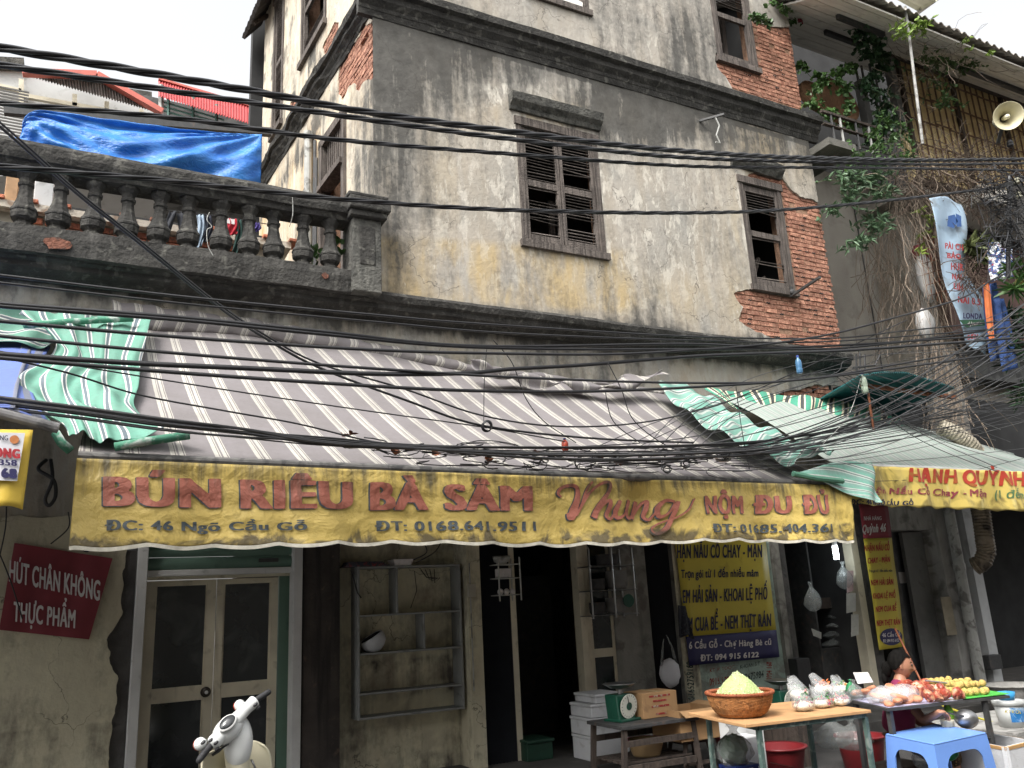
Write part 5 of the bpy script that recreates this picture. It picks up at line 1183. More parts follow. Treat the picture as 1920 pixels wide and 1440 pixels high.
# small gallery floor with wicker trays
A_ = PY(1525, 245, 7.9); C_ = PY(1600, 270, 7.6)
b = MB(); b.box(9.72, C_[0]+.05, 7.6, 9.3, C_[2]-.12, C_[2]+.0); b.build('gallery_floor', mat('rough_concrete_slab', (.12, .115, .10), .95, .25, 4, dirt=(5, .5, (.05, .05, .04), .7), bump=.5), vh)
for k, x in enumerate((9.95, 10.15, 10.5, 10.8)):
    b = MB(); b.tube([(x, 7.68, C_[2]), (x, 7.68, C_[2]+.5)], .02, 6); b.build('gallery_rail_post', M_PIPE if k % 2 else M_METD, vh)
b = MB(); b.beam((9.75, 7.68, C_[2]+.5), (11.0, 7.68, C_[2]+.5), .05, .04); b.beam((9.75, 7.68, C_[2]+.28), (11.0, 7.68, C_[2]+.28), .06, .02); b.build('gallery_rail', M_WOODD, vh)
M_WICK = mat('old_wicker', C(120, 88, 62), .85, .3, 20, streak=(40, 40, .5, C(80, 56, 40), .6), bump=.5)
for i, (x, y, r_, Y, lb) in enumerate(((1528, 182, .34, 8.35, 'round wicker tray stored upright at the left of the vine gallery'), (1568, 190, .48, 8.25, 'larger round wicker tray behind the hanging ivy'))):
    c_ = PY(x, y, Y); b = MB(); b.lathe([(0.001, .02), (r_*.6, .03), (r_*.93, .0), (r_, -.05), (r_*1.02, -.05), (r_*.97, .05), (.001, .06)], c_, 28, Matrix.Rotation(R(75+i*6), 3, 'X'), cap=False); b.build('wicker_tray', M_WICK, None, lb, 'tray')
# eave: boarded soffit, purlins, corrugated sheet
e0, e1 = np.array(PY(1575, -22, 6.7)), np.array(PY(1640, 3, 6.8)); 
XE = float(PY(1569, 0, 6.8)[0]); ZE = 10.15; ZW = float(PY(1485, 55, 8.9)[2])
XE2 = 22
b = MB(); q = 14
nb = 16
for k in range(nb):
    v0, v1 = k/nb, (k+1)/nb-.004; f_ = lambda v: (6.8+v*2.6, ZE+v*(ZW-ZE)*1.15)
    y0_, z0_ = f_(v0); y1_, z1_ = f_(v1); mb = MB(); o_ = .004*(k % 2)
    xo = XE+v0*.45
    mb.add([(xo, y0_, z0_-o_), (XE2, y0_, z0_-o_), (XE2, y1_, z1_-o_), (xo, y1_, z1_-o_), (xo, y0_, z0_+.03), (XE2, y0_, z0_+.03), (XE2, y1_, z1_+.03), (xo, y1_, z1_+.03)], [(0, 1, 2, 3), (7, 6, 5, 4), (0, 4, 5, 1), (3, 2, 6, 7), (0, 3, 7, 4)]); mb.build('soffit_board', mat('whitewashed_soffit', (.78, .75, .69), .85, .1, 3, dirt=(4, .58, (.36, .33, .28), .6), bump=.15, rnd=.06), vh)
for (xa, ya, xb, yb, Y) in ((1570, 28, 1642, 62, 7.45), (1552, 86, 1602, 108, 8.2), (1760, 110, 1960, 190, 7.6)):
    A_, B_ = PY(xa, ya, Y), PY(xb, yb, Y); z_ = ZE+(Y-6.8)/2.6*(ZW-ZE)*1.15-.05; b = MB(); b.beam((A_[0], Y, z_), (B_[0]+.2, Y, z_), .07, .09); b.build('purlin', M_METD, vh)
b = MB(); vs = []; NC = 260
for i in range(NC+1):
    x = XE-.1+(XE2-XE)*i/NC; o_ = .035*math.sin(i*math.pi/2*1.0+.4)
    for v in (0, .12, 1): vs.append((x, 6.68+v*2.75, ZE+.09+v*(ZW-ZE)*1.2+o_))
b.add(vs, [(3*i+k, 3*i+3+k, 3*i+4+k, 3*i+1+k) for i in range(NC) for k in (0, 1)]); b.build('corrugated_roof', mat('aged_tin', C(165, 158, 150), .6, .2, 6, dirt=(6, .55, C(110, 100, 92), .6)), vh, solid=.01)
up = thing('upper_canopy', PY(1720, 0, 7.5), 'white canopy edge of a higher roof above the corrugated eave', 'canopy')
b = MB(); q4 = [PY(1610, -40, 7.0), PY(1790, -30, 6.4), PY(1755, 3, 6.6), PY(1722, 22, 7.2)]; b.prism([tuple(q) for q in q4], (0, 0, .05)); b.build('canopy_sheet', mat('pale_green_tin', C(180, 182, 160), .6, .1, 5), up)
b = MB(); b.tube([PY(1790, -26, 6.38), PY(1720, 25, 7.2)], .03, 6); b.build('canopy_pole', M_PIPE, up)
b = MB(); A_ = PY(1697, 12, 6.75); B_ = PY(1730, 270, 6.9); b.tube([A_, PY(1706, 80, 6.8), PY(1716, 160, 6.85), B_], .022, 8); b.build('upright_pipe', M_PIPE, None, 'grey metal pipe rising through the vines in front of the bamboo lattice', 'pipe')
# ---------------- foliage
def sprays(name, label, seeds, m, leafL, leafW, n_per, parent=None, hang=.5, spread=.5, heart=False, cat='plant', stems=True, group=None, dens=12):
    rr = random.Random(len(seeds)*31+int(leafL*1000)); b = MB(); s_ = MB(); p0 = Vector(PY(*seeds[0]))
    t = parent or thing(name, p0, label, cat, group)
    for (x, y, Y) in seeds:
        c = Vector(PY(x, y, Y))
        for k in range(n_per):
            d = Vector((rr.gauss(0, 1), rr.gauss(0, .7)-.2, rr.gauss(0, .6)-hang)).normalized(); L_ = rr.uniform(.3, 1)*spread; P = [c+Vector((0, 0, 0))]
            for q in range(4): d = (d+Vector((rr.gauss(0, .2), rr.gauss(0, .2), -.10*hang))).normalized(); P.append(P[-1]+d*L_/4)
            if stems: s_.tube(P, .004, 3, cap=False)
            for q in range(dens):
                a = rr.uniform(.1, 4); i = int(a); f_ = min(a-i, 1); i = min(i, 3); pp = P[i]*(1-f_)+P[i+1]*f_ if a < 4 else P[-1]
                dd = Vector((rr.gauss(0, 1), rr.gauss(0, .8)-.3, rr.gauss(0, .6)-(.9 if heart else .1))); leaf(b, pp, dd, leafL*rr.uniform(.6, 1.2), leafW*rr.uniform(.7, 1.15), rr, heart)
    if b.v: tag(b.build('leaves', m, t), kind='stuff')
    if s_.v: tag(s_.build('twigs', M_STEMG, t), kind='stuff')
    return t
sprays('ivy', 'heart leaved ivy hanging in front of the wicker trays', [(1500, 118, 8.2), (1530, 138, 8.0), (1548, 150, 7.9), (1575, 128, 7.9), (1596, 118, 7.9), (1530, 165, 7.9), (1524, 190, 7.85), (1550, 206, 7.85), (1570, 145, 7.8), (1585, 165, 7.8), (1588, 195, 7.8), (1592, 225, 7.8), (1560, 205, 7.85)], M_LEAF, .085, .075, 7, hang=.8, spread=.35, heart=True, cat='vine', dens=7)
sprays('ivy', 'dense dark ivy column climbing the gallery post to the eave', [(1620, 55, 7.6), (1622, 75, 7.7), (1625, 95, 7.8), (1640, 105, 7.8), (1645, 125, 7.9), (1632, 140, 7.8), (1622, 160, 7.8), (1645, 170, 7.9), (1655, 190, 7.9), (1650, 215, 7.9), (1662, 235, 7.9), (1640, 80, 7.8), (1652, 100, 7.9), (1640, 250, 7.8)], M_LEAFD, .085, .06, 12, hang=.7, spread=.42, heart=True, cat='vine', dens=10)
sprays('climber', 'bright young climber tuft around the grey pipe under the eave', [(1692, 62, 6.8), (1708, 55, 6.8), (1722, 50, 6.8)], M_LEAFY, .11, .045, 7, hang=-.1, spread=.28, cat='vine', dens=8)
sprays('climber', 'thin green climber sprawling over the upper bamboo lattice', [(1730, 110, 7.4), (1755, 115, 7.4), (1780, 120, 7.3), (1800, 115, 7.3), (1812, 125, 7.3), (1770, 175, 7.5), (1745, 150, 7.5), (1690, 245, 7.4), (1670, 260, 7.4), (1700, 285, 7.3), (1648, 270, 7.4), (1640, 245, 7.4), (1600, 290, 7.4), (1660, 225, 7.5), (1770, 195, 7.6)], M_LEAF, .085, .05, 8, hang=.3, spread=.5, cat='vine', dens=6)
sprays('climber', 'long stray shoot with pale leaves reaching towards the loudspeaker', [(1800, 80, 6.8), (1820, 90, 6.8), (1855, 100, 6.7)], M_LEAFY, .075, .05, 2, hang=.1, spread=.18, cat='vine', dens=5)
sprays('shrub', 'grey green long leaved shrub hanging in front of the dark recess', [(1590, 325, 7.7), (1610, 330, 7.7), (1635, 335, 7.7), (1650, 345, 7.7), (1575, 340, 7.7), (1600, 355, 7.7), (1590, 375, 7.7), (1640, 365, 7.7), (1625, 408, 7.8), (1650, 405, 7.8), (1640, 425, 7.8), (1602, 455, 7.9), (1615, 450, 7.9), (1560, 385, 7.8), (1640, 320, 7.7)], mat('grey_green_leaf', (.10, .17, .09), .5, .3, 6, bump=.1), .14, .04, 6, hang=.25, spread=.4, cat='shrub', dens=9)
sprays('shrub', 'yellow green spray of narrow leaves hanging before the pale wall', [(1735, 435, 7.6), (1715, 470, 7.6), (1728, 390, 7.6), (1745, 400, 7.6)], mat('yellow_green_leaf', (.20, .26, .05), .5, .3, 6), .12, .035, 3, hang=.3, spread=.3, cat='shrub', dens=5)
sprays('weed', 'small green weed rooted in the bare brick above the top right window', [(1415, 32, 7.85), (1428, 38, 7.85), (1440, 44, 7.85)], M_LEAF, .09, .05, 5, hang=.4, spread=.16, dens=8)
sprays('potted_plant', 'leafy potted plants on the ledge above the white eave', [(1465, 2, 8.3), (1485, 12, 8.3), (1500, 18, 8.3), (1520, 22, 8.3), (1490, 35, 8.3), (1510, 5, 8.2)], M_LEAF, .12, .05, 7, hang=.1, spread=.35, dens=8)
sprays('weed', 'tiny creeper on the pale render at the top right corner', [(1448, 5, 7.9), (1462, 15, 7.9), (1470, 22, 7.9)], M_LEAF, .08, .06, 3, hang=.6, spread=.2, dens=6)
b = MB(); p = PY(1493, 18, 8.2)
b.grid(lambda u, v: (p[0]+.12*(u-.5), 8.15+.02*math.sin(u*9), p[2]+.25-.55*v), 6, 6); b.build('red_cloth', M_RED_BAN, None, 'bright red cloth hanging among the potted plants at the top', 'cloth', smooth=True, solid=.005)
# dead vine thicket
def tangle(label, boxes, n, r, seed, m=M_STEM, down=.6, L_=(.5, 1.6), name='dead_vine'):
    rr = random.Random(seed); b = MB()
    for k in range(n):
        x0, y0, x1, y1, Y = rr.choice(boxes); p = Vector(PY(rr.uniform(x0, x1), rr.uniform(y0, y1), Y+rr.uniform(-.3, .25))); d = Vector((rr.gauss(0, .8), rr.gauss(0, .35), rr.gauss(0, .5)-down)).normalized(); P = [p]; le = rr.uniform(*L_)
        for q in range(7):
            d = (d+Vector((rr.gauss(0, .30), rr.gauss(0, .2), rr.gauss(0, .25)-.10*down))).normalized(); P.append(P[-1]+d*le/7)
        b.tube(P, r*rr.uniform(.5, 1.4), 3, cap=False)
    return b.build(name, m, None, label, 'vine', kind='stuff')
M_STEM2 = mat('dark_dead_stem', C(84, 70, 60), .95, .3, 8, bump=.2)
tangle('mass of dry brown vine stems tangled below the bamboo lattice', [(1690, 290, 1900, 340, 7.7), (1660, 290, 1780, 360, 7.7), (1780, 270, 1880, 320, 7.8)], 330, .0045, 1, L_=(.3, .9), down=.1)
tangle('mass of dry brown vine stems tangled below the bamboo lattice', [(1690, 310, 1900, 380, 7.8)], 260, .005, 11, m=M_STEM2, L_=(.4, 1.1), down=.3)
tangle('sparse dry twigs crossing the bamboo lattice and pipe', [(1670, 90, 1790, 240, 7.6), (1700, 60, 1850, 130, 7.2)], 120, .0035, 2, L_=(.3, .9), down=.05)
tangle('curtain of dead hanging roots over the pier of the overgrown house', [(1670, 320, 1760, 420, 7.9), (1680, 400, 1770, 560, 8.2)], 200, .0035, 3, down=2.2, L_=(.8, 2.2))
tangle('pale roots running down the pier beside the teal roof', [(1745, 600, 1790, 700, 8.0), (1760, 700, 1800, 770, 7.9), (1720, 560, 1780, 640, 8.1)], 110, .0045, 4, down=2.6, L_=(.6, 1.6))
tangle('thin hanging roots in front of the damp grey wall', [(1620, 400, 1680, 520, 8.6)], 60, .005, 5, down=2.5, L_=(.8, 2.0))
sprays('orchid_clump', 'dry orchid clump with strappy leaves hanging on the banner', [(1815, 460, 7.3), (1830, 455, 7.3), (1845, 465, 7.3), (1840, 480, 7.3)], mat('olive_strap_leaf', (.12, .14, .05), .6, .3, 6), .30, .022, 6, hang=.2, spread=.12, dens=8)
tangle('ball of orchid roots hanging against the advertising banner', [(1808, 480, 1840, 540, 7.32)], 140, .006, 6, m=M_STEM2, down=.4, L_=(.2, .6), name='root_ball')
sprays('spider_plant', 'strappy green plant hanging beside the yellow pomelo', [(1895, 500, 6.9), (1912, 520, 6.9), (1900, 540, 6.9)], M_LEAF, .28, .025, 5, hang=.5, spread=.1, dens=7)
sprays('spider_plant', 'dark strappy plants hanging low at the right edge', [(1890, 590, 7.2), (1910, 610, 7.2), (1900, 660, 7.2), (1910, 740, 7.3), (1890, 640, 7.3)], M_LEAFD, .26, .025, 7, hang=.3, spread=.25, dens=8)
# advertising banner hung upright
ab = thing('advertising_banner', PY(1800, 660, 7.35), 'long creased pale blue advertising banner hanging upright among the vines', 'banner')
AB = [[np.array(PY(*q)) for q in r] for r in [[(1742, 372, 7.35), (1780, 370, 7.3), (1800, 385, 7.35)], [(1755, 440, 7.35), (1790, 440, 7.3), (1813, 430, 7.35)], [(1772, 520, 7.35), (1795, 520, 7.35), (1815, 505, 7.4)], [(1790, 580, 7.35), (1820, 580, 7.3), (1845, 575, 7.35)], [(1808, 640, 7.35), (1830, 655, 7.3), (1848, 668, 7.35)]]]
b = MB(); b.grid(lambda u, v: (lambda p: (p[0], p[1]-.03*math.sin(u*7+v*9), p[2]))(bil(AB, u, v)), 20, 50)
b.build('sheet', mat('pale_blue_banner', C(150, 172, 190), .45, .1, 4, dirt=(6, .55, C(120, 125, 128), .6), bump=.2, bs=12), ab, smooth=True, solid=.004)
pa = onY(7.25); M_RA = mat('banner_red_print', C(165, 60, 60), .6, .1, 10)
for s, q, m in (('PÀI CH', (1772, 1806, 455, 466, 458, 470), M_RA), ('BẢO', (1776, 1802, 474, 484, 476, 486), M_RA), ('HUR', (1783, 1806, 492, 506, 494, 508), M_RA), ('NAI', (1785, 1803, 512, 523, 514, 526), M_RA), ('LIH', (1788, 1806, 530, 542, 532, 545), M_RA), ('NAI 0.5', (1796, 1838, 555, 567, 560, 573), M_RA), ('LONDA', (1806, 1842, 586, 597, 588, 599), M_NAVY), ('SƠN', (1814, 1834, 628, 637, 626, 636), M_RA)):
    lettering(s, q, pa, m, ab, .05, 0, 14)
b = MB(); b.add([tuple(pa(x, y)) for x, y in ((1798, 600), (1845, 599), (1850, 610), (1812, 614))], [(0, 1, 2, 3)]); b.build('green_band', mat('green_print', C(40, 90, 62), .6), ab)
lettering('d.Juumm', (1814, 1842, 603, 610, 602, 609), onY(7.24), M_LWHITE, ab, .02, .3, 12)
b = MB()
for pts in ([(1778, 405), (1790, 402), (1796, 415), (1788, 428), (1776, 424)], [(1792, 400), (1802, 405), (1803, 425), (1794, 425)]): b.add([tuple(pa(*q)) for q in pts], [tuple(range(len(pts)))])
b.build('blue_mark', mat('banner_blue_print', C(50, 90, 150), .6), ab)
# clothes and bags
def clothq(name, label, quad, m, amp=.03, f=10, cat='clothing', nu=16, nv=16):
    Wq = [np.array(PY(*q)) for q in quad]; b = MB(); b.grid(lambda u, v: tuple(((Wq[0]*(1-u)+Wq[1]*u)*(1-v)+(Wq[3]*(1-u)+Wq[2]*u)*v)+np.array((0, amp*math.sin(u*f+v*3), amp*.4*math.sin(v*f*.7)))), nu, nv); return b.build(name, m, None, label, cat, smooth=True, solid=.006)
M_DEN = mat('blue_denim', C(52, 78, 130), .9, .25, 8, dirt=(6, .55, C(40, 58, 98), .6), bump=.4, bs=90)
clothq('jeans', 'blue denim jeans leg hanging upright beside the long banner', [(1843, 535, 7.2), (1866, 530, 7.2), (1888, 668, 7.2), (1858, 680, 7.2)], M_DEN)
clothq('jeans', 'second denim leg hanging lower at the right with pale waistband', [(1864, 560, 7.15), (1880, 560, 7.15), (1910, 690, 7.15), (1880, 698, 7.15)], M_DEN)
clothq('trousers', 'thin orange strip of cloth between banner and jeans', [(1846, 530, 7.12), (1852, 530, 7.12), (1862, 640, 7.12), (1856, 642, 7.12)], mat('orange_cloth', C(200, 110, 60), .8))
nf = NT('floral_fabric', .85); v_ = nf.N.new('ShaderNodeTexVoronoi'); v_.inputs['Scale'].default_value = 16; nf.L.new(nf.co, v_.inputs['Vector']); c_ = nf.mix(nf.rng(nf.noise(14, 3), .48, .52), C(215, 218, 220), C(60, 84, 130)); c_ = nf.mix(nf.rng(nf.noise(22, 3, off=3), .6, .64), c_, C(150, 50, 70))
clothq('shirt', 'white blouse with blue and red floral print hanging near the pomelo', [(1855, 448, 7.1), (1895, 470, 7.1), (1905, 520, 7.1), (1860, 530, 7.1)], nf.out(c_), .05, 12)
M_BAG = mat('crumpled_white_bag', C(190, 188, 186), .5, .15, 6, bump=.6, bs=14)
for i, (x, y, rx, rz, lb) in enumerate(((1736, 520, .16, .42, 'white plastic sack hung behind the hanging roots upper one'), (1735, 608, .17, .26, 'crumpled white plastic bag hung lower behind the roots'))):
    b = MB(); b.ball(PY(x, y, 7.95), 1, 14, 12, (rx, .12, rz), noise=.16, seed=i); b.build('plastic_bag', M_BAG, None, lb, 'bag', smooth=True)
b = MB(); b.ball(PY(1728, 475, 8.0), 1, 12, 8, (.22, .1, .14), noise=.2, seed=5); b.build('red_bag', M_RED_BAN, None, 'red plastic bag hanging above the white sack', 'bag', smooth=True)
cg = thing('wire_cage', PY(1745, 560, 7.85), 'rusty wire grille hung in front of the white sack', 'grille')
for k in range(6):
    b = MB(); b.tube([PY(1722+k*9, 440+k*2, 7.8), PY(1740+k*9, 560+k*2, 7.8)], .007, 4); b.build('grille_wire', M_RUST, cg)
for k in range(6):
    b = MB(); b.tube([PY(1720+k*4, 455+k*20, 7.79), PY(1772+k*4, 440+k*20, 7.79)], .007, 4); b.build('grille_wire', M_RUST, cg)
b = MB(); b.ball(PY(1912, 530, 6.9), .075, 16, 12, (1, 1, .95)); b.build('pomelo', mat('pomelo_rind', C(190, 180, 110), .6, .15, 20, bump=.3), None, 'round yellow pomelo hanging at the right edge among strappy leaves', 'fruit', smooth=True)
# loudspeaker on the pole
po = thing('utility_pole', (PY(1902, 700, 6.3)[0], 6.3, 0), 'dark utility pole with insulators and loudspeaker arm cut by the right edge', 'pole')
pxx = float(PY(1912, 420, 6.3)[0])
b = MB(); b.tube([(pxx+.12, 6.3, 0), (pxx+.12, 6.3, 7.25)], [.13, .10], 10); b.build('shaft', M_CEM, po)
lp = thing('loudspeaker', PY(1890, 218, 6.0), 'cream horn loudspeaker mounted high at the right edge', 'loudspeaker')
cc = Vector(PY(1891, 217, 5.9)); ax = Vector((-.62, -.62, -.32)).normalized(); Mx = ax.to_track_quat('Z', 'Y').to_matrix()*1.22
b = MB(); b.lathe([(.05, -.30), (.055, -.22), (.07, -.14), (.10, -.07), (.15, -.015), (.158, 0), (.165, .005), (.165, -.005), (.155, -.008), (.145, -.018), (.095, -.075), (.062, -.15), (.04, -.20)], cc, 28, Mx, cap=False); b.build('horn', mat('aged_cream_enamel', C(205, 198, 165), .5, .12, 6, dirt=(5, .6, C(150, 140, 110), .5)), lp, smooth=True)
b = MB(); b.lathe([(.0, .0), (.022, -.005), (.028, -.02), (.028, -.18), (.02, -.2)], cc-ax*.02, 16, Mx, cap=False); b.build('core', mat('speaker_core', C(225, 220, 195), .5), lp, smooth=True)
b = MB(); b.lathe([(.0, -.42), (.06, -.42), (.07, -.40), (.07, -.30), (.05, -.27)], cc, 16, Mx, cap=False); b.build('driver', mat('speaker_driver', C(150, 148, 130), .6), lp, smooth=True)
b = MB(); b.beam(cc-ax*.2+Vector((.05, .05, -.02)), cc-ax*.3+Vector((.12, .2, -.25)), .05, .02); b.build('bracket', M_METD, lp)
for i, (x, y) in enumerate(((1895, 275), (1908, 345), (1912, 372))):
    b = MB(); b.lathe([(.03, 0), (.045, .01), (.045, .03), (.03, .04), (.045, .05), (.04, .08), (.02, .1)], PY(x, y, 6.1), 12); b.build('insulator', mat('porcelain', C(140, 138, 120), .3) if i else M_BLACK, po, smooth=True)
b = MB(); b.beam(PY(1870, 352, 6.15), PY(1940, 330, 6.15), .05, .06); b.build('cross_arm', M_METD, po)
b = MB(); b.tube([PY(1893, 330, 6.15), PY(1890, 520, 6.15)], .03, 8); b.build('cable_duct', M_BLACK, po)
# teal roof and black shed
tr = thing('teal_roof', (11, 8, 4.2), 'curved teal corrugated sheet roof over a dark shed', 'roof')
vs = []; b = MB()
for i in range(91):
    x = 1612+(1790-1612)*i/90; y = np.interp(x, [1612, 1650, 1700, 1790], [706, 699, 700, 728]); a = np.array(PY(x, y, 7.2)); o_ = .02 if i % 2 else 0; c = a+np.array((.25, 1.3, -.15))
    vs += [(a[0], a[1], a[2]+o_), (c[0], c[1], c[2]+o_)]
b.add(vs, [(2*i, 2*i+2, 2*i+3, 2*i+1) for i in range(90)]); b.build('sheet', mat('teal_tin', C(26, 84, 86), .5, .2, 5, dirt=(8, .55, C(24, 60, 62), .6)), tr, solid=.012)
b = MB(); b.beam(PY(1615, 722, 7.5), PY(1790, 745, 7.5), .05); b.build('edge_beam', M_RUST, tr)
b = MB(); q_ = [PY(1625, 735, 8.6), PY(1800, 745, 8.6), PY(2000, 770, 8.6)]; b.box(10.6, 20, 8.85, 9.0, 2.9, 4.75); b.build('dark_wall', M_DARK, tr)
# flexible exhaust duct
dd = thing('exhaust_duct', PY(1835, 960, 7.6), 'ribbed flexible exhaust duct dropping from the awning and bending into the wall', 'duct')
def ribbed(pts, r, m, par, name='duct_section'):
    P = []; W_ = []; pts = [Vector(p) for p in pts]; tot = sum((pts[i+1]-pts[i]).length for i in range(len(pts)-1)); n_ = int(tot/.022)
    for k in range(n_+1):
        s_ = tot*k/n_; i = 0
        while i < len(pts)-2 and s_ > (pts[i+1]-pts[i]).length: s_ -= (pts[i+1]-pts[i]).length; i += 1
        P.append(pts[i].lerp(pts[i+1], s_/(pts[i+1]-pts[i]).length)); W_.append(r*(1 if k % 2 else .9))
    b = MB(); b.tube(P, W_, 14); return b.build(name, m, par, smooth=False)
M_DUCT = mat('sooty_foil', C(120, 108, 92), .5, .3, 8, dirt=(5, .5, C(40, 34, 30), .9), metal=.3, bump=.3)
ribbed([PY(1838, 950, 7.3), PY(1846, 1010, 7.3), PY(1850, 1035, 7.35), PY(1842, 1055, 7.4), PY(1828, 1062, 7.5)], .125, M_DUCT, dd)
ribbed([PY(1762, 800, 7.4), PY(1790, 812, 7.3), PY(1815, 830, 7.25), PY(1832, 850, 7.25)], .12, mat('pale_duct', C(150, 142, 125), .6, .3, 8, dirt=(6, .5, C(70, 62, 52), .8)), dd)
# ============================================================ CONCRETE DOORWAY AT RIGHT
pd = thing('concrete_doorway', (10.8, 8.2, 0), 'stained concrete doorway with grey board door and white edged column', 'doorway')
M_CON = mat('stained_concrete', (.33, .32, .30), .95, .25, 3, dirt=(4, .52, (.12, .115, .105), .8), streak=(6, .8, .55, (.1, .1, .09), .6), bump=.4)
pxl, pxr = WX(1672, 1000, 8.1), WX(1752, 1000, 8.1); pzr = float(PY(1720, 993, 8.1)[2])
b = MB(); b.box(WX(1650, 1000, 8.1), pxl, 8.1, 8.5, 0, pzr+.5); b.build('left_jamb', M_CEM, pd)
b = MB(); b.box(pxl, pxr, 8.1, 8.5, pzr, pzr+.5); b.build('lintel', M_CON, pd, bevel=.01)
c1 = WX(1785, 1000, 8.05)
b = MB(); b.box(pxr, c1, 8.05, 8.5, 0, pzr+.5); b.build('column', M_CON, pd, bevel=.01)
b = MB(); b.box(WX(1806, 1000, 8.05), WX(1822, 1000, 8.05), 8.0, 8.5, 0, 3.2); b.build('white_column_edge', mat('whitewash', (.55, .56, .56), .9, .12, 4, dirt=(5, .6, (.3, .3, .29), .5), bump=.2), pd)
b = MB(); b.box(c1, WX(1806, 1000, 8.05), 8.12, 8.5, 0, 3.2); b.build('column_recess', M_CEM, pd)
b = MB(); xx = WX(1793, 1000, 7.9); b.tube([(xx, 7.95, 3.2), (xx, 7.95, .1)], .075, 12); b.tube([(xx, 7.95, 1.9), (xx, 7.95, 1.8)], .085, 12); b.build('waste_pipe', M_PIPE, pd, smooth=False)
b = MB(); b.box(pxl+.05, pxr, 8.45, 8.5, 0, pzr); b.build('board_door', mat('blue_grey_board', (.10, .105, .115), .8, .15, 3, dirt=(5, .55, (.05, .05, .05), .6)), pd)
b = MB(); b.box(pxr-.45, pxr-.01, 8.3, 8.36, 0, pzr-.02); b.build('open_door_leaf', M_GREY, pd)
b = MB(); b.box(WX(1790, 1130, 7.99)-.22, WX(1790, 1130, 7.99)+.0, 8.035, 8.048, WZ(1800, 1190, 8), WZ(1790, 1118, 8)); b.build('patch_panel', mat('beige_patch', (.3, .26, .19), .9), pd, bevel=.02)
b = MB(); b.box(WX(1855, 1240, 7.9)-.02, WX(1868, 1240, 7.9)+.1, 7.88, 8.0, WZ(1860, 1255, 7.95), WZ(1855, 1228, 7.95)); b.build('meter_box', M_METD, pd, bevel=.01)
b = MB(); q_ = [(1678, 1073), (1707, 1072), (1710, 1093), (1681, 1094)]; b.add([tuple(PY(*q, 8.43)) for q in q_], [(0, 1, 2, 3)]); b.build('paper_notice', M_LWHITE, pd)
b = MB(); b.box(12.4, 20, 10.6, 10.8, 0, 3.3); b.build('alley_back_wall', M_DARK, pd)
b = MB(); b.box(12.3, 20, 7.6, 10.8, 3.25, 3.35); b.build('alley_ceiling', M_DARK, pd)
# ============================================================ CABLES
def twist(pts, r, label, strands=3, pitch=.8, group=None):
    P = [Vector(PY(*p)) for p in pts]; out = []
    for i in range(len(P)-1):
        p0, p1, p2, p3 = P[max(i-1, 0)], P[i], P[i+1], P[min(i+2, len(P)-1)]; n_ = max(4, int((p2-p1).length/.035))
        for k in range(n_): t_ = k/n_; out.append(.5*((2*p1)+(p2-p0)*t_+(2*p0-5*p1+4*p2-p3)*t_*t_+(3*p1-p0-3*p2+p3)*t_**3))
    out.append(P[-1]); b = MB(); s_ = 0; acc = [0]
    for i in range(1, len(out)): s_ += (out[i]-out[i-1]).length; acc.append(s_)
    for k in range(strands):
        Q = []
        for i, p in enumerate(out):
            d = (out[min(i+1, len(out)-1)]-out[max(i-1, 0)]).normalized(); x = d.cross(Vector((0, 0, 1))).normalized(); y = x.cross(d)
            a = acc[i]/pitch*2*math.pi+2*math.pi*k/strands; Q.append(p+(x*math.cos(a)+y*math.sin(a))*r*.52)
        b.tube(Q, r*.5, 7)
    return b.build('power_cable', M_BLACK, None, label, 'cable', group, smooth=True)
twist([(-150, 72, 4.6), (0, 90, 4.6), (240, 130, 4.7), (480, 172, 4.8), (700, 212, 4.9), (960, 247, 5.0), (1200, 276, 5.2), (1400, 291, 5.5), (1560, 297, 5.8), (1740, 300, 6.1), (1930, 298, 6.2)], .026, 'topmost thick twisted black cable crossing the whole facade')
twist([(-150, 108, 4.8), (0, 122, 4.8), (333, 172, 4.9), (633, 216, 5.0), (800, 240, 5.1), (960, 261, 5.2), (1250, 293, 5.4), (1500, 303, 5.8), (1740, 308, 6.1), (1930, 306, 6.2)], .021, 'second twisted black cable just below the topmost one')
twist([(-150, 184, 5.0), (0, 194, 5.0), (333, 222, 5.1), (633, 262, 5.2), (960, 289, 5.3), (1280, 311, 5.5), (1500, 314, 5.8), (1740, 316, 6.1), (1930, 320, 6.2)], .018, 'third twisted black cable passing over the blue tarp and window hood')
twist([(-150, 304, 5.0), (0, 312, 5.0), (333, 341, 5.1), (633, 373, 5.2), (960, 394, 5.3), (1300, 399, 5.5), (1500, 391, 5.8), (1700, 372, 6.0), (1915, 346, 6.15)], .019, 'fourth twisted black cable sagging across both lower shuttered windows')
Yw = 5.3
wire('overhead_cable', [(-100, 505, Yw), (0, 516, Yw), (360, 558, Yw), (720, 592, Yw), (900, 607, 5.5), (1300, 631, 5.8), (1560, 634, 6.0), (1700, 620, 6.1), (1920, 598, 6.2)], .009, 'thin black cable highest over the sooty wall strip')
wire('overhead_cable', [(-100, 520, Yw), (0, 530, Yw), (360, 571, Yw), (720, 605, Yw), (960, 625, 5.5), (1300, 638, 5.8), (1560, 640, 6.0), (1920, 612, 6.2)], .008, 'second thin black cable over the sooty wall strip')
for k, dy in enumerate((0, 5)):
    wire('overhead_cable', [(-100, 556+dy, Yw), (0, 569+dy, Yw), (350, 596+dy, Yw), (600, 621+dy, Yw), (900, 649+dy*.5, 5.5), (1300, 645+dy*2, 5.8), (1520, 655-dy, 6.0), (1700, 640, 6.1), (1920, 610+dy*3, 6.2)], .013, 'pair of black cables running together over the awning nail line', group='paired black cables over the nail line')
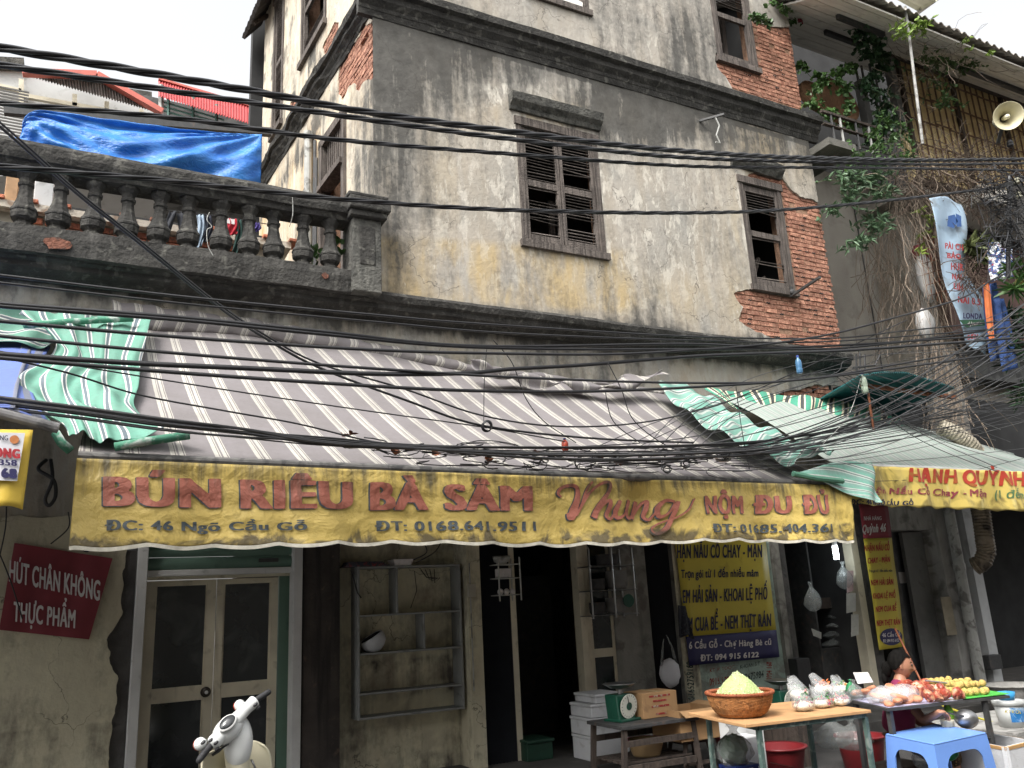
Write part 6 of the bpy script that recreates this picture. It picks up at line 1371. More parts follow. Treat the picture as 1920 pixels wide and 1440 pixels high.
wire('overhead_cable', [(-100, 592, Yw), (0, 602, Yw), (350, 633, Yw), (700, 656, Yw), (950, 663, 5.4), (1150, 664, 5.6), (1300, 656, 5.8), (1440, 645, 5.9), (1560, 626, 6.0), (1650, 603, 6.0), (1800, 560, 6.0), (1860, 525, 6.05), (1925, 495, 6.1)], .012, 'black cable that rises steeply at right towards the pole above the jeans')
wire('overhead_cable', [(-100, 618, Yw), (0, 630, Yw), (350, 664, Yw), (700, 691, Yw), (1000, 709, 5.4), (1300, 718, 5.7), (1500, 712, 5.9), (1700, 680, 6.0), (1925, 640, 6.1)], .011, 'black cable crossing the top folds of the striped canopy')
wire('overhead_cable', [(-100, 655, Yw), (0, 664, Yw), (255, 681, Yw), (474, 691, Yw), (700, 701, Yw), (870, 700, 5.4), (960, 692, 5.5), (1100, 684, 5.6), (1300, 668, 5.8), (1450, 662, 5.9), (1620, 655, 6.0), (1925, 632, 6.1)], .017, 'thick black cable with taped joints over the green cloth')
wire('overhead_cable', [(-100, 660, Yw-.05), (0, 671, Yw-.05), (350, 700, Yw), (700, 724, Yw), (900, 733, 5.4), (1100, 734, 5.5), (1300, 726, 5.7), (1500, 712, 5.9), (1700, 688, 6.0), (1925, 655, 6.1)], .013, 'black cable just below the taped one crossing the striped canopy')
wire('overhead_cable', [(-60, 185, 5.1), (49, 280, 5.2), (150, 368, 5.3), (260, 455, 5.4), (400, 568, 5.5), (500, 636, 5.5), (600, 690, 5.6), (760, 750, 5.6), (900, 797, 5.7), (1100, 821, 5.7), (1300, 830, 5.8)], .009, 'black wire dropping diagonally from top left across the balustrade')
wire('overhead_cable', [(-60, 178, 5.1), (49, 272, 5.2), (150, 362, 5.3), (260, 449, 5.4), (400, 562, 5.5), (500, 630, 5.5), (600, 682, 5.6), (760, 730, 5.6), (900, 778, 5.7), (1040, 799, 5.7), (1180, 795, 5.8), (1300, 772, 5.9), (1420, 730, 6.0), (1700, 600, 6.1)], .007, 'second diagonal wire paired with the one across the balustrade')
wire('overhead_cable', [(-20, 664, 5.3), (130, 700, 5.4), (260, 740, 5.5), (420, 770, 5.5), (560, 795, 5.6), (700, 828, 5.7), (820, 840, 5.7)], .006, 'thin wire sagging down over the green cloth to the bundle')
wire('overhead_cable', [(-20, 655, 5.3), (170, 690, 5.4), (450, 735, 5.5), (700, 772, 5.6), (900, 800, 5.7), (1060, 828, 5.7)], .005, 'thin wire slanting over the middle of the striped canopy')
rr = random.Random(9)
BG = 'wires of the sagging bundle over the yellow valance'
for k in range(13):
    o_ = rr.uniform(-13, 13); a = rr.uniform(-8, 8); c = rr.uniform(-14, 14); Y_ = rr.uniform(5.55, 5.8); e = rr.uniform(-60, 60)
    wire('telephone_wire', [(-80, 742+o_, Y_), (0, 756+o_, Y_), (150, 775+o_, Y_), (300, 796+o_, Y_), (450, 812+o_*.8+a*.4, Y_), (600, 828+a, Y_), (750, 838+a*.6, Y_), (900, 845+c*.6, Y_), (1100, 850+c, Y_), (1300, 846+c, Y_), (1450, 836+c, 5.9), (1600, 806+c+e*.2, 6.0), (1760, 760+c+e*.7, 6.1), (1930, 680+e*1.6, 6.2)], rr.choice([.005, .006, .008, .010]), 'black wire of the sagging bundle stretched above the yellow lettered valance', group=BG, m=rr.choice([M_WIRE, M_WIRE, M_W2]))
RG = 'wires fanning out to the pole at the right'
for k in range(26):
    x0 = rr.uniform(1080, 1520); y0 = np.interp(x0, [1080, 1300, 1520], [850, 850, 860])+rr.uniform(-15, 25); ye = rr.uniform(540, 880); Y_ = rr.uniform(5.7, 6.0); sg_ = rr.uniform(5, 35)
    P_ = [(x0+(1930-x0)*t_, y0+(ye-y0)*t_**1.35+sg_*math.sin(math.pi*t_), Y_+.3*t_) for t_ in (0, .2, .4, .6, .8, 1)]
    wire('telephone_wire', P_, rr.choice([.0035, .004, .005, .006, .007]), 'thin wire of the fan spreading to the pole at the right edge', group=RG, m=rr.choice([M_WIRE, M_W2, M_W3]))
for k in range(9):
    x0 = rr.uniform(1560, 1640); y0 = rr.uniform(690, 740); x1_, y1_ = rr.uniform(1840, 1930), rr.uniform(760, 900)
    wire('telephone_wire', [(x0, y0, 6.0), ((x0+x1_)/2, (y0+y1_)/2+rr.uniform(-10, 30), 6.0), (x1_, y1_, 6.1)], .004, 'thin wire of the fan spreading to the pole at the right edge', group=RG, m=rr.choice([M_WIRE, M_W2, M_W3]))
for k in range(8):
    x0 = rr.uniform(1180, 1420)
    wire('telephone_wire', [(x0-rr.uniform(60, 160), 840+rr.uniform(0, 30), 5.8), (x0, 790+rr.uniform(-30, 10), 5.9), (x0+170, 725+rr.uniform(-30, 30), 6.0), (1620, 690+rr.uniform(-30, 20), 6.1), (1925, rr.uniform(560, 700), 6.2)], .004, 'thin wire of the fan spreading to the pole at the right edge', group=RG, m=rr.choice([M_WIRE, M_W2, M_W3]))
# messy loops on the awning edge
b = MB()
for k in range(46):
    x, y = rr.uniform(660, 1400), 0; y = np.interp(x, [660, 1000, 1400], [842, 858, 868])+rr.uniform(-14, 18); rx, ry = rr.uniform(10, 90), rr.uniform(3, 14); a0 = rr.uniform(0, 6); P_ = []
    for i in range(14): a = a0+i/13*rr.uniform(3, 5.5); P_.append(Vector(PY(x+rx*math.cos(a), y+ry*math.sin(a)+rr.uniform(-1, 1), 5.75+rr.uniform(-.03, .03))))
    b.tube(P_, rr.choice([.003, .004, .005]), 4, cap=False)
b.build('wire_tangle', M_WIRE, None, 'tangle of loose black wire loops lying along the awning front edge', 'wire', kind='stuff')
b = MB()
for k in range(20):
    x, y = rr.choice(((1290, 855), (1285, 870), (1245, 848), (1360, 850), (1250, 880)))
    P_ = [Vector(PY(x+9*math.cos(a)*rr.uniform(.6, 1.2), y+7*math.sin(a)*rr.uniform(.6, 1.2), 5.7)) for a in np.linspace(0, 6, 10)]; b.tube(P_, .005, 4, cap=False)
b.build('wire_knot', M_WIRE, None, 'knotted clumps of black wire near the right end of the bundle', 'wire', kind='stuff')
b = MB()
for k in range(60):
    x = rr.uniform(1850, 1925); y = rr.uniform(290, 460); P_ = [Vector(PY(x+rr.uniform(-30, 30), y+rr.uniform(-20, 40)*0+i*rr.uniform(2, 14), 6.0+rr.uniform(-.1, .1))) for i in range(7)]; b.tube(P_, rr.choice([.004, .006, .008]), 4, cap=False)
b.build('cable_nest', M_WIRE, None, 'nest of black cables wound round the top of the utility pole', 'wire', kind='stuff')
b = MB()
for k in range(6): b.lathe([(.034+.002*k, -.01), (.044+.001*k, 0), (.034, .01)], PY(913, 799, 5.6), 18, Matrix.Rotation(R(90+k*5), 3, 'X'), cap=False)
b.build('wire_coil', M_BLACK, None, 'small round coil of black wire hanging in front of the striped canopy', 'coil', smooth=True)
wire('hanging_wire', [(913, 650, 5.6), (908, 720, 5.6), (907, 795, 5.6)], .003, 'thin wire holding the round coil', cat='wire')
for i, pts in enumerate(([(925, 638, 5.6), (960, 680, 5.6), (985, 745, 5.65), (1020, 790, 5.7), (1080, 830, 5.7)], [(1140, 680, 5.6), (1165, 730, 5.6), (1190, 790, 5.65), (1260, 840, 5.7), (1330, 850, 5.7)], [(1135, 735, 5.6), (1150, 790, 5.65), (1200, 830, 5.7)], [(1380, 725, 5.8), (1390, 800, 5.8), (1405, 880, 5.8)], [(1615, 705, 6.0), (1590, 780, 6.0), (1530, 845, 5.9)], [(850, 840, 5.7), (900, 826, 5.7), (960, 832, 5.7), (980, 842, 5.7)])):
    wire('hanging_wire', pts, .004, ['loose wire drooping right of the wire coil', 'loose wire drooping from the canopy fold to the tangle', 'short loose wire inside the canopy right half', 'vertical loose wire crossing the green patch', 'pale wire dropping from the hanging bottle', 'small arched wire rising from the bundle'][i], m=M_PIPE if i == 4 else None)
wire('hanging_wire', [(87, 862, 6.9), (72, 880, 6.85), (100, 900, 6.8), (104, 930, 6.8), (92, 948, 6.8), (85, 935, 6.8), (98, 900, 6.8), (95, 862, 6.9)], .014, 'loop of thick black cable hanging between the two yellow awning banners')
for i, pts in enumerate(([(12, 950, 7.9), (10, 990, 7.9), (0, 1040, 7.9)], [(128, 960, 8.1), (128, 990, 8.1), (95, 1020, 8.1)], [(790, 1010, 8.0), (800, 1035, 8.0), (775, 1050, 8.1)], [(830, 1010, 8.0), (815, 1035, 8.0), (780, 1055, 8.1)], [(0, 1040, 8.0), (20, 1090, 8.0), (42, 1160, 8.0)])):
    wire('hanging_wire', pts, .006, ['black wire hanging beside the left wall edge', 'thin wire looping above the red banner', 'black wire curving down to the shelf top', 'second wire curving down to the shelf top', 'wire trailing across the red banner'][i])
b = MB()
for k in range(5): b.tube([PY(162+(9+k)*math.cos(a), 1024+(11-k)*math.sin(a), 8.08) for a in np.linspace(0, 6.28, 14)], .004, 4)
b.build('wire_coil', M_WIRE, None, 'small wire coil hung on the wall above the red banner', 'coil')
# plastic bottles hung on the wires
def bottle(loc, h, r, col, label, capc=C(60, 80, 150), alpha=None):
    t = thing('plastic_bottle', loc, label, 'bottle'); b = MB(); p = [(r*.8, 0), (r, .01), (r, h*.25), (r*.92, h*.3), (r, h*.35), (r, h*.6), (r*.85, h*.72), (r*.35, h*.85), (r*.32, h*.92)]
    b.lathe(p, loc, 14); m = mat('bottle_plastic_%d%d' % (int(col[0]*99), int(col[2]*99)), col, .25, .15, 9, bump=.1); m.node_tree.nodes['Principled BSDF'].inputs['Transmission Weight'].default_value = .35; b.build('body', m, t, smooth=True)
    b = MB(); b.lathe([(r*.4, h*.9), (r*.4, h), (r*.3, h*1.01)], loc, 10); b.build('cap', mat('blue_cap', capc, .5), t); return t
def bt(x, yb, yt, Y, r, *a, **k):
    A_ = Vector(PY(x, yb, Y)); B_ = Vector(PY(x, yt, Y)); return bottle(A_, (B_-A_).length, r, *a, **k)
bt(1500, 700, 668, 5.9, .032, C(90, 140, 180), 'flattened blue plastic bottle hanging under the brick wall corner')
bt(1623, 738, 700, 6.0, .036, C(175, 190, 170), 'clear plastic bottle hanging upside by a rusty rod')
wire('rusty_rod', [(1628, 738, 6.0), (1638, 806, 6.0)], .014, 'short rusty iron rod hanging below the clear bottle', m=M_RUST, cat='rod')
bt(1060, 845, 822, 5.72, .028, C(200, 90, 70), 'small orange and white bottle caught in the wire bundle')
b = MB(); b.ball(PY(1355, 860, 5.9), 1, 10, 6, (.10, .04, .03), noise=.4, seed=3); b.build('paper_scrap', M_LWHITE, None, 'crumpled white paper lying on the awning at right', 'paper')
for i, (x, y) in enumerate(((655, 815), (735, 848), (1000, 850), (1120, 858), (1150, 866), (640, 818), (1195, 862), (1160, 870), (810, 852), (910, 862))):
    b = MB(); leaf(b, Vector(PY(x, y, 5.95)), (1, -.3, .1), .07, .05, rr); leaf(b, Vector(PY(x+5, y, 5.95)), (-.4, -.3, .3), .05, .04, rr); b.build('dry_leaf', M_RUST, None, 'dry brown leaf caught among the wires on the awning edge', 'leaf', 'dry leaves on the awning edge')
# rebar stubs and bracket beside the brick corner
b = MB()
for x in (1606, 1613, 1622): b.tube([PY(x, 695, 8.3), PY(x-1, 660+abs(x-1613)*.5, 8.3)], .016, 5)
b.tube([PY(1600, 690, 8.3), PY(1640, 685, 8.3), PY(1650, 665, 8.3)], .016, 5); b.build('rebar', M_METD, None, 'short rusty rebar stubs sticking up at the corner of the brick wall', 'rebar', kind='stuff')
# ============================================================ THINGS AT STREET LEVEL
def D(px, py, d): return Vector(CO+ray(px, py)/FPX*d)
# wall shelf in the niche
M_SH = mat('grey_laminate', C(138, 140, 138), .6, .12, 6, dirt=(8, .58, C(80, 78, 74), .5), bump=.05)
sx0_, sx1_ = 2.50, 3.56; sy0, sy1 = 8.1, 8.33; st_, sb_z = 2.10, .68
sh = thing('wall_shelf', (3, 8.2, sb_z), 'empty grey open wall shelf mounted in the yellow niche', 'shelf')
zs = [float(PY(862, y, 8.1)[2]) for y in (1147, 1215, 1286)]
for nm, a in (('side_board', (sx0_-.02, sx0_, sy0, sy1, sb_z, st_)), ('side_board', (sx1_, sx1_+.02, sy0, sy1, sb_z, st_)), ('top_board', (sx0_, sx1_, sy0+.001, sy1, st_-.02, st_-.002)), ('bottom_board', (sx0_, sx1_, sy0+.001, sy1, sb_z+.002, sb_z+.022)),
              ('shelf_board', (sx0_, sx1_, sy0+.001, sy1, zs[0], zs[0]+.018)), ('shelf_board', (sx0_, sx1_, sy0+.001, sy1, zs[1], zs[1]+.018)), ('shelf_board', (sx0_, sx1_, sy0+.001, sy1, zs[2], zs[2]+.018)),
              ('divider', (WX(745, 1110, 8.1)-.009, WX(745, 1110, 8.1)+.009, sy0+.002, sy1, zs[0]+.018, st_-.02)), ('divider', (WX(796, 1185, 8.1)-.009, WX(796, 1185, 8.1)+.009, sy0+.002, sy1, zs[1]+.018, zs[0]))):
    panel(nm, *a[:2], a[4], a[5], a[2], a[3], M_SH, parent=sh, bevel=.002)
he = thing('helmet', (2.66, 8.2, zs[1]+.02), 'white helmet with black lining lying on the second shelf', 'helmet')
def hm(u, v, r=.115):
    a = u*2*math.pi; t = v*math.pi*.62; q = Vector((r*math.sin(t)*math.cos(a)*1.1, r*math.sin(t)*math.sin(a), r*math.cos(t)))
    return Matrix.Rotation(R(150), 3, 'Y') @ q+Vector((2.66, 8.2, zs[1]+.13))
b = MB(); b.grid(hm, 24, 10); b.build('shell', mat('white_helmet', C(190, 192, 195), .3, .05), he, smooth=True, solid=.006)
b = MB(); b.grid(lambda u, v: hm(u, v, .1), 24, 10); b.build('lining', M_BLACK, he, smooth=True, solid=.01)
b = MB(); z0_ = st_
for k in range(4): b.box(2.36+k*.01, 2.80-k*.02, 8.08+k*.01, 8.3, z0_+.012*k+.001, z0_+.012*k+.011)
b.build('newspaper_pile', mat('newsprint', C(70, 72, 80), .85, .5, 30, dirt=(25, .55, C(160, 60, 60), .7)), None, 'pile of dark newspapers and magazines on top of the wall shelf', 'papers')
b = MB(); b.lathe([(.12, 0), (.145, .06), (.15, .06), (.12, .003)], (2.96, 8.2, st_+.002), 4, Matrix.Rotation(R(0), 3, 'Z'), sq=True, cap=True); b.build('foam_tray', M_LWHITE, None, 'white foam tray on top of the wall shelf', 'tray')
b = MB(); b.tube([D(655, 1060, 8.6), (2.42, 8.05, 2.0), (2.46, 8.04, 1.85), (2.50, 8.05, 1.80)], .007, 5); b.build('hanging_strap', M_BLACK, None, 'black strap dangling from the newspaper pile down the shelf side', 'strap')
b = MB()
for k in range(4): b.tube([(3.2+k*.05, 8.25, 2.06), (3.25+k*.03, 8.22, 1.98-k*.02), (3.33+k*.02, 8.2, 1.97)], .005, 4)
b.tube([(3.13, 8.25, 2.05), (3.15, 8.25, 1.85), (3.08, 8.25, 1.68)], .004, 4)
b.build('wire_bunch', M_WIRE, None, 'bunch of old wires dangling in the upper right shelf compartment', 'wire')
# small corner rack by the folding gate
sr = thing('corner_rack', (4.03, 7.95, 1.74), 'small white wire rack with crockery beside the dark doorway', 'rack')
M_WR = mat('white_wire', C(170, 170, 165), .5)
for z in (1.76, 1.93, 2.07):
    b = MB()
    for y in (7.87, 7.95, 8.03): b.tube([(3.9, y, z), (4.15, y, z)], .006, 5)
    b.tube([(4.15, 7.85, z), (4.15, 8.05, z)], .006, 5); b.tube([(3.9, 7.85, z), (3.9, 8.05, z)], .006, 5); b.build('wire_shelf', M_WR, sr)
for (x, y) in ((4.15, 7.85), (3.9, 7.85), (4.15, 8.05)):
    b = MB(); b.tube([(x, y, 1.70), (x, y, 2.14)], .008, 6); b.build('upright', M_WR, sr)
b = MB(); b.lathe([(.05, 0), (.09, .05), (.095, .08), (.08, .02)], (3.99, 7.95, 2.08), 14); b.build('bowl', M_PIPE, None, 'grey bowl on the top level of the small white rack', 'bowl', smooth=True)
b = MB(); b.box(3.93, 4.07, 7.9, 8.0, 1.94, 2.03); b.build('carton', M_LWHITE, None, 'small white carton on the middle level of the white rack', 'box', bevel=.005)
for k in range(3): b = MB(); b.ball((3.95+k*.07, 7.93, 1.795), .032, 10, 8); b.build('white_cup', M_LWHITE, None, 'round white cup on the lowest level of the white rack', 'cup', 'white cups on the low rack level', smooth=True)
# dish rack
dr_ = thing('dish_rack', (5.35, 7.9, 1.5), 'steel wire dish rack with pots hung on the grey wall', 'rack')
A_, B_ = PY(1100, 1030, 7.85), PY(1190, 1150, 7.85); zt2, zb2 = float(A_[2]), float(B_[2])
for x, y in ((4.98, 7.8), (5.22, 7.72), (5.55, 7.8), (5.55, 8.05)):
    b = MB(); b.tube([(x, y, zb2-.03), (x, y, zt2), (x+.05, y+.1, zt2+.03)], .011, 6); b.build('upright', M_STEEL, dr_)
for z in (zb2, zb2+.26, zb2+.52):
    b = MB()
    for y in np.linspace(7.78, 8.04, 6): b.tube([(4.98, y, z), (5.56, y, z)], .005, 4)
    for x in (4.98, 5.27, 5.56): b.tube([(x, 7.77, z), (x, 8.05, z)], .007, 5)
    b.build('wire_shelf', M_STEEL, dr_)
for i, (x, z, r_, h_, m, lb) in enumerate(((5.12, zb2+.01, .09, .13, 'darkpot', 'dark pot on the lowest level of the dish rack left'), (5.36, zb2+.01, .11, .17, 'graypan', 'large grey pan on the lowest level of the dish rack'), (5.15, zb2+.27, .08, .12, 'darkpot', 'dark bowl stack on the middle level of the dish rack'), (5.40, zb2+.27, .12, .2, 'graypan', 'steel pot on the middle level of the dish rack'), (5.3, zb2+.53, .13, .12, 'darkpot', 'dark wok on the top level of the dish rack'))):
    b = MB(); b.lathe([(r_*.8, 0), (r_, h_*.2), (r_, h_), (r_*1.05, h_), (r_*.9, h_*.95), (r_*.8, .02)], (x, 7.92, z), 18); b.build('cooking_pot', M_METD if m == 'darkpot' else M_GREY, None, lb, 'pot', smooth=True)
b = MB(); b.lathe([(0, 0), (.07, .002), (.07, .012), (0, .012)], (5.43, 7.77, zb2+.14), 16, Matrix.Rotation(R(90), 3, 'X')); b.build('plastic_plate', mat('dark_green_plastic', C(28, 80, 66), .5), None, 'round dark green plate in the dish rack', 'plate')
# shopping bag and dark cloth
M_CLR = mat('thin_clear_plastic', C(150, 154, 152), .2, .05, 6, bump=.6, bs=18, alpha=.38)
M_CLR2 = mat('clear_glossy_plastic', C(225, 228, 228), .12, .05, 6, bump=.6, bs=22, alpha=.25)
def sack(name, p, r, label, m, seed=0, cat='bag', noise=.2):
    rx, ry, rz = r; p = Vector(p); b = MB(); k1, k2, k3 = seed*1.3, seed*2.1, seed*.7
    def fn(u, v):
        a = u*2*math.pi; pr = float(np.interp(v, [0, .06, .25, .45, .65, .8, .88, 1], [.05, .6, 1, .95, .6, .22, .14, .32]))
        pr *= 1+.16*math.sin(2*a+k1+v*2)*(.5+v)+.09*math.sin(5*a+k2-v*7)+.06*math.sin(11*a+k3+v*13)*(.4+v); return (p.x+rx*pr*math.cos(a)+rx*.15*v*math.sin(k1), p.y+ry*pr*math.sin(a), p.z-rz+2.1*rz*v+.05*rz*math.sin(3*a+k1))
    b.grid(fn, 40, 22); return b.build(name, m, None, label, cat, smooth=True)
t = thing('carrier_bag', PY(1258, 1285, 7.75), 'white carrier bag hanging by its handles beside the yellow pier', 'bag')
c0 = Vector(PY(1256, 1262, 7.75)); b = MB(); b.ball(c0, 1, 16, 12, (.13, .08, .15), noise=.12, seed=2); b.build('pouch', mat('translucent_white_plastic', C(205, 205, 208), .4, .08, 6, bump=.5, bs=14, alpha=.8), t, smooth=True)
b = MB(); b.tube([c0+Vector((-.10, 0, .08)), c0+Vector((-.07, 0, .25)), c0+Vector((-.04, 0, .36))], [.02, .012, .006], 6); b.tube([c0+Vector((.10, 0, .08)), c0+Vector((.06, 0, .28)), c0+Vector((.0, 0, .40))], [.02, .012, .006], 6); b.build('handles', M_CLR, t, smooth=True)
Qc = [PY(1268, 1135, 7.98), PY(1282, 1136, 7.98), PY(1298, 1195, 7.98), PY(1268, 1192, 7.98)]
b = MB()
def dcl(u, v):
    p = (np.array(Qc[0])*(1-u)+np.array(Qc[1])*u)*(1-v)+(np.array(Qc[3])*(1-u)+np.array(Qc[2])*u)*v; return (p[0], p[1]-.03-.03*math.sin(u*11+v*2)*v, p[2]-.02*math.sin(u*8)*(v > .8))
b.grid(dcl, 14, 14); b.build('hanging_rag', mat('dark_check_rag', C(46, 48, 56), .9, .3, 40, dirt=(45, .55, C(90, 94, 100), .6), bump=.3), None, 'dark checked rag hung from the left edge of the yellow sign', 'cloth', smooth=True, solid=.006)
# foam boxes in the doorway
M_FOAM = mat('white_foam', C(205, 206, 208), .75, .06, 9, dirt=(7, .6, C(150, 148, 142), .5), bump=.2, bs=120)
fx = float(PY(1095, 1350, 7.6)[0])
for i, (z0_, z1_, dx0, lb) in enumerate(((.13, .36, 0, 'bottom foam box of the stack in the doorway'), (.365, .53, -.01, 'second foam box from the floor in the doorway stack'), (.535, .66, .0, 'third foam box from the floor in the doorway stack'), (.665, .75, .06, 'small topmost foam box of the doorway stack'))):
    b = MB(); b.box(fx+dx0, fx+dx0+.42-.1*(i == 3), 7.45, 7.85, z0_, z1_-.03); b.box(fx+dx0-.008, fx+dx0+.428-.1*(i == 3), 7.442, 7.858, z1_-.028, z1_); b.build('foam_box', M_FOAM, None, lb, 'foam box', 'stacked foam boxes', bevel=.008)
# rough timber rack with scale, carton and basin
tk = thing('timber_rack', (4.9, 6.9, 0), 'rough dark timber rack carrying the green scale and carton', 'rack')
p_ = [PZ(1122, 1357, .56), PZ(1250, 1355, .56)]; rx0, rx1, ry0, ry1 = float(p_[0][0])+.02, float(p_[0][0])+.78, 6.55, 7.05
b = MB(); b.box(rx0-.05, rx1+.05, ry0-.04, ry1+.04, .545, .575); b.build('top', M_METD, tk, bevel=.004)
for x in (rx0, rx1):
    for y in (ry0, ry1): b = MB(); sx = .05*(1 if x == rx1 else -1); b.beam((x+sx, y, 0), (x, y, .545), .045, .035); b.build('leg', M_WOODD, tk)
for z in (.22, .42):
    b = MB(); b.beam((rx0, ry0, z), (rx1, ry0, z), .03, .05); b.build('rail', M_WOODD, tk); b = MB(); b.beam((rx0, ry1, z), (rx1, ry1, z), .03, .05); b.build('rail', M_WOODD, tk)
for k in range(5): b = MB(); y = ry0+.05+k*.1; b.box(rx0, rx1, y, y+.07, .245, .26); b.build('slat', M_WOODD, tk)
def tub(name, c, r, h, m, label, cat='basin', rim=None, par=None):
    t = thing(name, c, label, cat); b = MB(); b.lathe([(r*.72, 0), (r*.78, .02), (r*.97, h*.92), (r, h), (r*1.06, h), (r*1.06, h*.94), (r*1.01, h*.93)][:4]+[(r*.95, h), (r*.76, .03)], c, 26); b.build('bowl', m, t, smooth=True)
    b = MB(); b.lathe([(r*.985, h*.93), (r*1.07, h*.96), (r*1.07, h*1.02), (r*.95, h*1.01)], c, 26, cap=False); b.build('rim', rim or m, t, smooth=True); return t
M_PINK = mat('hot_pink_plastic', C(205, 60, 110), .4, .08); M_TANB = mat('tan_plastic', C(150, 125, 90), .5, .2, 5); M_RTUB = mat('worn_red_plastic', C(112, 30, 34), .45, .15, 5, dirt=(8, .6, C(105, 30, 30), .5), bump=.05)
tub('basin', ((rx0+rx1)/2, 6.78, .262), .17, .14, M_TANB, 'tan basin with pink rim on the lower level of the timber rack', rim=M_PINK)
# dial scale
def scale(loc, label, rotz=0, dial=True, m=None):
    t = thing('dial_scale', (0, 0, 0), label, 'scale'); m = m or mat('dark_green_enamel', C(24, 74, 58), .35, .15, 8)
    b = MB(); b.prism([(-.11, -.08, 0), (.11, -.08, 0), (.10, -.05, .23), (-.10, -.05, .23)], (0, .16, 0)); b.build('body', m, t, bevel=.012)
    b = MB(); b.box(-.13, .13, -.12, .11, -.0, .022); b.build('foot', m, t, bevel=.006)
    Mr = Matrix.Rotation(R(98), 3, 'X'); c = Vector((0, -.092, .13))
    b = MB(); b.lathe([(.0, 0), (.105, 0), (.108, .012), (.0, .012)], c, 28, Mr, cap=False); b.build('dial', mat('dial_card', C(205, 205, 192), .5, .05), t, smooth=False)
    b = MB()
    for k in range(20): a = k*math.pi/10; Mz = Matrix.Rotation(a, 3, 'Z'); q = MB(); b.box(-.002, .002, .085, .1, .0125, .0135, M=(Matrix.Translation(c) @ (Mr @ Mz).to_4x4()))
    b.box(-.004, .004, -.02, .085, .015, .017, M=(Matrix.Translation(c) @ (Mr @ Matrix.Rotation(.3, 3, 'Z')).to_4x4())); tag(b.build('dial_marks', M_METD, t), kind='stuff')
    b = MB(); b.lathe([(.0, .013), (.035, .013), (.035, .016), (.0, .016)], c, 14, Mr, cap=False); b.build('dial_centre', m, t)
    b = MB(); b.lathe([(.02, .23), (.02, .27), (.05, .28)], (0, 0, 0), 12); b.build('stem', M_STEEL, t)
    b = MB(); b.lathe([(.0, .282), (.09, .285), (.15, .32), (.155, .322), (.15, .326), (.085, .292), (.0, .29)], (0, 0, 0), 28, cap=False); b.build('pan', M_STEEL, t, smooth=True)
    t.location = loc; t.rotation_euler.z = rotz; return t
pz = PZ(1162, 1352, .576); scale((float(pz[0])+.04, float(pz[1])+.02, .576), 'green dial scale with steel pan on the timber rack', R(12))
def carton(name, x0, x1, y0, y1, z0, z1, label, open_=False, m=None, txt=()):
    t = thing(name, ((x0+x1)/2, (y0+y1)/2, z0), label, 'carton'); m = m or mat('brown_cardboard', C(168, 132, 92), .85, .1, 5, dirt=(6, .6, C(120, 92, 66), .5), bump=.05)
    b = MB()
    if open_:
        w_ = .006
        for a in ((x0, x1, y0, y0+w_), (x0, x1, y1-w_, y1), (x0, x0+w_, y0+w_, y1-w_), (x1-w_, x1, y0+w_, y1-w_)): b.box(*a, z0, z1)
        b.box(x0, x1, y0, y1, z0, z0+.006); b.build('walls', m, t); b = MB(); b.add([(x0, y0-.002, z1), (x1, y0-.002, z1), (x1, y0-.10, z1-.05), (x0, y0-.10, z1-.05)], [(0, 1, 2, 3)]); b.add([(x1, y0, z1), (x1, y1, z1), (x1+.1, y1, z1+.02), (x1+.1, y0, z1+.02)], [(0, 1, 2, 3)]); b.build('flap', m, t, solid=.004)
    else:
        b.box(x0, x1, y0, y1, z0, z1); b.build('box_body', m, t, bevel=.006)
        b = MB(); b.box((x0+x1)/2-.025, (x0+x1)/2+.025, y0+.0, y1, z1+.001, z1+.003); b.build('tape', mat('pale_tape', C(190, 165, 120), .4), t)
    return t
cx0, cx1 = rx0+.34, rx0+.74; carton('carton', cx0, cx1, 6.72, 7.02, .577, .80, 'brown cardboard carton with faint red print beside the dial scale')
b = MB()
for (u0, u1, v) in ((.2, .8, .85), (.3, .7, .66), (.25, .75, .45), (.35, .65, .15)): b.box(cx0+(cx1-cx0)*u0, cx0+(cx1-cx0)*u1, 6.716, 6.719, .577+.223*v-.008, .577+.223*v+.008)
tag(b.build('red_print', M_STR, bpy.data.objects['carton']), kind='stuff')
# two wooden stools and the open carton
def wstool(x, y, h, label):
    t = thing('wooden_stool', (x, y, 0), label, 'stool'); b = MB(); b.box(x-.17, x+.17, y-.14, y+.14, h-.03, h); b.build('seat', M_WOODD, t, bevel=.005)
    for sx in (-1, 1):
        for sy in (-1, 1): b = MB(); b.beam((x+sx*.19, y+sy*.15, 0), (x+sx*.13, y+sy*.11, h-.03), .035); b.build('leg', M_WOODD, t)
    for sy in (-1, 1): b = MB(); b.beam((x-.16, y+sy*.13, .16), (x+.16, y+sy*.13, .16), .02, .03); b.build('stretcher', M_WOODD, t)
ox = float(PY(1290, 1340, 6.75)[0]); wstool(ox-.02, 6.75, .36, 'dark wooden stool under the open cardboard carton')
zt5, zb5 = float(PY(1285, 1312, 6.6)[2]), .362
carton('carton', ox-.26, ox+.22, 6.55, 6.98, zb5, zb5+.27, 'open empty cardboard carton on the wooden stool', open_=True)
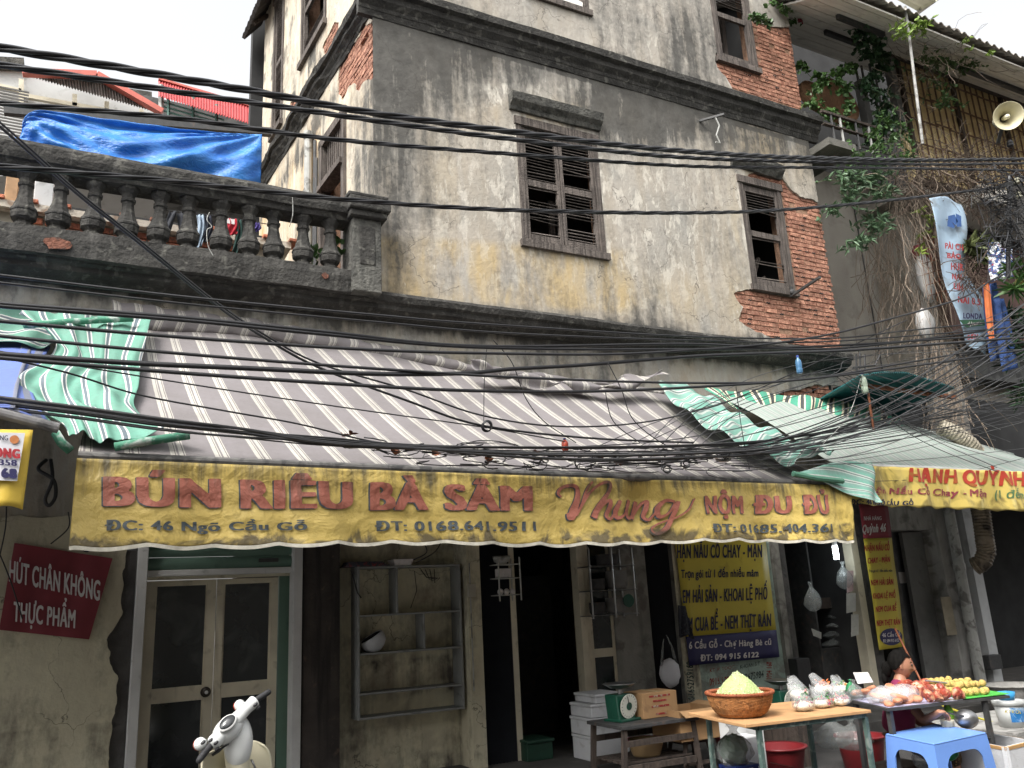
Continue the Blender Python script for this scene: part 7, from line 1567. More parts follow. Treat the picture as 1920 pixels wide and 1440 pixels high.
# tables
tb1 = thing('plywood_table', (5, 5.4, 0), 'plywood topped table on a green painted steel frame carrying the papaya basket', 'table')
q1 = [PZ(1290, 1336, .75), PZ(1397, 1359, .75), PZ(1633, 1331, .75), None]; q1[3] = q1[0]+(q1[2]-q1[1])
b = MB(); b.prism([tuple(np.array(q)-(0, 0, .022)) for q in q1], (0, 0, .022)); b.build('tabletop', mat('worn_plywood', C(184, 142, 98), .75, .15, 5, dirt=(6, .58, C(140, 100, 66), .5), streak=(14, 14, .6, C(150, 108, 72), .5), bump=.15), tb1, bevel=.003, fix=True)
M_GFR = mat('chipped_green_steel', C(78, 98, 92), .6, .25, 10, dirt=(14, .5, C(150, 158, 150), .6), bump=.2)
def lerp4(q, u, v): return (q[0]*(1-v)+q[1]*v)*(1-u)+(q[3]*(1-v)+q[2]*v)*u
F4 = [lerp4(q1, u, v) for u, v in ((.12, .1), (.12, .95), (.97, .95), (.97, .1))]
for i in range(4):
    a, c = F4[i].copy(), F4[(i+1) % 4].copy(); a[2] = c[2] = .71; b = MB(); b.beam(a, c, .03); b.build('frame_rail', M_GFR, tb1)
    g = F4[i].copy(); g[2] = 0; h_ = g.copy(); h_[2] = .7; b = MB(); b.beam(g, h_, .032); b.build('leg', M_GFR, tb1)
tb2 = thing('metal_table', (6, 4.9, 0), 'dark low metal table loaded with snack packets and yellow cakes', 'table')
Z2 = .74; q2 = [PZ(1590, 1312, Z2), PZ(1663, 1329, Z2), PZ(1893, 1304, Z2), None]; q2[3] = q2[0]+(q2[2]-q2[1])
b = MB(); b.prism([tuple(np.array(q)-(0, 0, .02)) for q in q2], (0, 0, .02)); b.build('tabletop', M_METD, tb2, fix=True)
b = MB(); qi = [lerp4(q2, u, v)+np.array((0, 0, .004)) for u, v in ((.02, .05), (.02, .97), (.62, .97), (.62, .05))]; b.add([tuple(q) for q in qi], [(0, 1, 2, 3)]); b.build('plastic_sheet', mat('lilac_plastic_sheet', C(190, 188, 215), .3, .1), tb2, solid=.003)
for i, (u, v) in enumerate(((.03, .1), (.03, .95), (.8, .95), (.8, .1))):
    g = lerp4(q2, u, v).copy(); g[2] = 0; h_ = g.copy(); h_[2] = Z2-.02; b = MB(); b.beam(g, h_, .035); b.build('leg', M_METD, tb2)
a, c = lerp4(q2, .03, .95).copy(), lerp4(q2, .8, .95).copy(); a[2] = c[2] = .45; b = MB(); b.beam(a, c, .02); b.build('stretcher', M_METD, tb2)
# papaya basket
bc = PZ(1405, 1344, .752); bc = np.array(bc)+np.array((.0, .08, 0)); br = .245
bk = thing('wicker_basket', bc, 'round woven basket heaped with pale shredded papaya on the plywood table', 'basket')
M_BSK = mat('honey_wicker', C(170, 116, 66), .8, .3, 26, dirt=(30, .55, C(100, 62, 34), .7), bump=.6, bs=70)
b = MB(); pr = [(.12, 0), (.17, .02), (.215, .07), (.24, .125), (.245, .165)]; vs = []; n_ = 96
pts = []
for i in range(33):
    z = .165*i/32; r_ = float(np.interp(z, [0, .01, .03, .08, .13, .165], [.14, .165, .19, .222, .238, .243])); pts.append((r_, z))
for i, (r_, z) in enumerate(pts):
    for k in range(n_):
        a = 2*math.pi*k/n_; rr_ = r_+.0035*(1 if (i+(k//2)) % 2 else -1); vs.append((bc[0]+rr_*math.cos(a), bc[1]+rr_*math.sin(a), bc[2]+z))
b.add(vs, [(i*n_+k, i*n_+(k+1) % n_, (i+1)*n_+(k+1) % n_, (i+1)*n_+k) for i in range(32) for k in range(n_)]+[tuple(range(n_))[::-1]]); b.build('weave', M_BSK, bk, solid=.004)
b = MB(); vs = []; N_ = 120
P_ = [Vector((bc[0]+.246*math.cos(a), bc[1]+.246*math.sin(a), bc[2]+.17)) for a in np.linspace(0, 2*math.pi, 72)]; b.tube(P_, .0115, 8)
for k in range(60): a = k/60*2*math.pi; b.tube([(bc[0]+(.246+.013*math.cos(t_))*math.cos(a+t_*.02), bc[1]+(.246+.013*math.cos(t_))*math.sin(a+t_*.02), bc[2]+.17+.013*math.sin(t_)) for t_ in np.linspace(0, 6.28, 8)], .0028, 4, cap=False)
b.build('rim', mat('reddish_cane', C(150, 84, 52), .7, .3, 26, bump=.3), bk, smooth=True)
b = MB(); b.lathe([(.235, .13), (.0, .14)], bc, 24, cap=False); b.build('lining', M_BSK, bk)
hp = thing('papaya_heap', bc+np.array((0, 0, .12)), 'heap of pale green shredded papaya standing in the woven basket', 'food')
rr = random.Random(12); b = MB(); b.lathe([(.17, .14), (.15, .19), (.10, .25), (.05, .29), (.0, .30)], bc, 22, cap=False); b.build('heap', mat('pale_shreds', C(172, 190, 126), .7, .12, 30, bump=.8, bs=60), hp, smooth=True)
b = MB()
for k in range(1500):
    a = rr.uniform(0, 6.28); t_ = rr.random()**.7; r_ = .175*t_; z = .145+.16*(1-t_**1.15); c = Vector((bc[0]+r_*math.cos(a), bc[1]+r_*math.sin(a), bc[2]+z)); d = Vector((rr.gauss(0, 1), rr.gauss(0, 1), rr.gauss(0, .5)-.3*t_)).normalized(); L_ = rr.uniform(.02, .05)
    e_ = Vector((rr.gauss(0, 1), rr.gauss(0, 1), rr.gauss(0, 1)+.4))*.008; b.tube([c-d*L_/2, c+e_, c+d*L_/2], .0024, 3, cap=False)
tag(b.build('shreds', mat('shred_strands', C(216, 224, 178), .6, .1, 30, bump=0), hp), kind='stuff')
# bags of salad
M_NOO = mat('white_shreds', C(225, 220, 200), .7, .12, 30, bump=.8, bs=60)
def salad(px, py, z, sx, sz, label, seed, top=.12, cols=(C(190, 90, 60), C(60, 110, 60), C(150, 60, 90))):
    c = Vector(PZ(px, py, z)); rr = random.Random(seed); t = thing('salad_bag', c, label, 'bag of food', 'bags of shredded salad'); b = MB(); b.ball(c+Vector((0, 0, sz*.42)), 1, 14, 10, (sx, sx*.8, sz*.42), noise=.12, seed=seed); b.build('shredded_vegetable', M_NOO, t, smooth=True)
    for q, col in enumerate(cols):
        b = MB()
        for k in range(22):
            a = rr.uniform(0, 6.28); r_ = rr.uniform(.2, .95)*sx; p = c+Vector((r_*math.cos(a), r_*math.sin(a)*.8, sz*(.45+.4*(1-r_/sx))+rr.uniform(0, .02+.03*(q == 1)))); d = Vector((rr.gauss(0, 1), rr.gauss(0, 1), rr.gauss(0, .6))).normalized()*.022; leaf(b, p, d, .035, .022, rr)
        tag(b.build('vegetable_bits', mat('bits%d_%d' % (int(col[0]*900), int(col[1]*900)), col, .6, .2), t), kind='stuff')
    def bg(u, v):
        a = u*2*math.pi; zz = (sz*.9+top*.75)*v; r_ = sx*1.12*math.sin(min(1, v*3.2+.35)*math.pi/2)+.006*math.sin(a*9+v*8+seed); tl = max(0, v-.35)/.65; fx_ = 1-.45*tl; fy_ = .85*(1-.93*tl)
        return (c.x+r_*math.cos(a)*fx_-.05*tl*(1 if seed % 2 else .3), c.y+r_*math.sin(a)*fy_+.05*tl, c.z+.001+zz+.012*math.sin(a*2+seed)*tl)
    b = MB(); b.grid(bg, 26, 14); b.build('bag_film', M_CLR2, t, smooth=True); return t
salad(1508, 1333, .752, .082, .09, 'nearest bag of shredded salad, left of the front three', 1, .15)
salad(1543, 1327, .752, .078, .075, 'middle bag of the front three shredded salads', 2, .13)
salad(1578, 1323, .752, .074, .075, 'right bag of the front three shredded salads near the board corner', 3, .12)
salad(1500, 1311, .752, .085, .10, 'herb topped salad bag behind the nearest one', 4, .12, (C(60, 110, 60), C(50, 90, 50), C(170, 80, 70)))
salad(1545, 1303, .752, .085, .11, 'bag of orange carrot salad at the back of the plywood table', 5, .10, (C(205, 110, 60), C(210, 120, 70), C(150, 60, 60)))
salad(1580, 1302, .752, .08, .10, 'bag of mixed carrot and herb salad behind the right one', 6, .08, (C(210, 130, 70), C(70, 120, 60), C(200, 190, 160)))
# patties, red packets, yellow cakes on the second table
rr = random.Random(21)
def T2(u, v, z=0.): 
    p = lerp4(q2, u, v); return Vector((p[0], p[1], Z2+.006+z))
M_PAT = mat('fried_patty', C(196, 134, 102), .55, .2, 14, dirt=(18, .55, C(176, 112, 78), .6), bump=.3)
protoP = None
for k in range(16):
    u, v, z = (.07+.05*(k % 5)+rr.uniform(-.01, .01)), (.85-.28*(k//5)+rr.uniform(-.06, .06)), .012+.022*(k % 3)+(.03 if k > 9 else 0)
    c = T2(u, v, z)
    if protoP is None:
        b = MB(); b.lathe([(.0, -.012), (.04, -.010), (.052, 0), (.04, .010), (.0, .013)], (0, 0, 0), 14); protoP = b.build('fried_patty', M_PAT, None, 'pinkish fried patty in the clear packs at the left of the metal table', 'patty', 'fried patties', smooth=True, loc=(0, 0, 0)); q = protoP
    else: q = protoP.copy(); COL.objects.link(q)
    q.location = c; q.rotation_euler = (rr.uniform(-.35, .35), rr.uniform(-.35, .35), rr.uniform(0, 3)); q.scale = (1.35, .8, 1.5)
for k in range(4):
    c = T2(.08+.07*k, .7-.15*(k % 2), .05); b = MB(); b.ball(c, 1, 14, 9, (.13, .12, .07), noise=.25, seed=k); b.build('clear_bag', M_CLR2, None, 'clear plastic bag wrapped round the fried patties', 'bag', 'clear bags over the patties', smooth=True)
M_RPK = mat('glossy_red_packet', C(150, 66, 50), .3, .35, 14, dirt=(18, .48, C(190, 140, 105), .9), bump=.5, bs=30)
pr_ = None
for k in range(21):
    u, v = .37+.04*(k % 7)+rr.uniform(-.01, .01), .9-.36*(k//7)+rr.uniform(-.06, .06); c = T2(u, v, .036+rr.uniform(0, .018)+.012*(k//7))
    if k < 3 or pr_ is None:
        b = MB(); b.ball((0, 0, 0), 1, 10, 7, (.05, .038, .034), noise=.35, seed=k); pr_ = b.build('snack_packet', M_RPK, None, 'crinkled red and gold snack packet piled at the middle of the metal table', 'snack packet', 'red snack packets', smooth=False, loc=(0, 0, 0)); q = pr_
    else: q = pr_.copy(); COL.objects.link(q)
    q.location = c; q.rotation_euler = (rr.uniform(0, 3), rr.uniform(0, 3), rr.uniform(0, 3))
M_YC = mat('yellow_cake', C(198, 170, 98), .8, .12, 30, dirt=(40, .6, C(180, 140, 60), .6), bump=.7, bs=120)
pc_ = None
gt2 = thing('green_tray', T2(.83, .6), 'bright green plastic tray under the yellow round cakes', 'tray')
b = MB(); qi = [lerp4(q2, u, v)+np.array((0, 0, .008)) for u, v in ((.62, .1), (.64, .99), (1.01, .97), (1.0, .1))]; b.prism([tuple(q) for q in qi], (0, 0, .006)); b.build('base', mat('lime_plastic', C(90, 190, 85), .35, .06), gt2, fix=True)
for k in range(34):
    r_ = k % 17; lay_ = k//17; u, v = .64+.043*(r_ % 6)+(.02 if lay_ else 0), .88-.33*(r_//6)+(-.1 if lay_ else 0); c = T2(u, v, .038+.046*lay_)
    if pc_ is None: b = MB(); b.ball((0, 0, 0), .031, 12, 9, noise=.06); pc_ = b.build('round_cake', M_YC, None, 'round yellow cake piled on the green tray', 'cake', 'round yellow cakes', smooth=True, loc=(0, 0, 0)); q = pc_
    else: q = pc_.copy(); COL.objects.link(q)
    q.location = c+Vector((rr.uniform(-.012, .012), rr.uniform(-.012, .012), rr.uniform(-.006, .006))); q.rotation_euler = (rr.uniform(0, 6), rr.uniform(0, 6), rr.uniform(0, 6)); q.scale = (rr.uniform(.85, 1.15), rr.uniform(.9, 1.1), rr.uniform(.8, 1.05))
sack('crumpled_bag', T2(.03, .15, .07), (.09, .07, .08), 'crumpled clear bag at the left end of the metal table', M_CLR, 8)
b = MB(); c = T2(.20, -.15, .10); b.add([tuple(c+Vector(v_)) for v_ in ((-.08, 0, 0), (.09, -.02, 0), (.10, .03, .08), (-.06, .05, .09))], [(0, 1, 2, 3)]); b.build('paper_label', M_LWHITE, None, 'white paper sheet standing behind the patties', 'paper', solid=.002)
sack('green_bag', T2(.10, -.2, .07), (.06, .05, .06), 'crumpled green plastic bag behind the patties', mat('green_bag_plastic', C(40, 130, 80), .3, .2, 8, bump=.5), 9)
b = MB(); a = T2(.45, -.2, .1); b.tube([D(1735, 1276, 6.9), D(1776, 1281, 6.9)], .008, 6); b.build('steel_tongs', M_STEEL, None, 'long steel tongs lying behind the red packets', 'tongs')
# scale pan behind
scale(tuple(np.array(PZ(1468, 1345, .56)))if False else (float(PY(1466, 1300, 6.6)[0]), 6.6, .47), 'steel panned scale standing behind the wicker basket', R(10))
panel('stool_block', float(PY(1466, 1300, 6.6)[0])-.16, float(PY(1466, 1300, 6.6)[0])+.16, 0, .468, 6.45, 6.8, M_WOODD, parent=None, label='dark wooden block carrying the scale behind the basket', cat='block')
# blue plastic stool
ps = thing('plastic_stool', (5.9, 4.55, 0), 'pale blue square plastic stool with arched apron in the foreground', 'stool')
M_BPL = mat('sky_blue_plastic', C(112, 152, 222), .38, .06, 5, dirt=(12, .66, C(70, 100, 160), .5), bump=.04)
HS = .55; qs = [PZ(1660, 1376, HS), PZ(1751, 1395, HS), PZ(1838, 1369, HS), PZ(1755, 1357, HS)]
qs = [np.array(q) for q in qs]; cs = sum(qs)/4
qs[2] = qs[1]+(qs[3]-qs[0])*1.0
cs = sum(qs)/4
b = MB(); b.prism([tuple(q-(0, 0, .012)) for q in qs], (0, 0, .014)); b.build('seat', M_BPL, ps, bevel=.012, fix=True)
def sidep(a, c):        # arched side: apron and two half legs, thick sheet
    out = (a+c)/2-cs; out[2] = 0; out /= np.linalg.norm(out); W_ = np.linalg.norm(c-a); n_ = 28; vs = []; fs = []
    sp_ = .07
    def pt(s, z, o): 
        k = (HS-z)/HS; f_ = (s-.5)*(1+.16*k)+.5; p = a*(1-f_)+c*f_; return tuple(np.array((p[0], p[1], z))+out*(.045*k-o))
    lo = []
    for i in range(n_+1):
        s = i/n_; leg = .16; 
        if s < leg or s > 1-leg: zz = 0.
        else:
            t_ = (s-leg)/(1-2*leg); e_ = abs(2*t_-1); zz = HS-.085-.09*e_**6-.0*e_
            if e_ > .985: zz = HS-.2
        lo.append(zz)
    S_ = [i/n_ for i in range(n_+1)]
    for i in range(n_):
        z0_, z1_ = lo[i], lo[i+1]
        if (z0_ == 0) != (z1_ == 0): z0_ = z1_ = max(z0_, z1_) if False else (0 if S_[i] < .16 or S_[i+1] > .84 else max(z0_, z1_))
        k = len(vs); 
        for (s, z) in ((S_[i], z0_), (S_[i+1], z1_), (S_[i+1], HS-.01), (S_[i], HS-.01)): vs.append(pt(s, z, 0)); 
        for (s, z) in ((S_[i], z0_), (S_[i+1], z1_), (S_[i+1], HS-.01), (S_[i], HS-.01)): vs.append(pt(s, z, .012))
        fs += [(k, k+1, k+2, k+3), (k+7, k+6, k+5, k+4), (k, k+4, k+5, k+1), (k+1, k+5, k+6, k+2), (k+3, k+7, k+4, k)]
    mb = MB(); mb.add(vs, fs); return mb
for i in range(4): sidep(qs[i], qs[(i+1) % 4]).build('side_panel', M_BPL, ps, fix=True)
# open foam box
fb = thing('open_foam_box', (6.7, 4.6, 0), 'large open white foam box with torn brown tape behind the blue stool', 'foam box')
ZF = .40; f0, f1, f2 = [np.array(PZ(*q, ZF)) for q in ((1786, 1383), (1885, 1402), (1840, 1371))]; f3 = f1+(f2-f0)
for nm, (a, c) in (('wall', (f0, f1)), ('wall', (f1, f3)), ('wall', (f3, f2)), ('wall', (f2, f0))):
    n_ = np.cross((c-a)/np.linalg.norm(c-a), (0, 0, 1)); mid = (f0+f3)/2; n_ = n_ if n_.dot(mid-a) > 0 else -n_
    a0, c0_ = a.copy(), c.copy(); a0[2] = c0_[2] = 0; b = MB(); P_ = [a0, c0_, c, a]; b.add([tuple(p) for p in P_]+[tuple(p+n_*.03) for p in P_], [(0, 1, 2, 3), (7, 6, 5, 4), (0, 4, 5, 1), (1, 5, 6, 2), (2, 6, 7, 3), (3, 7, 4, 0)]); b.build(nm, M_FOAM, fb, fix=True)
    b = MB(); P_ = [a-np.array((0, 0, .022)), c-np.array((0, 0, .022)), c, a]; b.add([tuple(p-n_*.003) for p in P_]+[tuple(P_[3]+n_*.012+np.array((0, 0, .002))), tuple(P_[2]+n_*.012+np.array((0, 0, .002)))], [(0, 1, 2, 3), (3, 2, 5, 4)]); b.build('tape', mat('brown_parcel_tape', C(190, 150, 100), .4, .1), fb)
# paint bucket, scoop, hose, kettle, bottle, tubs
pb_ = np.array(PY(1900, 1362, 5.6)); pb_[2] = float(pb_[2])
zb_ = pb_[2]; bu = thing('paint_bucket', pb_, 'white paint bucket with blue printed picture at the right edge', 'bucket')
panel('concrete_block', pb_[0]-.35, pb_[0]+1.5, 0, zb_-.002, 5.35, 6.4, M_CON, parent=None, label='low grimy concrete block carrying the paint bucket', cat='block')
hb = float(PY(1900, 1311, 5.6)[2])-zb_; rb_ = .145
b = MB(); b.lathe([(rb_*.82, 0), (rb_, hb), (rb_*.95, hb), (rb_*.78, .01)], pb_, 28); b.build('tub', mat('white_bucket_plastic', C(190, 192, 190), .4, .08, 5, dirt=(7, .6, C(140, 140, 135), .5)), bu, smooth=True)
b = MB(); b.lathe([(rb_*1.0, hb*.82), (rb_*1.06, hb*.84), (rb_*1.07, hb*1.0), (rb_*.98, hb*1.01)], pb_, 28, cap=False); b.build('collar', mat('grey_bucket_rim', C(170, 172, 170), .4), bu, smooth=True)
def bl(u, v): a = -2.6+u*1.9; r_ = rb_*(.82+.18*(.25+.45*v))+.003; return (pb_[0]+r_*math.cos(a), pb_[1]+r_*math.sin(a), zb_+hb*(.22+.55*v))
nb_ = NT('bucket_picture', .4); nb_.out(nb_.mix(nb_.rng(nb_.noise(9, 5, None, 1), .45, .6), C(40, 110, 170), C(180, 200, 215)))
b = MB(); b.grid(bl, 20, 6); b.build('printed_label', nb_.m, bu, smooth=True)
lettering('KYKOLO', (1884, 1925, 1331, 1337, 1332, 1339), lambda x, y: (lambda p: p)(np.array(PY(x, y, 5.47))), M_YSIGN, bu, .02, .2, 14)
sc = thing('dipper', D(1885, 1300, 6.9), 'bright blue plastic dipper resting on the paint bucket', 'dipper'); cs_ = Vector((pb_[0]-.02, pb_[1], zb_+hb+.005))
b = MB(); b.lathe([(.07, 0), (.085, .075), (.078, .075), (.062, .01)], cs_, 20); b.build('cup', mat('cyan_plastic', C(56, 140, 190), .4, .05), sc, smooth=True)
b = MB(); b.beam(cs_+Vector((-.08, -.02, .06)), cs_+Vector((-.24, -.02, .065)), .03, .012); b.build('handle', _mc['cyan_plastic'], sc, bevel=.004)
tub('grey_tub', (float(PY(1895, 1290, 6.8)[0]), 6.8, .13), .3, float(PY(1895, 1283, 6.8)[2])-.13, M_CON, 'large grey tub behind the paint bucket', 'tub')
wire('garden_hose', [(1765, 1322, 6.2), (1800, 1335, 6.1), (1840, 1348, 6.0), (1880, 1358, 5.9), (1925, 1362, 5.85)], .012, 'yellow garden hose running under the metal table', m=mat('yellow_hose', C(180, 170, 50), .4), cat='hose')
ke = thing('steel_pot', D(1815, 1350, 6.6), 'round shiny steel pot with long handle held by the seated woman', 'pot'); kc = D(1812, 1348, 6.5)
b = MB(); b.ball(kc, .085, 20, 14, (1, 1, .85)); b.build('bowl', M_STEEL, ke, smooth=True)
b = MB(); b.beam(kc+Vector((-.06, -.03, .03)), D(1766, 1335, 6.45), .02, .012); b.build('handle', M_METD, ke)
wb = MB(); bc2 = D(1781, 1345, 6.6); wb.lathe([(.03, -.02), (.035, 0), (.035, .05), (.025, .075), (.012, .085), (.012, .1)], bc2, 14); wb.build('green_bottle', mat('lime_bottle', C(120, 170, 60), .25, .1), None, 'small lime green bottle with green cap under the metal table', 'bottle', smooth=True)
wb = MB(); wb.lathe([(.045, -.09), (.05, 0), (.05, .01), (.045, .01)], D(1776, 1352, 6.55), 16); wb.build('pale_jar', M_CREAMP, None, 'pale jar standing beside the lime bottle', 'jar', smooth=True)
for (x, y, r_, h_, m, lb) in ((1510, 1440, .24, .17, M_RTUB, 'large worn red basin under the plywood table'), (1668, 1425, .22, .2, M_RTUB, 'red round tub under the metal table'), (1415, 1424, .16, .2, M_RTUB, 'dark red colander basket under the board table')):
    c = PZ(x, y, .12) ; tub('red_basin', (float(c[0]), float(c[1])+.3, .0), r_, h_+.1, m, lb)
for i, (x, y, d_, r_, m, lb) in enumerate(((1375, 1400, 6.6, (.15, .13, .15), M_CLR, 'clear bag of green vegetables leaning under the plywood table'), (1560, 1375, 6.9, (.16, .12, .12), M_CLR, 'grey translucent bag stored behind the table legs'), (1600, 1378, 7.0, (.15, .12, .12), M_CLR, 'second translucent bag stored behind the table legs'), (1775, 1400, 6.4, (.08, .08, .10), _mc['green_bag_plastic'], 'bright green plastic bag seen under the blue stool'), (1735, 1415, 6.4, (.12, .1, .12), M_CLR, 'murky clear bag on the ground beneath the metal table'))):
    sack('plastic_bag', D(x, y, d_), r_, lb, m, 20+i)
b = MB(); b.ball(D(1375, 1405, 6.62), 1, 12, 8, (.12, .10, .11), noise=.3, seed=3); b.build('leafy_greens', M_LEAFD, None, 'bunch of dark greens inside the clear bag under the table', 'vegetables')
b = MB(); c = D(1405, 1395, 6.9); b.box(c.x-.1, c.x+.14, c.y, c.y+.2, 0, c.z+.05); b.build('foam_box', M_FOAM, None, 'small white foam box behind the plywood table legs', 'foam box', bevel=.008)
b = MB(); c = D(1400, 1350, 7.2); b.box(c.x-.15, c.x+.18, c.y, c.y+.2, .13, c.z); b.build('white_bin', M_WHITEM, None, 'white bin standing behind the plywood table', 'bin', bevel=.01)
b = MB(); c = D(1385, 1432, 6.6); b.box(c.x-.12, c.x+.12, c.y-.1, c.y+.1, c.z-.02, c.z+.0)
for sx in (-1, 1):
    for sy in (-1, 1): b.beam((c.x+sx*.1, c.y+sy*.08, c.z-.02), (c.x+sx*.13, c.y+sy*.11, 0), .03)
b.build('low_stool', mat('navy_plastic', C(40, 60, 130), .4), None, 'dark blue low plastic stool under the plywood table', 'stool')
cr = thing('plastic_crate', D(1430, 1420, 6.4), 'dark red slatted plastic crate under the plywood table', 'crate'); c = D(1432, 1400, 6.5)
for k in range(6):
    b = MB(); b.box(c.x-.16, c.x+.16, c.y-.12, c.y-.11, .03+k*.05, .055+k*.05); b.build('crate_slat', M_RTUB, cr)
for sx in (-1, 1):
    b = MB(); b.box(c.x+sx*.16-.01, c.x+sx*.16+.01, c.y-.125, c.y+.12, 0, .33); b.build('crate_side', M_RTUB, cr)
# shop interior: lamp, bags and papers
lm = thing('energy_lamp', PY(1567, 1040, 8.0), 'lit white compact lamp hanging under the awning at right', 'lamp'); pl_ = PY(1567, 1036, 8.0)
b = MB(); b.lathe([(.03, -.09), (.035, -.08), (.035, .08), (.03, .09)], pl_, 12); b.build('tube', mat('lamp_glow', (.9, .9, .9), .5, 0, bump=0, emit=((.85, .95, 1), 6)), lm, smooth=True)
b = MB(); b.lathe([(.03, .09), (.035, .10), (.03, .17), (.02, .2)], pl_, 12); b.build('cap', M_WHITEM, lm); b = MB(); b.tube([(pl_[0], 8.0, pl_[2]+.2), (pl_[0], 8.05, 2.9)], .005, 5); b.build('cord', M_WIRE, lm)
pll = bpy.data.lights.new('lamp_bulb', 'POINT'); pll.energy = 3; pll.shadow_soft_size = .08; pll.color = (.85, .95, 1); plo = bpy.data.objects.new('lamp_bulb', pll); COL.objects.link(plo); plo.parent = lm; plo.location = Vector(pl_)-lm.location+Vector((0, -.06, -.05))
sack('plastic_bag', PY(1582, 1080, 8.1), (.11, .08, .17), 'clear plastic bag hanging right of the lit lamp', M_CLR, 31)
sack('plastic_bag', PY(1524, 1120, 8.3), (.14, .08, .18), 'clear plastic bag hanging in the dark shop left of the lamp', M_CLR, 32)
for i, (x0, y0, x1, y1, lb) in enumerate(((1588, 1070, 1600, 1108, 'pink paper sheet pinned in the dark doorway'), (1587, 1112, 1605, 1146, 'pale printed paper sheet below the pink one'), (1596, 1152, 1610, 1190, 'torn white paper hanging lowest on the door post'), (1521, 1178, 1540, 1198, 'small white paper on the dark cupboard'))):
    q = [PY(x0, y0, 8.06), PY(x1, y0, 8.06), PY(x1, y1, 8.06), PY(x0, y1+4, 8.06)] if i < 3 else [PY(x, y, 8.5) for x, y in ((x0, y0), (x1, y0+8), (x1, y1), (x0+4, y1-6))]
    b = MB(); b.add([tuple(p) for p in q], [(0, 1, 2, 3)]); b.build('paper_sheet', mat('old_paper%d' % (i == 0), C(175, 150, 148) if i == 0 else C(165, 165, 158), .8, .1, 12, dirt=(20, .6, C(110, 110, 105), .6)), None, lb, 'paper', solid=.002)
cb = thing('dark_cupboard', (WX(1560, 1200, 8.6), 8.7, .13), 'dark cupboard with stacked plastic wrap inside the right shop', 'cupboard')
xa, xb_ = WX(1535, 1180, 8.6), WX(1588, 1180, 8.6); b = MB(); b.box(xa, xb_, 8.6, 9.1, .13, WZ(1560, 1215, 8.6)); b.build('cabinet_body', M_METD, cb, bevel=.01)
b = MB(); b.box(xa, xb_, 8.65, 9.1, WZ(1560, 1140, 8.6), WZ(1560, 1120, 8.6)); b.build('upper_board', M_WOODD, cb); b = MB(); b.box(xa-.02, xa+.01, 8.6, 9.1, .13, 2.5); b.build('side_post', M_METD, cb)
for k in range(4): sack('wrapped_bundle', PY(1562+k*3, 1205-k*17, 8.7), (.17, .12, .06), ['lowest', 'second', 'third', 'topmost'][k]+' wrapped bundle in the stack inside the right shop', M_CLR, 40+k)
b = MB(); b.box(WX(1495, 1250, 7.9), WX(1520, 1250, 7.9), 7.9, 8.1, .13, WZ(1500, 1235, 7.9)); b.build('black_speaker_box', M_BLACK, None, 'dark upright box at the left of the right shop doorway', 'box', bevel=.01)
b = MB(); c = PY(1680, 1200, 7.8); b.tube([PY(1678, 1178, 6.8), PY(1727, 1278, 6.5)], .011, 8); b.build('bamboo_stick', mat('reddish_bamboo_cane', C(150, 84, 50), .6, .2, 20), None, 'thin reddish stick leaning beside the head of the woman', 'stick')
b = MB(); b.tube([D(498, 1440, 7.6)+Vector((0, 0, -.9)), D(500, 1400, 7.75), D(512, 1293, 8.0)], .024, 8); b.build('wooden_pole', mat('brown_pole', C(108, 84, 68), .8, .3, 12, dirt=(14, .5, C(150, 140, 128), .6)), None, 'short brown wooden pole leaning on the right door leaf', 'pole')
gc = PY(980, 1385, 8.3); b = MB(); b.box(gc[0]-.14, gc[0]+.16, 7.95, 8.3, .13, gc[2]); b.box(gc[0]-.15, gc[0]+.17, 7.92, 8.32, gc[2]+.001, gc[2]+.03); b.build('green_bin', mat('dark_green_bin', C(30, 62, 48), .5), None, 'dark green bin with pale board on top inside the doorway', 'bin', bevel=.008)
# ============================================================ SEATED WOMAN
wm = thing('person', D(1680, 1400, 7.2), 'woman in maroon top with tied back black hair, seated behind the metal table', 'person')
Hd = D(1690, 1246, 7.15); f_ = Vector((.72, -.68, -.14)).normalized(); s_ = Vector((-f_.y, f_.x, 0)).normalized(); up_ = Vector((0, 0, 1))
def skin(name, verts, edges, radii, m, parent, root=0, lv=2):
    me = bpy.data.meshes.new(name); me.from_pydata([tuple(v) for v in verts], edges, []); o = bpy.data.objects.new(name, me); COL.objects.link(o)
    md = o.modifiers.new('skin', 'SKIN'); md.use_smooth_shade = True
    for i, r_ in enumerate(radii):
        sv = me.skin_vertices[0].data[i]; sv.radius = r_ if isinstance(r_, tuple) else (r_, r_); sv.use_root = (i == root)
    ss = o.modifiers.new('sub', 'SUBSURF'); ss.levels = lv; ss.render_levels = lv
    dg = bpy.context.evaluated_depsgraph_get(); dg.update(); nm_ = bpy.data.meshes.new_from_object(o.evaluated_get(dg)); bpy.data.objects.remove(o); nm_.name = name; nm_.materials.clear()
    return nm_
M_SKN = mat('tan_skin', C(160, 114, 90), .5, .06, 12, bump=.05); M_HAIR = mat('black_hair', (.006, .0055, .005), .8, .3, 12, spec=.05, streak=(60, 8, .5, (.014, .013, .012), .5), bump=.3)
nk = Hd-f_*.03-up_*.13; ch = nk-up_*.17-f_*.02; pv = nk-up_*.52-f_*.10; sh1, sh2 = ch+s_*-.15+up_*.07, ch+s_*.15+up_*.07
hand = D(1764, 1334, 6.45); el1 = sh1*.42+hand*.58-up_*.10; el1 = (sh1+hand)/2-up_*.14; el2 = sh2+f_*.12-up_*.24; ha2 = sh2+f_*.32-up_*.28
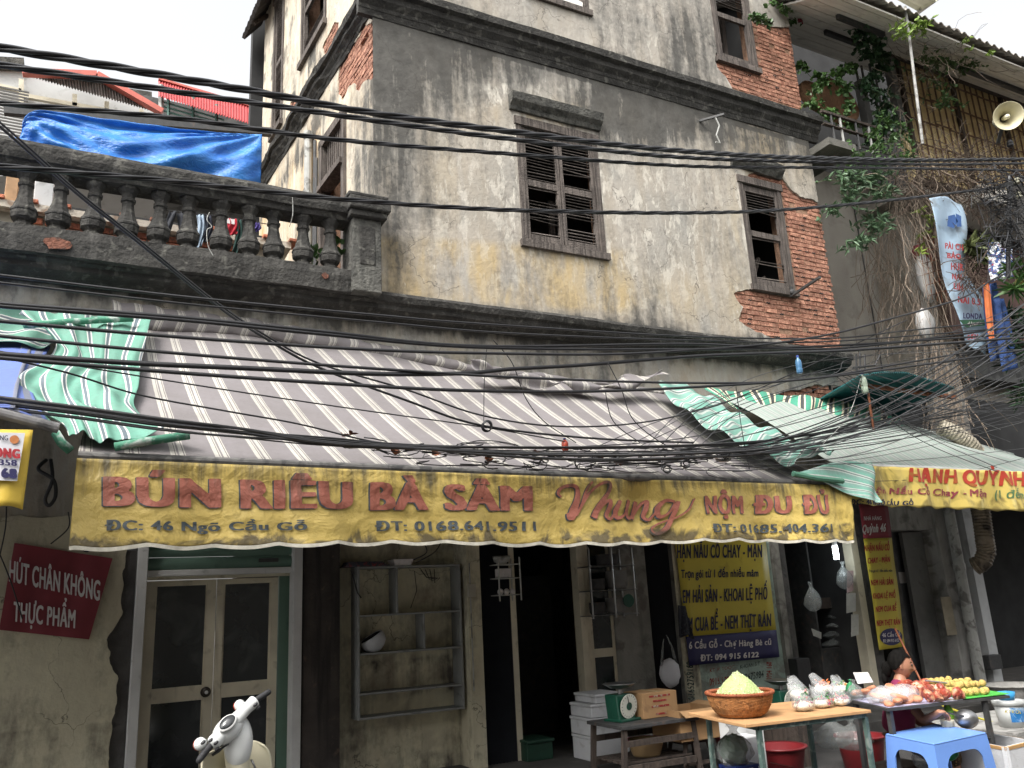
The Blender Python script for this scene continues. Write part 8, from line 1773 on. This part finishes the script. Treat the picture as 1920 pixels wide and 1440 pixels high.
kn1, kn2 = pv-s_*.13+f_*.40+up_*.02, pv+s_*.12+f_*.38+up_*.02; an1, an2 = Vector((kn1.x-.02, kn1.y, .07)), Vector((kn2.x, kn2.y, .07)); to1, to2 = an1+f_*.14-up_*.03, an2+f_*.14-up_*.03
VV = [pv, ch, nk, nk+up_*.07+f_*.01, sh1, el1, hand, sh2, el2, ha2, kn1, an1, to1, kn2, an2, to2]
EE = [(0, 1), (1, 2), (2, 3), (1, 4), (4, 5), (5, 6), (1, 7), (7, 8), (8, 9), (0, 10), (10, 11), (11, 12), (0, 13), (13, 14), (14, 15)]
RR = [.13, (.13, .10), .055, .048, .055, .038, .026, .055, .038, .026, .065, .035, .03, .065, .035, .03]
bm_ = skin('body', VV, EE, RR, M_SKN, wm)
# head: shaped ball with brow, nose, lips, chin; +x is the facing direction
def headp(th, a):      # th from top, a around (0 = front)
    st, ct, ca, sa = math.sin(th), math.cos(th), math.cos(a), math.sin(a)
    x, y, z = .090*st*ca, .068*st*sa, .112*ct
    if ca > 0: x -= .012*ca*(1 if z < -.02 else .3)
    if z < -.03: k = (-.03-z)/.09; x = x*(1-.10*k)+.012*k; y *= 1-.38*k
    g = lambda zz, sz, sa_, am: am*math.exp(-((z-zz)/sz)**2-(sa/sa_)**2)*(ca > 0)
    x += g(-.022, .018, .16, .024)+g(-.005, .022, .11, .012)+g(.022, .012, .6, .006)-g(.008, .010, .20, 0.0)-(math.exp(-((z-.006)/.010)**2-((abs(sa)-.38)/.16)**2)*.008*(ca > 0))+g(-.052, .006, .24, .008)+g(-.064, .006, .22, .008)-g(-.058, .003, .22, .004)+g(-.092, .016, .26, .010)+(math.exp(-((z+.02)/.02)**2-((abs(sa)-.55)/.2)**2)*.004*(ca > 0))
    tilt = Matrix.Rotation(R(8), 3, 'Y'); v = tilt @ Vector((x, y, z)); return Hd+f_*v.x+s_*v.y+up_*v.z
hb_ = MB(); nu, nv = 64, 56
hb_.add([headp(math.pi*j/nv, 2*math.pi*i/nu) for j in range(nv+1) for i in range(nu)], [(j*nu+i, (j+1)*nu+i, (j+1)*nu+(i+1) % nu, j*nu+(i+1) % nu) for j in range(nv) for i in range(nu)])
for sg_ in (-1, 1):   # ears
    hb_.ball(Hd+s_*sg_*.068-up_*.012-f_*.012, 1, 10, 8, (.015, .009, .028))
def hand_(hb_, h, d, side, curl):       # palm and five fingers
    d = d.normalized(); n_ = up_.cross(d).normalized()*side; w_ = n_
    hb_.ball(h+d*.03, 1, 10, 8, (.036, .036, .016))
    for k in range(4):
        a = h+d*.05+w_*(.024-.016*k); L_ = (.062, .072, .068, .052)[k]; hb_.tube([a, a+d*L_*.45-up_*.006, a+d*L_*(.8-.1*curl)-up_*(.012+.02*curl), a+d*L_*(.85-.35*curl)-up_*(.018+.035*curl)], [.0088, .0082, .0075, .006], 7)
    a = h+d*.012+w_*.03; hb_.tube([a, a+d*.025+w_*.014-up_*.008, a+d*.048+w_*.010-up_*.02], [.0105, .0095, .0075], 7)
hand_(hb_, hand-f_*.02, (kc-hand), 1, .9); hand_(hb_, ha2, f_*.9+Vector((0, 0, -.2)), -1, .4)
hm_ = bpy.data.meshes.new('h'); hm_.from_pydata(hb_.v, [], hb_.f)
bb = bmesh.new(); bb.from_mesh(bm_); bb.from_mesh(hm_); nb2 = bpy.data.meshes.new('body'); bb.to_mesh(nb2); bb.free(); finish('body', nb2, M_SKN, wm, smooth=True)
# eyes, brows, lips
def on_face(dz, ly, out=.002):
    best = None
    for j in range(nv+1):
        for i in range(0, nu):
            v = Vector(hb_.v[j*nu+i])-Hd; q = (v.dot(f_), v.dot(s_), v.z)
            if q[0] > 0: 
                e_ = (q[1]-ly)**2+(q[2]-dz)**2
                if best is None or e_ < best[0]: best = (e_, Vector(hb_.v[j*nu+i]))
    return best[1]+f_*out
b = MB()
for sg_ in (-1, 1): b.ball(on_face(-.004, sg_*.030, -.004), 1, 10, 8, (.010, .013, .006))
b.build('eye', M_BLACK, wm, smooth=True)
b = MB()
for sg_ in (-1, 1): b.tube([on_face(.016, sg_*.016, .001), on_face(.021, sg_*.032, .001), on_face(.015, sg_*.048, .001)], .003, 5)
b.build('eyebrow', M_HAIR, wm)
b = MB(); b.tube([on_face(-.066, -.022, .0), on_face(-.064, 0, .001), on_face(-.066, .022, .0)], [.003, .005, .003], 6); b.build('lips', mat('lip_skin', C(140, 82, 72), .5), wm, smooth=True)
def hairp(th, a):
    st, ct, ca, sa = math.sin(th), math.cos(th), math.cos(a), math.sin(a); p = Vector((.100*st*ca-.008, .078*st*sa, .121*ct)); return p
b = MB(); vs = []; nvh = 26; lim = []
for j in range(nvh+1):
    for i in range(48):
        a = 2*math.pi*i/48; mx = math.pi*(.29+.37*sstep(-.55, .62, -math.cos(a))) ; th = mx*j/nvh; p = hairp(th, a); p *= 1+.012*math.sin(a*23)
        tilt = Matrix.Rotation(R(8), 3, 'Y'); p = tilt @ p; vs.append(Hd+f_*p.x+s_*p.y+up_*p.z)
b.add(vs, [(j*48+i, (j+1)*48+i, (j+1)*48+(i+1) % 48, j*48+(i+1) % 48) for j in range(nvh) for i in range(48)]); b.build('hair', M_HAIR, wm, smooth=True, solid=.006)
b = MB(); b.ball(Hd-f_*.125-up_*.055, 1, 16, 12, (.045, .04, .065), noise=.15); b.ball(Hd-f_*.15-up_*.12, 1, 12, 10, (.03, .028, .06), noise=.15); b.build('hair_bun', M_HAIR, wm, smooth=True)
shm = skin('shirt', [pv+up_*.05, ch, nk+up_*.015, sh1, sh1*.3+el1*.7, sh2, sh2*.3+el2*.7], [(0, 1), (1, 2), (1, 3), (3, 4), (1, 5), (5, 6)], [.155, (.155, .125), .07, .075, .055, .075, .055], None, wm)
finish('shirt', shm, mat('maroon_blouse', C(122, 34, 72), .8, .15, 8, bump=.5, bs=14), wm, smooth=True)
trm = skin('trousers', [pv, pv+up_*.08, kn1, an1+up_*.1, kn2, an2+up_*.1], [(0, 1), (0, 2), (2, 3), (0, 4), (4, 5)], [.16, .15, .095, .075, .095, .075], None, wm)
nt_ = NT('brown_lattice_cotton', .9); vv_ = nt_.N.new('ShaderNodeTexVoronoi'); vv_.inputs['Scale'].default_value = 60; nt_.L.new(nt_.co, vv_.inputs['Vector']); nt_.out(nt_.mix(nt_.rng(vv_.outputs['Distance'], .2, .5), C(150, 118, 60), C(60, 46, 36)))
finish('trousers', trm, nt_.m, wm, smooth=True)
b = MB(); b.box(pv.x-.16, pv.x+.16, pv.y-.16, pv.y+.16, 0, max(.1, pv.z-.15)); b.build('low_wooden_stool', M_WOODD, None, 'low dark stool under the seated woman', 'stool')
# ============================================================ SCOOTER
sc_ = thing('scooter', D(440, 1440, 4.9)*1.0-Vector((0, 0, D(440, 1440, 4.9).z)), 'white scooter parked before the doors, only handlebar and shield in view', 'scooter')
M_SW = mat('glossy_white_paint', C(206, 208, 206), .22, .04, 4, bump=0); M_SCR = mat('cream_leg_shield', C(196, 190, 166), .35, .06, 5, dirt=(10, .68, C(130, 120, 100), .5), bump=0); M_GRIP = mat('black_grip', (.02, .02, .022), .7, .2, 30, bump=.3)
dL, dR = 4.62, 5.0
def S_(x, y, d=None): 
    d = dL+(dR-dL)*((x-368)/(509-368)) if d is None else d; return D(x, y, d)
def loft(pts, radii, name, m, n=18, M=None):
    b = MB(); b.tube(pts, radii, n); o = b.build(name, m, sc_, smooth=True); o.modifiers.new('s', 'SUBSURF').levels = 1; return o
loft([S_(394, 1398), S_(402, 1391), S_(412, 1381), S_(427, 1368), S_(444, 1348), S_(454, 1337), S_(464, 1327), S_(474, 1318), S_(481, 1312)], [.035, .045, .038, .042, .044, .036, .033, .038, .040], 'handlebar_cover', M_SW)
# headlamp pod: fuller body in front of the bar
hc = S_(427, 1361)
b = MB(); ax_ = (S_(481, 1312)-S_(394, 1398)).normalized(); fw = ax_.cross(up_).normalized(); fw = fw if fw.y > 0 else -fw; u2 = fw.cross(ax_).normalized(); u2 = u2 if u2.z > 0 else -u2
Ml = Matrix((ax_, fw, u2)).transposed()
b.ball(hc-u2*.03+fw*.035, 1, 28, 20, (.10, .082, .066), M=Ml); b.build('headlamp_pod', M_SW, sc_, smooth=True)
nr_ = (u2*.75-fw*.66).normalized(); Mn = Matrix((ax_, nr_.cross(ax_), nr_)).transposed()
b = MB(); b.ball(hc+nr_*.052-u2*.01, 1, 24, 12, (.052, .036, .014), M=Mn); b.build('speedometer', mat('smoked_glass', (.03, .032, .034), .12, .2, 12), sc_, smooth=True)
b = MB(); b.ball(hc+nr_*.048-u2*.01, 1, 24, 12, (.060, .043, .014), M=Mn); b.build('speedometer_bezel', M_WHITEM, sc_, smooth=True)
b = MB(); b.ball(S_(447, 1392, 4.85), 1, 24, 18, (.082, .08, .15)); b.build('steering_cowl', M_SW, sc_, smooth=True)
loft([S_(369, 1432), S_(380, 1416), S_(391, 1402), S_(399, 1394)], [.019, .0195, .021, .021], 'grip', M_GRIP); loft([S_(476, 1316), S_(484, 1310), S_(498, 1301), S_(508, 1295)], [.018, .018, .018, .019], 'grip', M_GRIP)
for (x, y, c_, nm) in ((381, 1396, M_SW, 'indicator_pod'), (455, 1323, M_SW, 'indicator_pod')):
    b = MB(); b.ball(S_(x, y)+fw*.04, .036 if x == 381 else .032, 18, 12); b.build(nm, c_, sc_, smooth=True)
    b = MB(); b.ball(S_(x-2.2, y+.8)+fw*.04+(S_(x, y)-Vector(CO)).normalized()*.022, .034 if x == 381 else .030, 18, 12); b.build('indicator_lens', mat('red_orange_lens', C(170, 60, 36), .2), sc_, smooth=True)
for (x, y) in ((381, 1392), (395, 1388), (405, 1393), (407, 1404), (479, 1321), (484, 1327)):
    b = MB(); c = S_(x, y)-(D(x, y, 1)-Vector(CO)).normalized()*.047+up_*.0; b.ball(c, 1, 10, 8, (.016, .012, .009), M=Ml); b.build('switch', M_BLACK, sc_, smooth=True)
b = MB(); b.tube([S_(398, 1416), S_(410, 1408), S_(420, 1400), S_(428, 1394)], [.008, .01, .006, .008], 8); b.build('brake_lever', M_BLACK, sc_, smooth=True)
# leg shield: curved panel, central column
A4 = [[S_(386, 1418, 4.7), S_(420, 1402, 4.85), S_(455, 1391, 4.95), S_(480, 1390, 5.0), S_(495, 1397, 5.02)], [S_(378, 1440, 4.7), S_(415, 1430, 4.82), S_(455, 1425, 4.92), S_(485, 1425, 4.98), S_(510, 1440, 5.0)]]
lo4 = [p-up_*.55+Vector((0, 0, 0)) for p in A4[1]]; A5 = [[np.array(p) for p in r] for r in (A4[0], A4[1], lo4)]
b = MB(); b.grid(lambda u, v: (lambda p: (p[0], p[1]+.05*math.sin(math.pi*u), p[2]))(bil(A5, u, v)), 24, 20); b.build('leg_shield', M_SCR, sc_, smooth=True, solid=.012)
loft([S_(444, 1392, 4.86), S_(446, 1425, 4.84), S_(448, 1470, 4.82), S_(448, 1560, 4.85)], [.085, .07, .065, .08], 'steering_column', M_SCR)
b = MB(); b.tube([S_(471, 1424, 4.86), S_(476, 1434, 4.85), S_(479, 1442, 4.85)], .006, 6); b.build('bag_hook', M_STEEL, sc_, smooth=True)
base = Vector((A4[1][2].x, A4[1][2].y, 0)); fwd = Vector((fw.x, fw.y, 0)).normalized(); rgt = Vector((fwd.y, -fwd.x, 0))
def wheel(c):
    b = MB(); Mw = Matrix((fwd, up_, rgt)).transposed(); b.lathe([(.16, -.045), (.235, -.05), (.25, -.02), (.25, .02), (.235, .05), (.16, .045)], c, 28, Mw, cap=False); w_ = b.build('wheel', M_BLACK, sc_, smooth=True)
    b = MB(); b.lathe([(.03, -.05), (.16, -.03), (.16, .03), (.03, .05)], c, 20, Mw); b.build('rim', M_STEEL, w_, smooth=True)
wheel(base+fwd*.28+up_*.25); wheel(base-fwd*.95+up_*.25)
b = MB(); b.ball(base+fwd*.26+up_*.42, 1, 18, 12, (.12, .22, .15)); b.build('front_mudguard', M_SW, sc_, smooth=True)
b = MB(); b.prism([tuple(base+rgt*x+fwd*y+up_*.28) for x, y in ((-.17, 0), (.17, 0), (.15, -.5), (-.15, -.5))], (0, 0, .06)); b.build('floorboard', M_METD, sc_, fix=True)
b = MB(); b.ball(base-fwd*.8+up_*.5, 1, 20, 14, (.19, .42, .2)); b.build('rear_body', M_SW, sc_, smooth=True)
b = MB(); b.ball(base-fwd*.75+up_*.72, 1, 20, 14, (.15, .36, .08)); b.build('seat', M_BLACK, sc_, smooth=True)
print('objects', len(bpy.data.objects), 'tris', sum(len(m.polygons) for m in bpy.data.meshes))
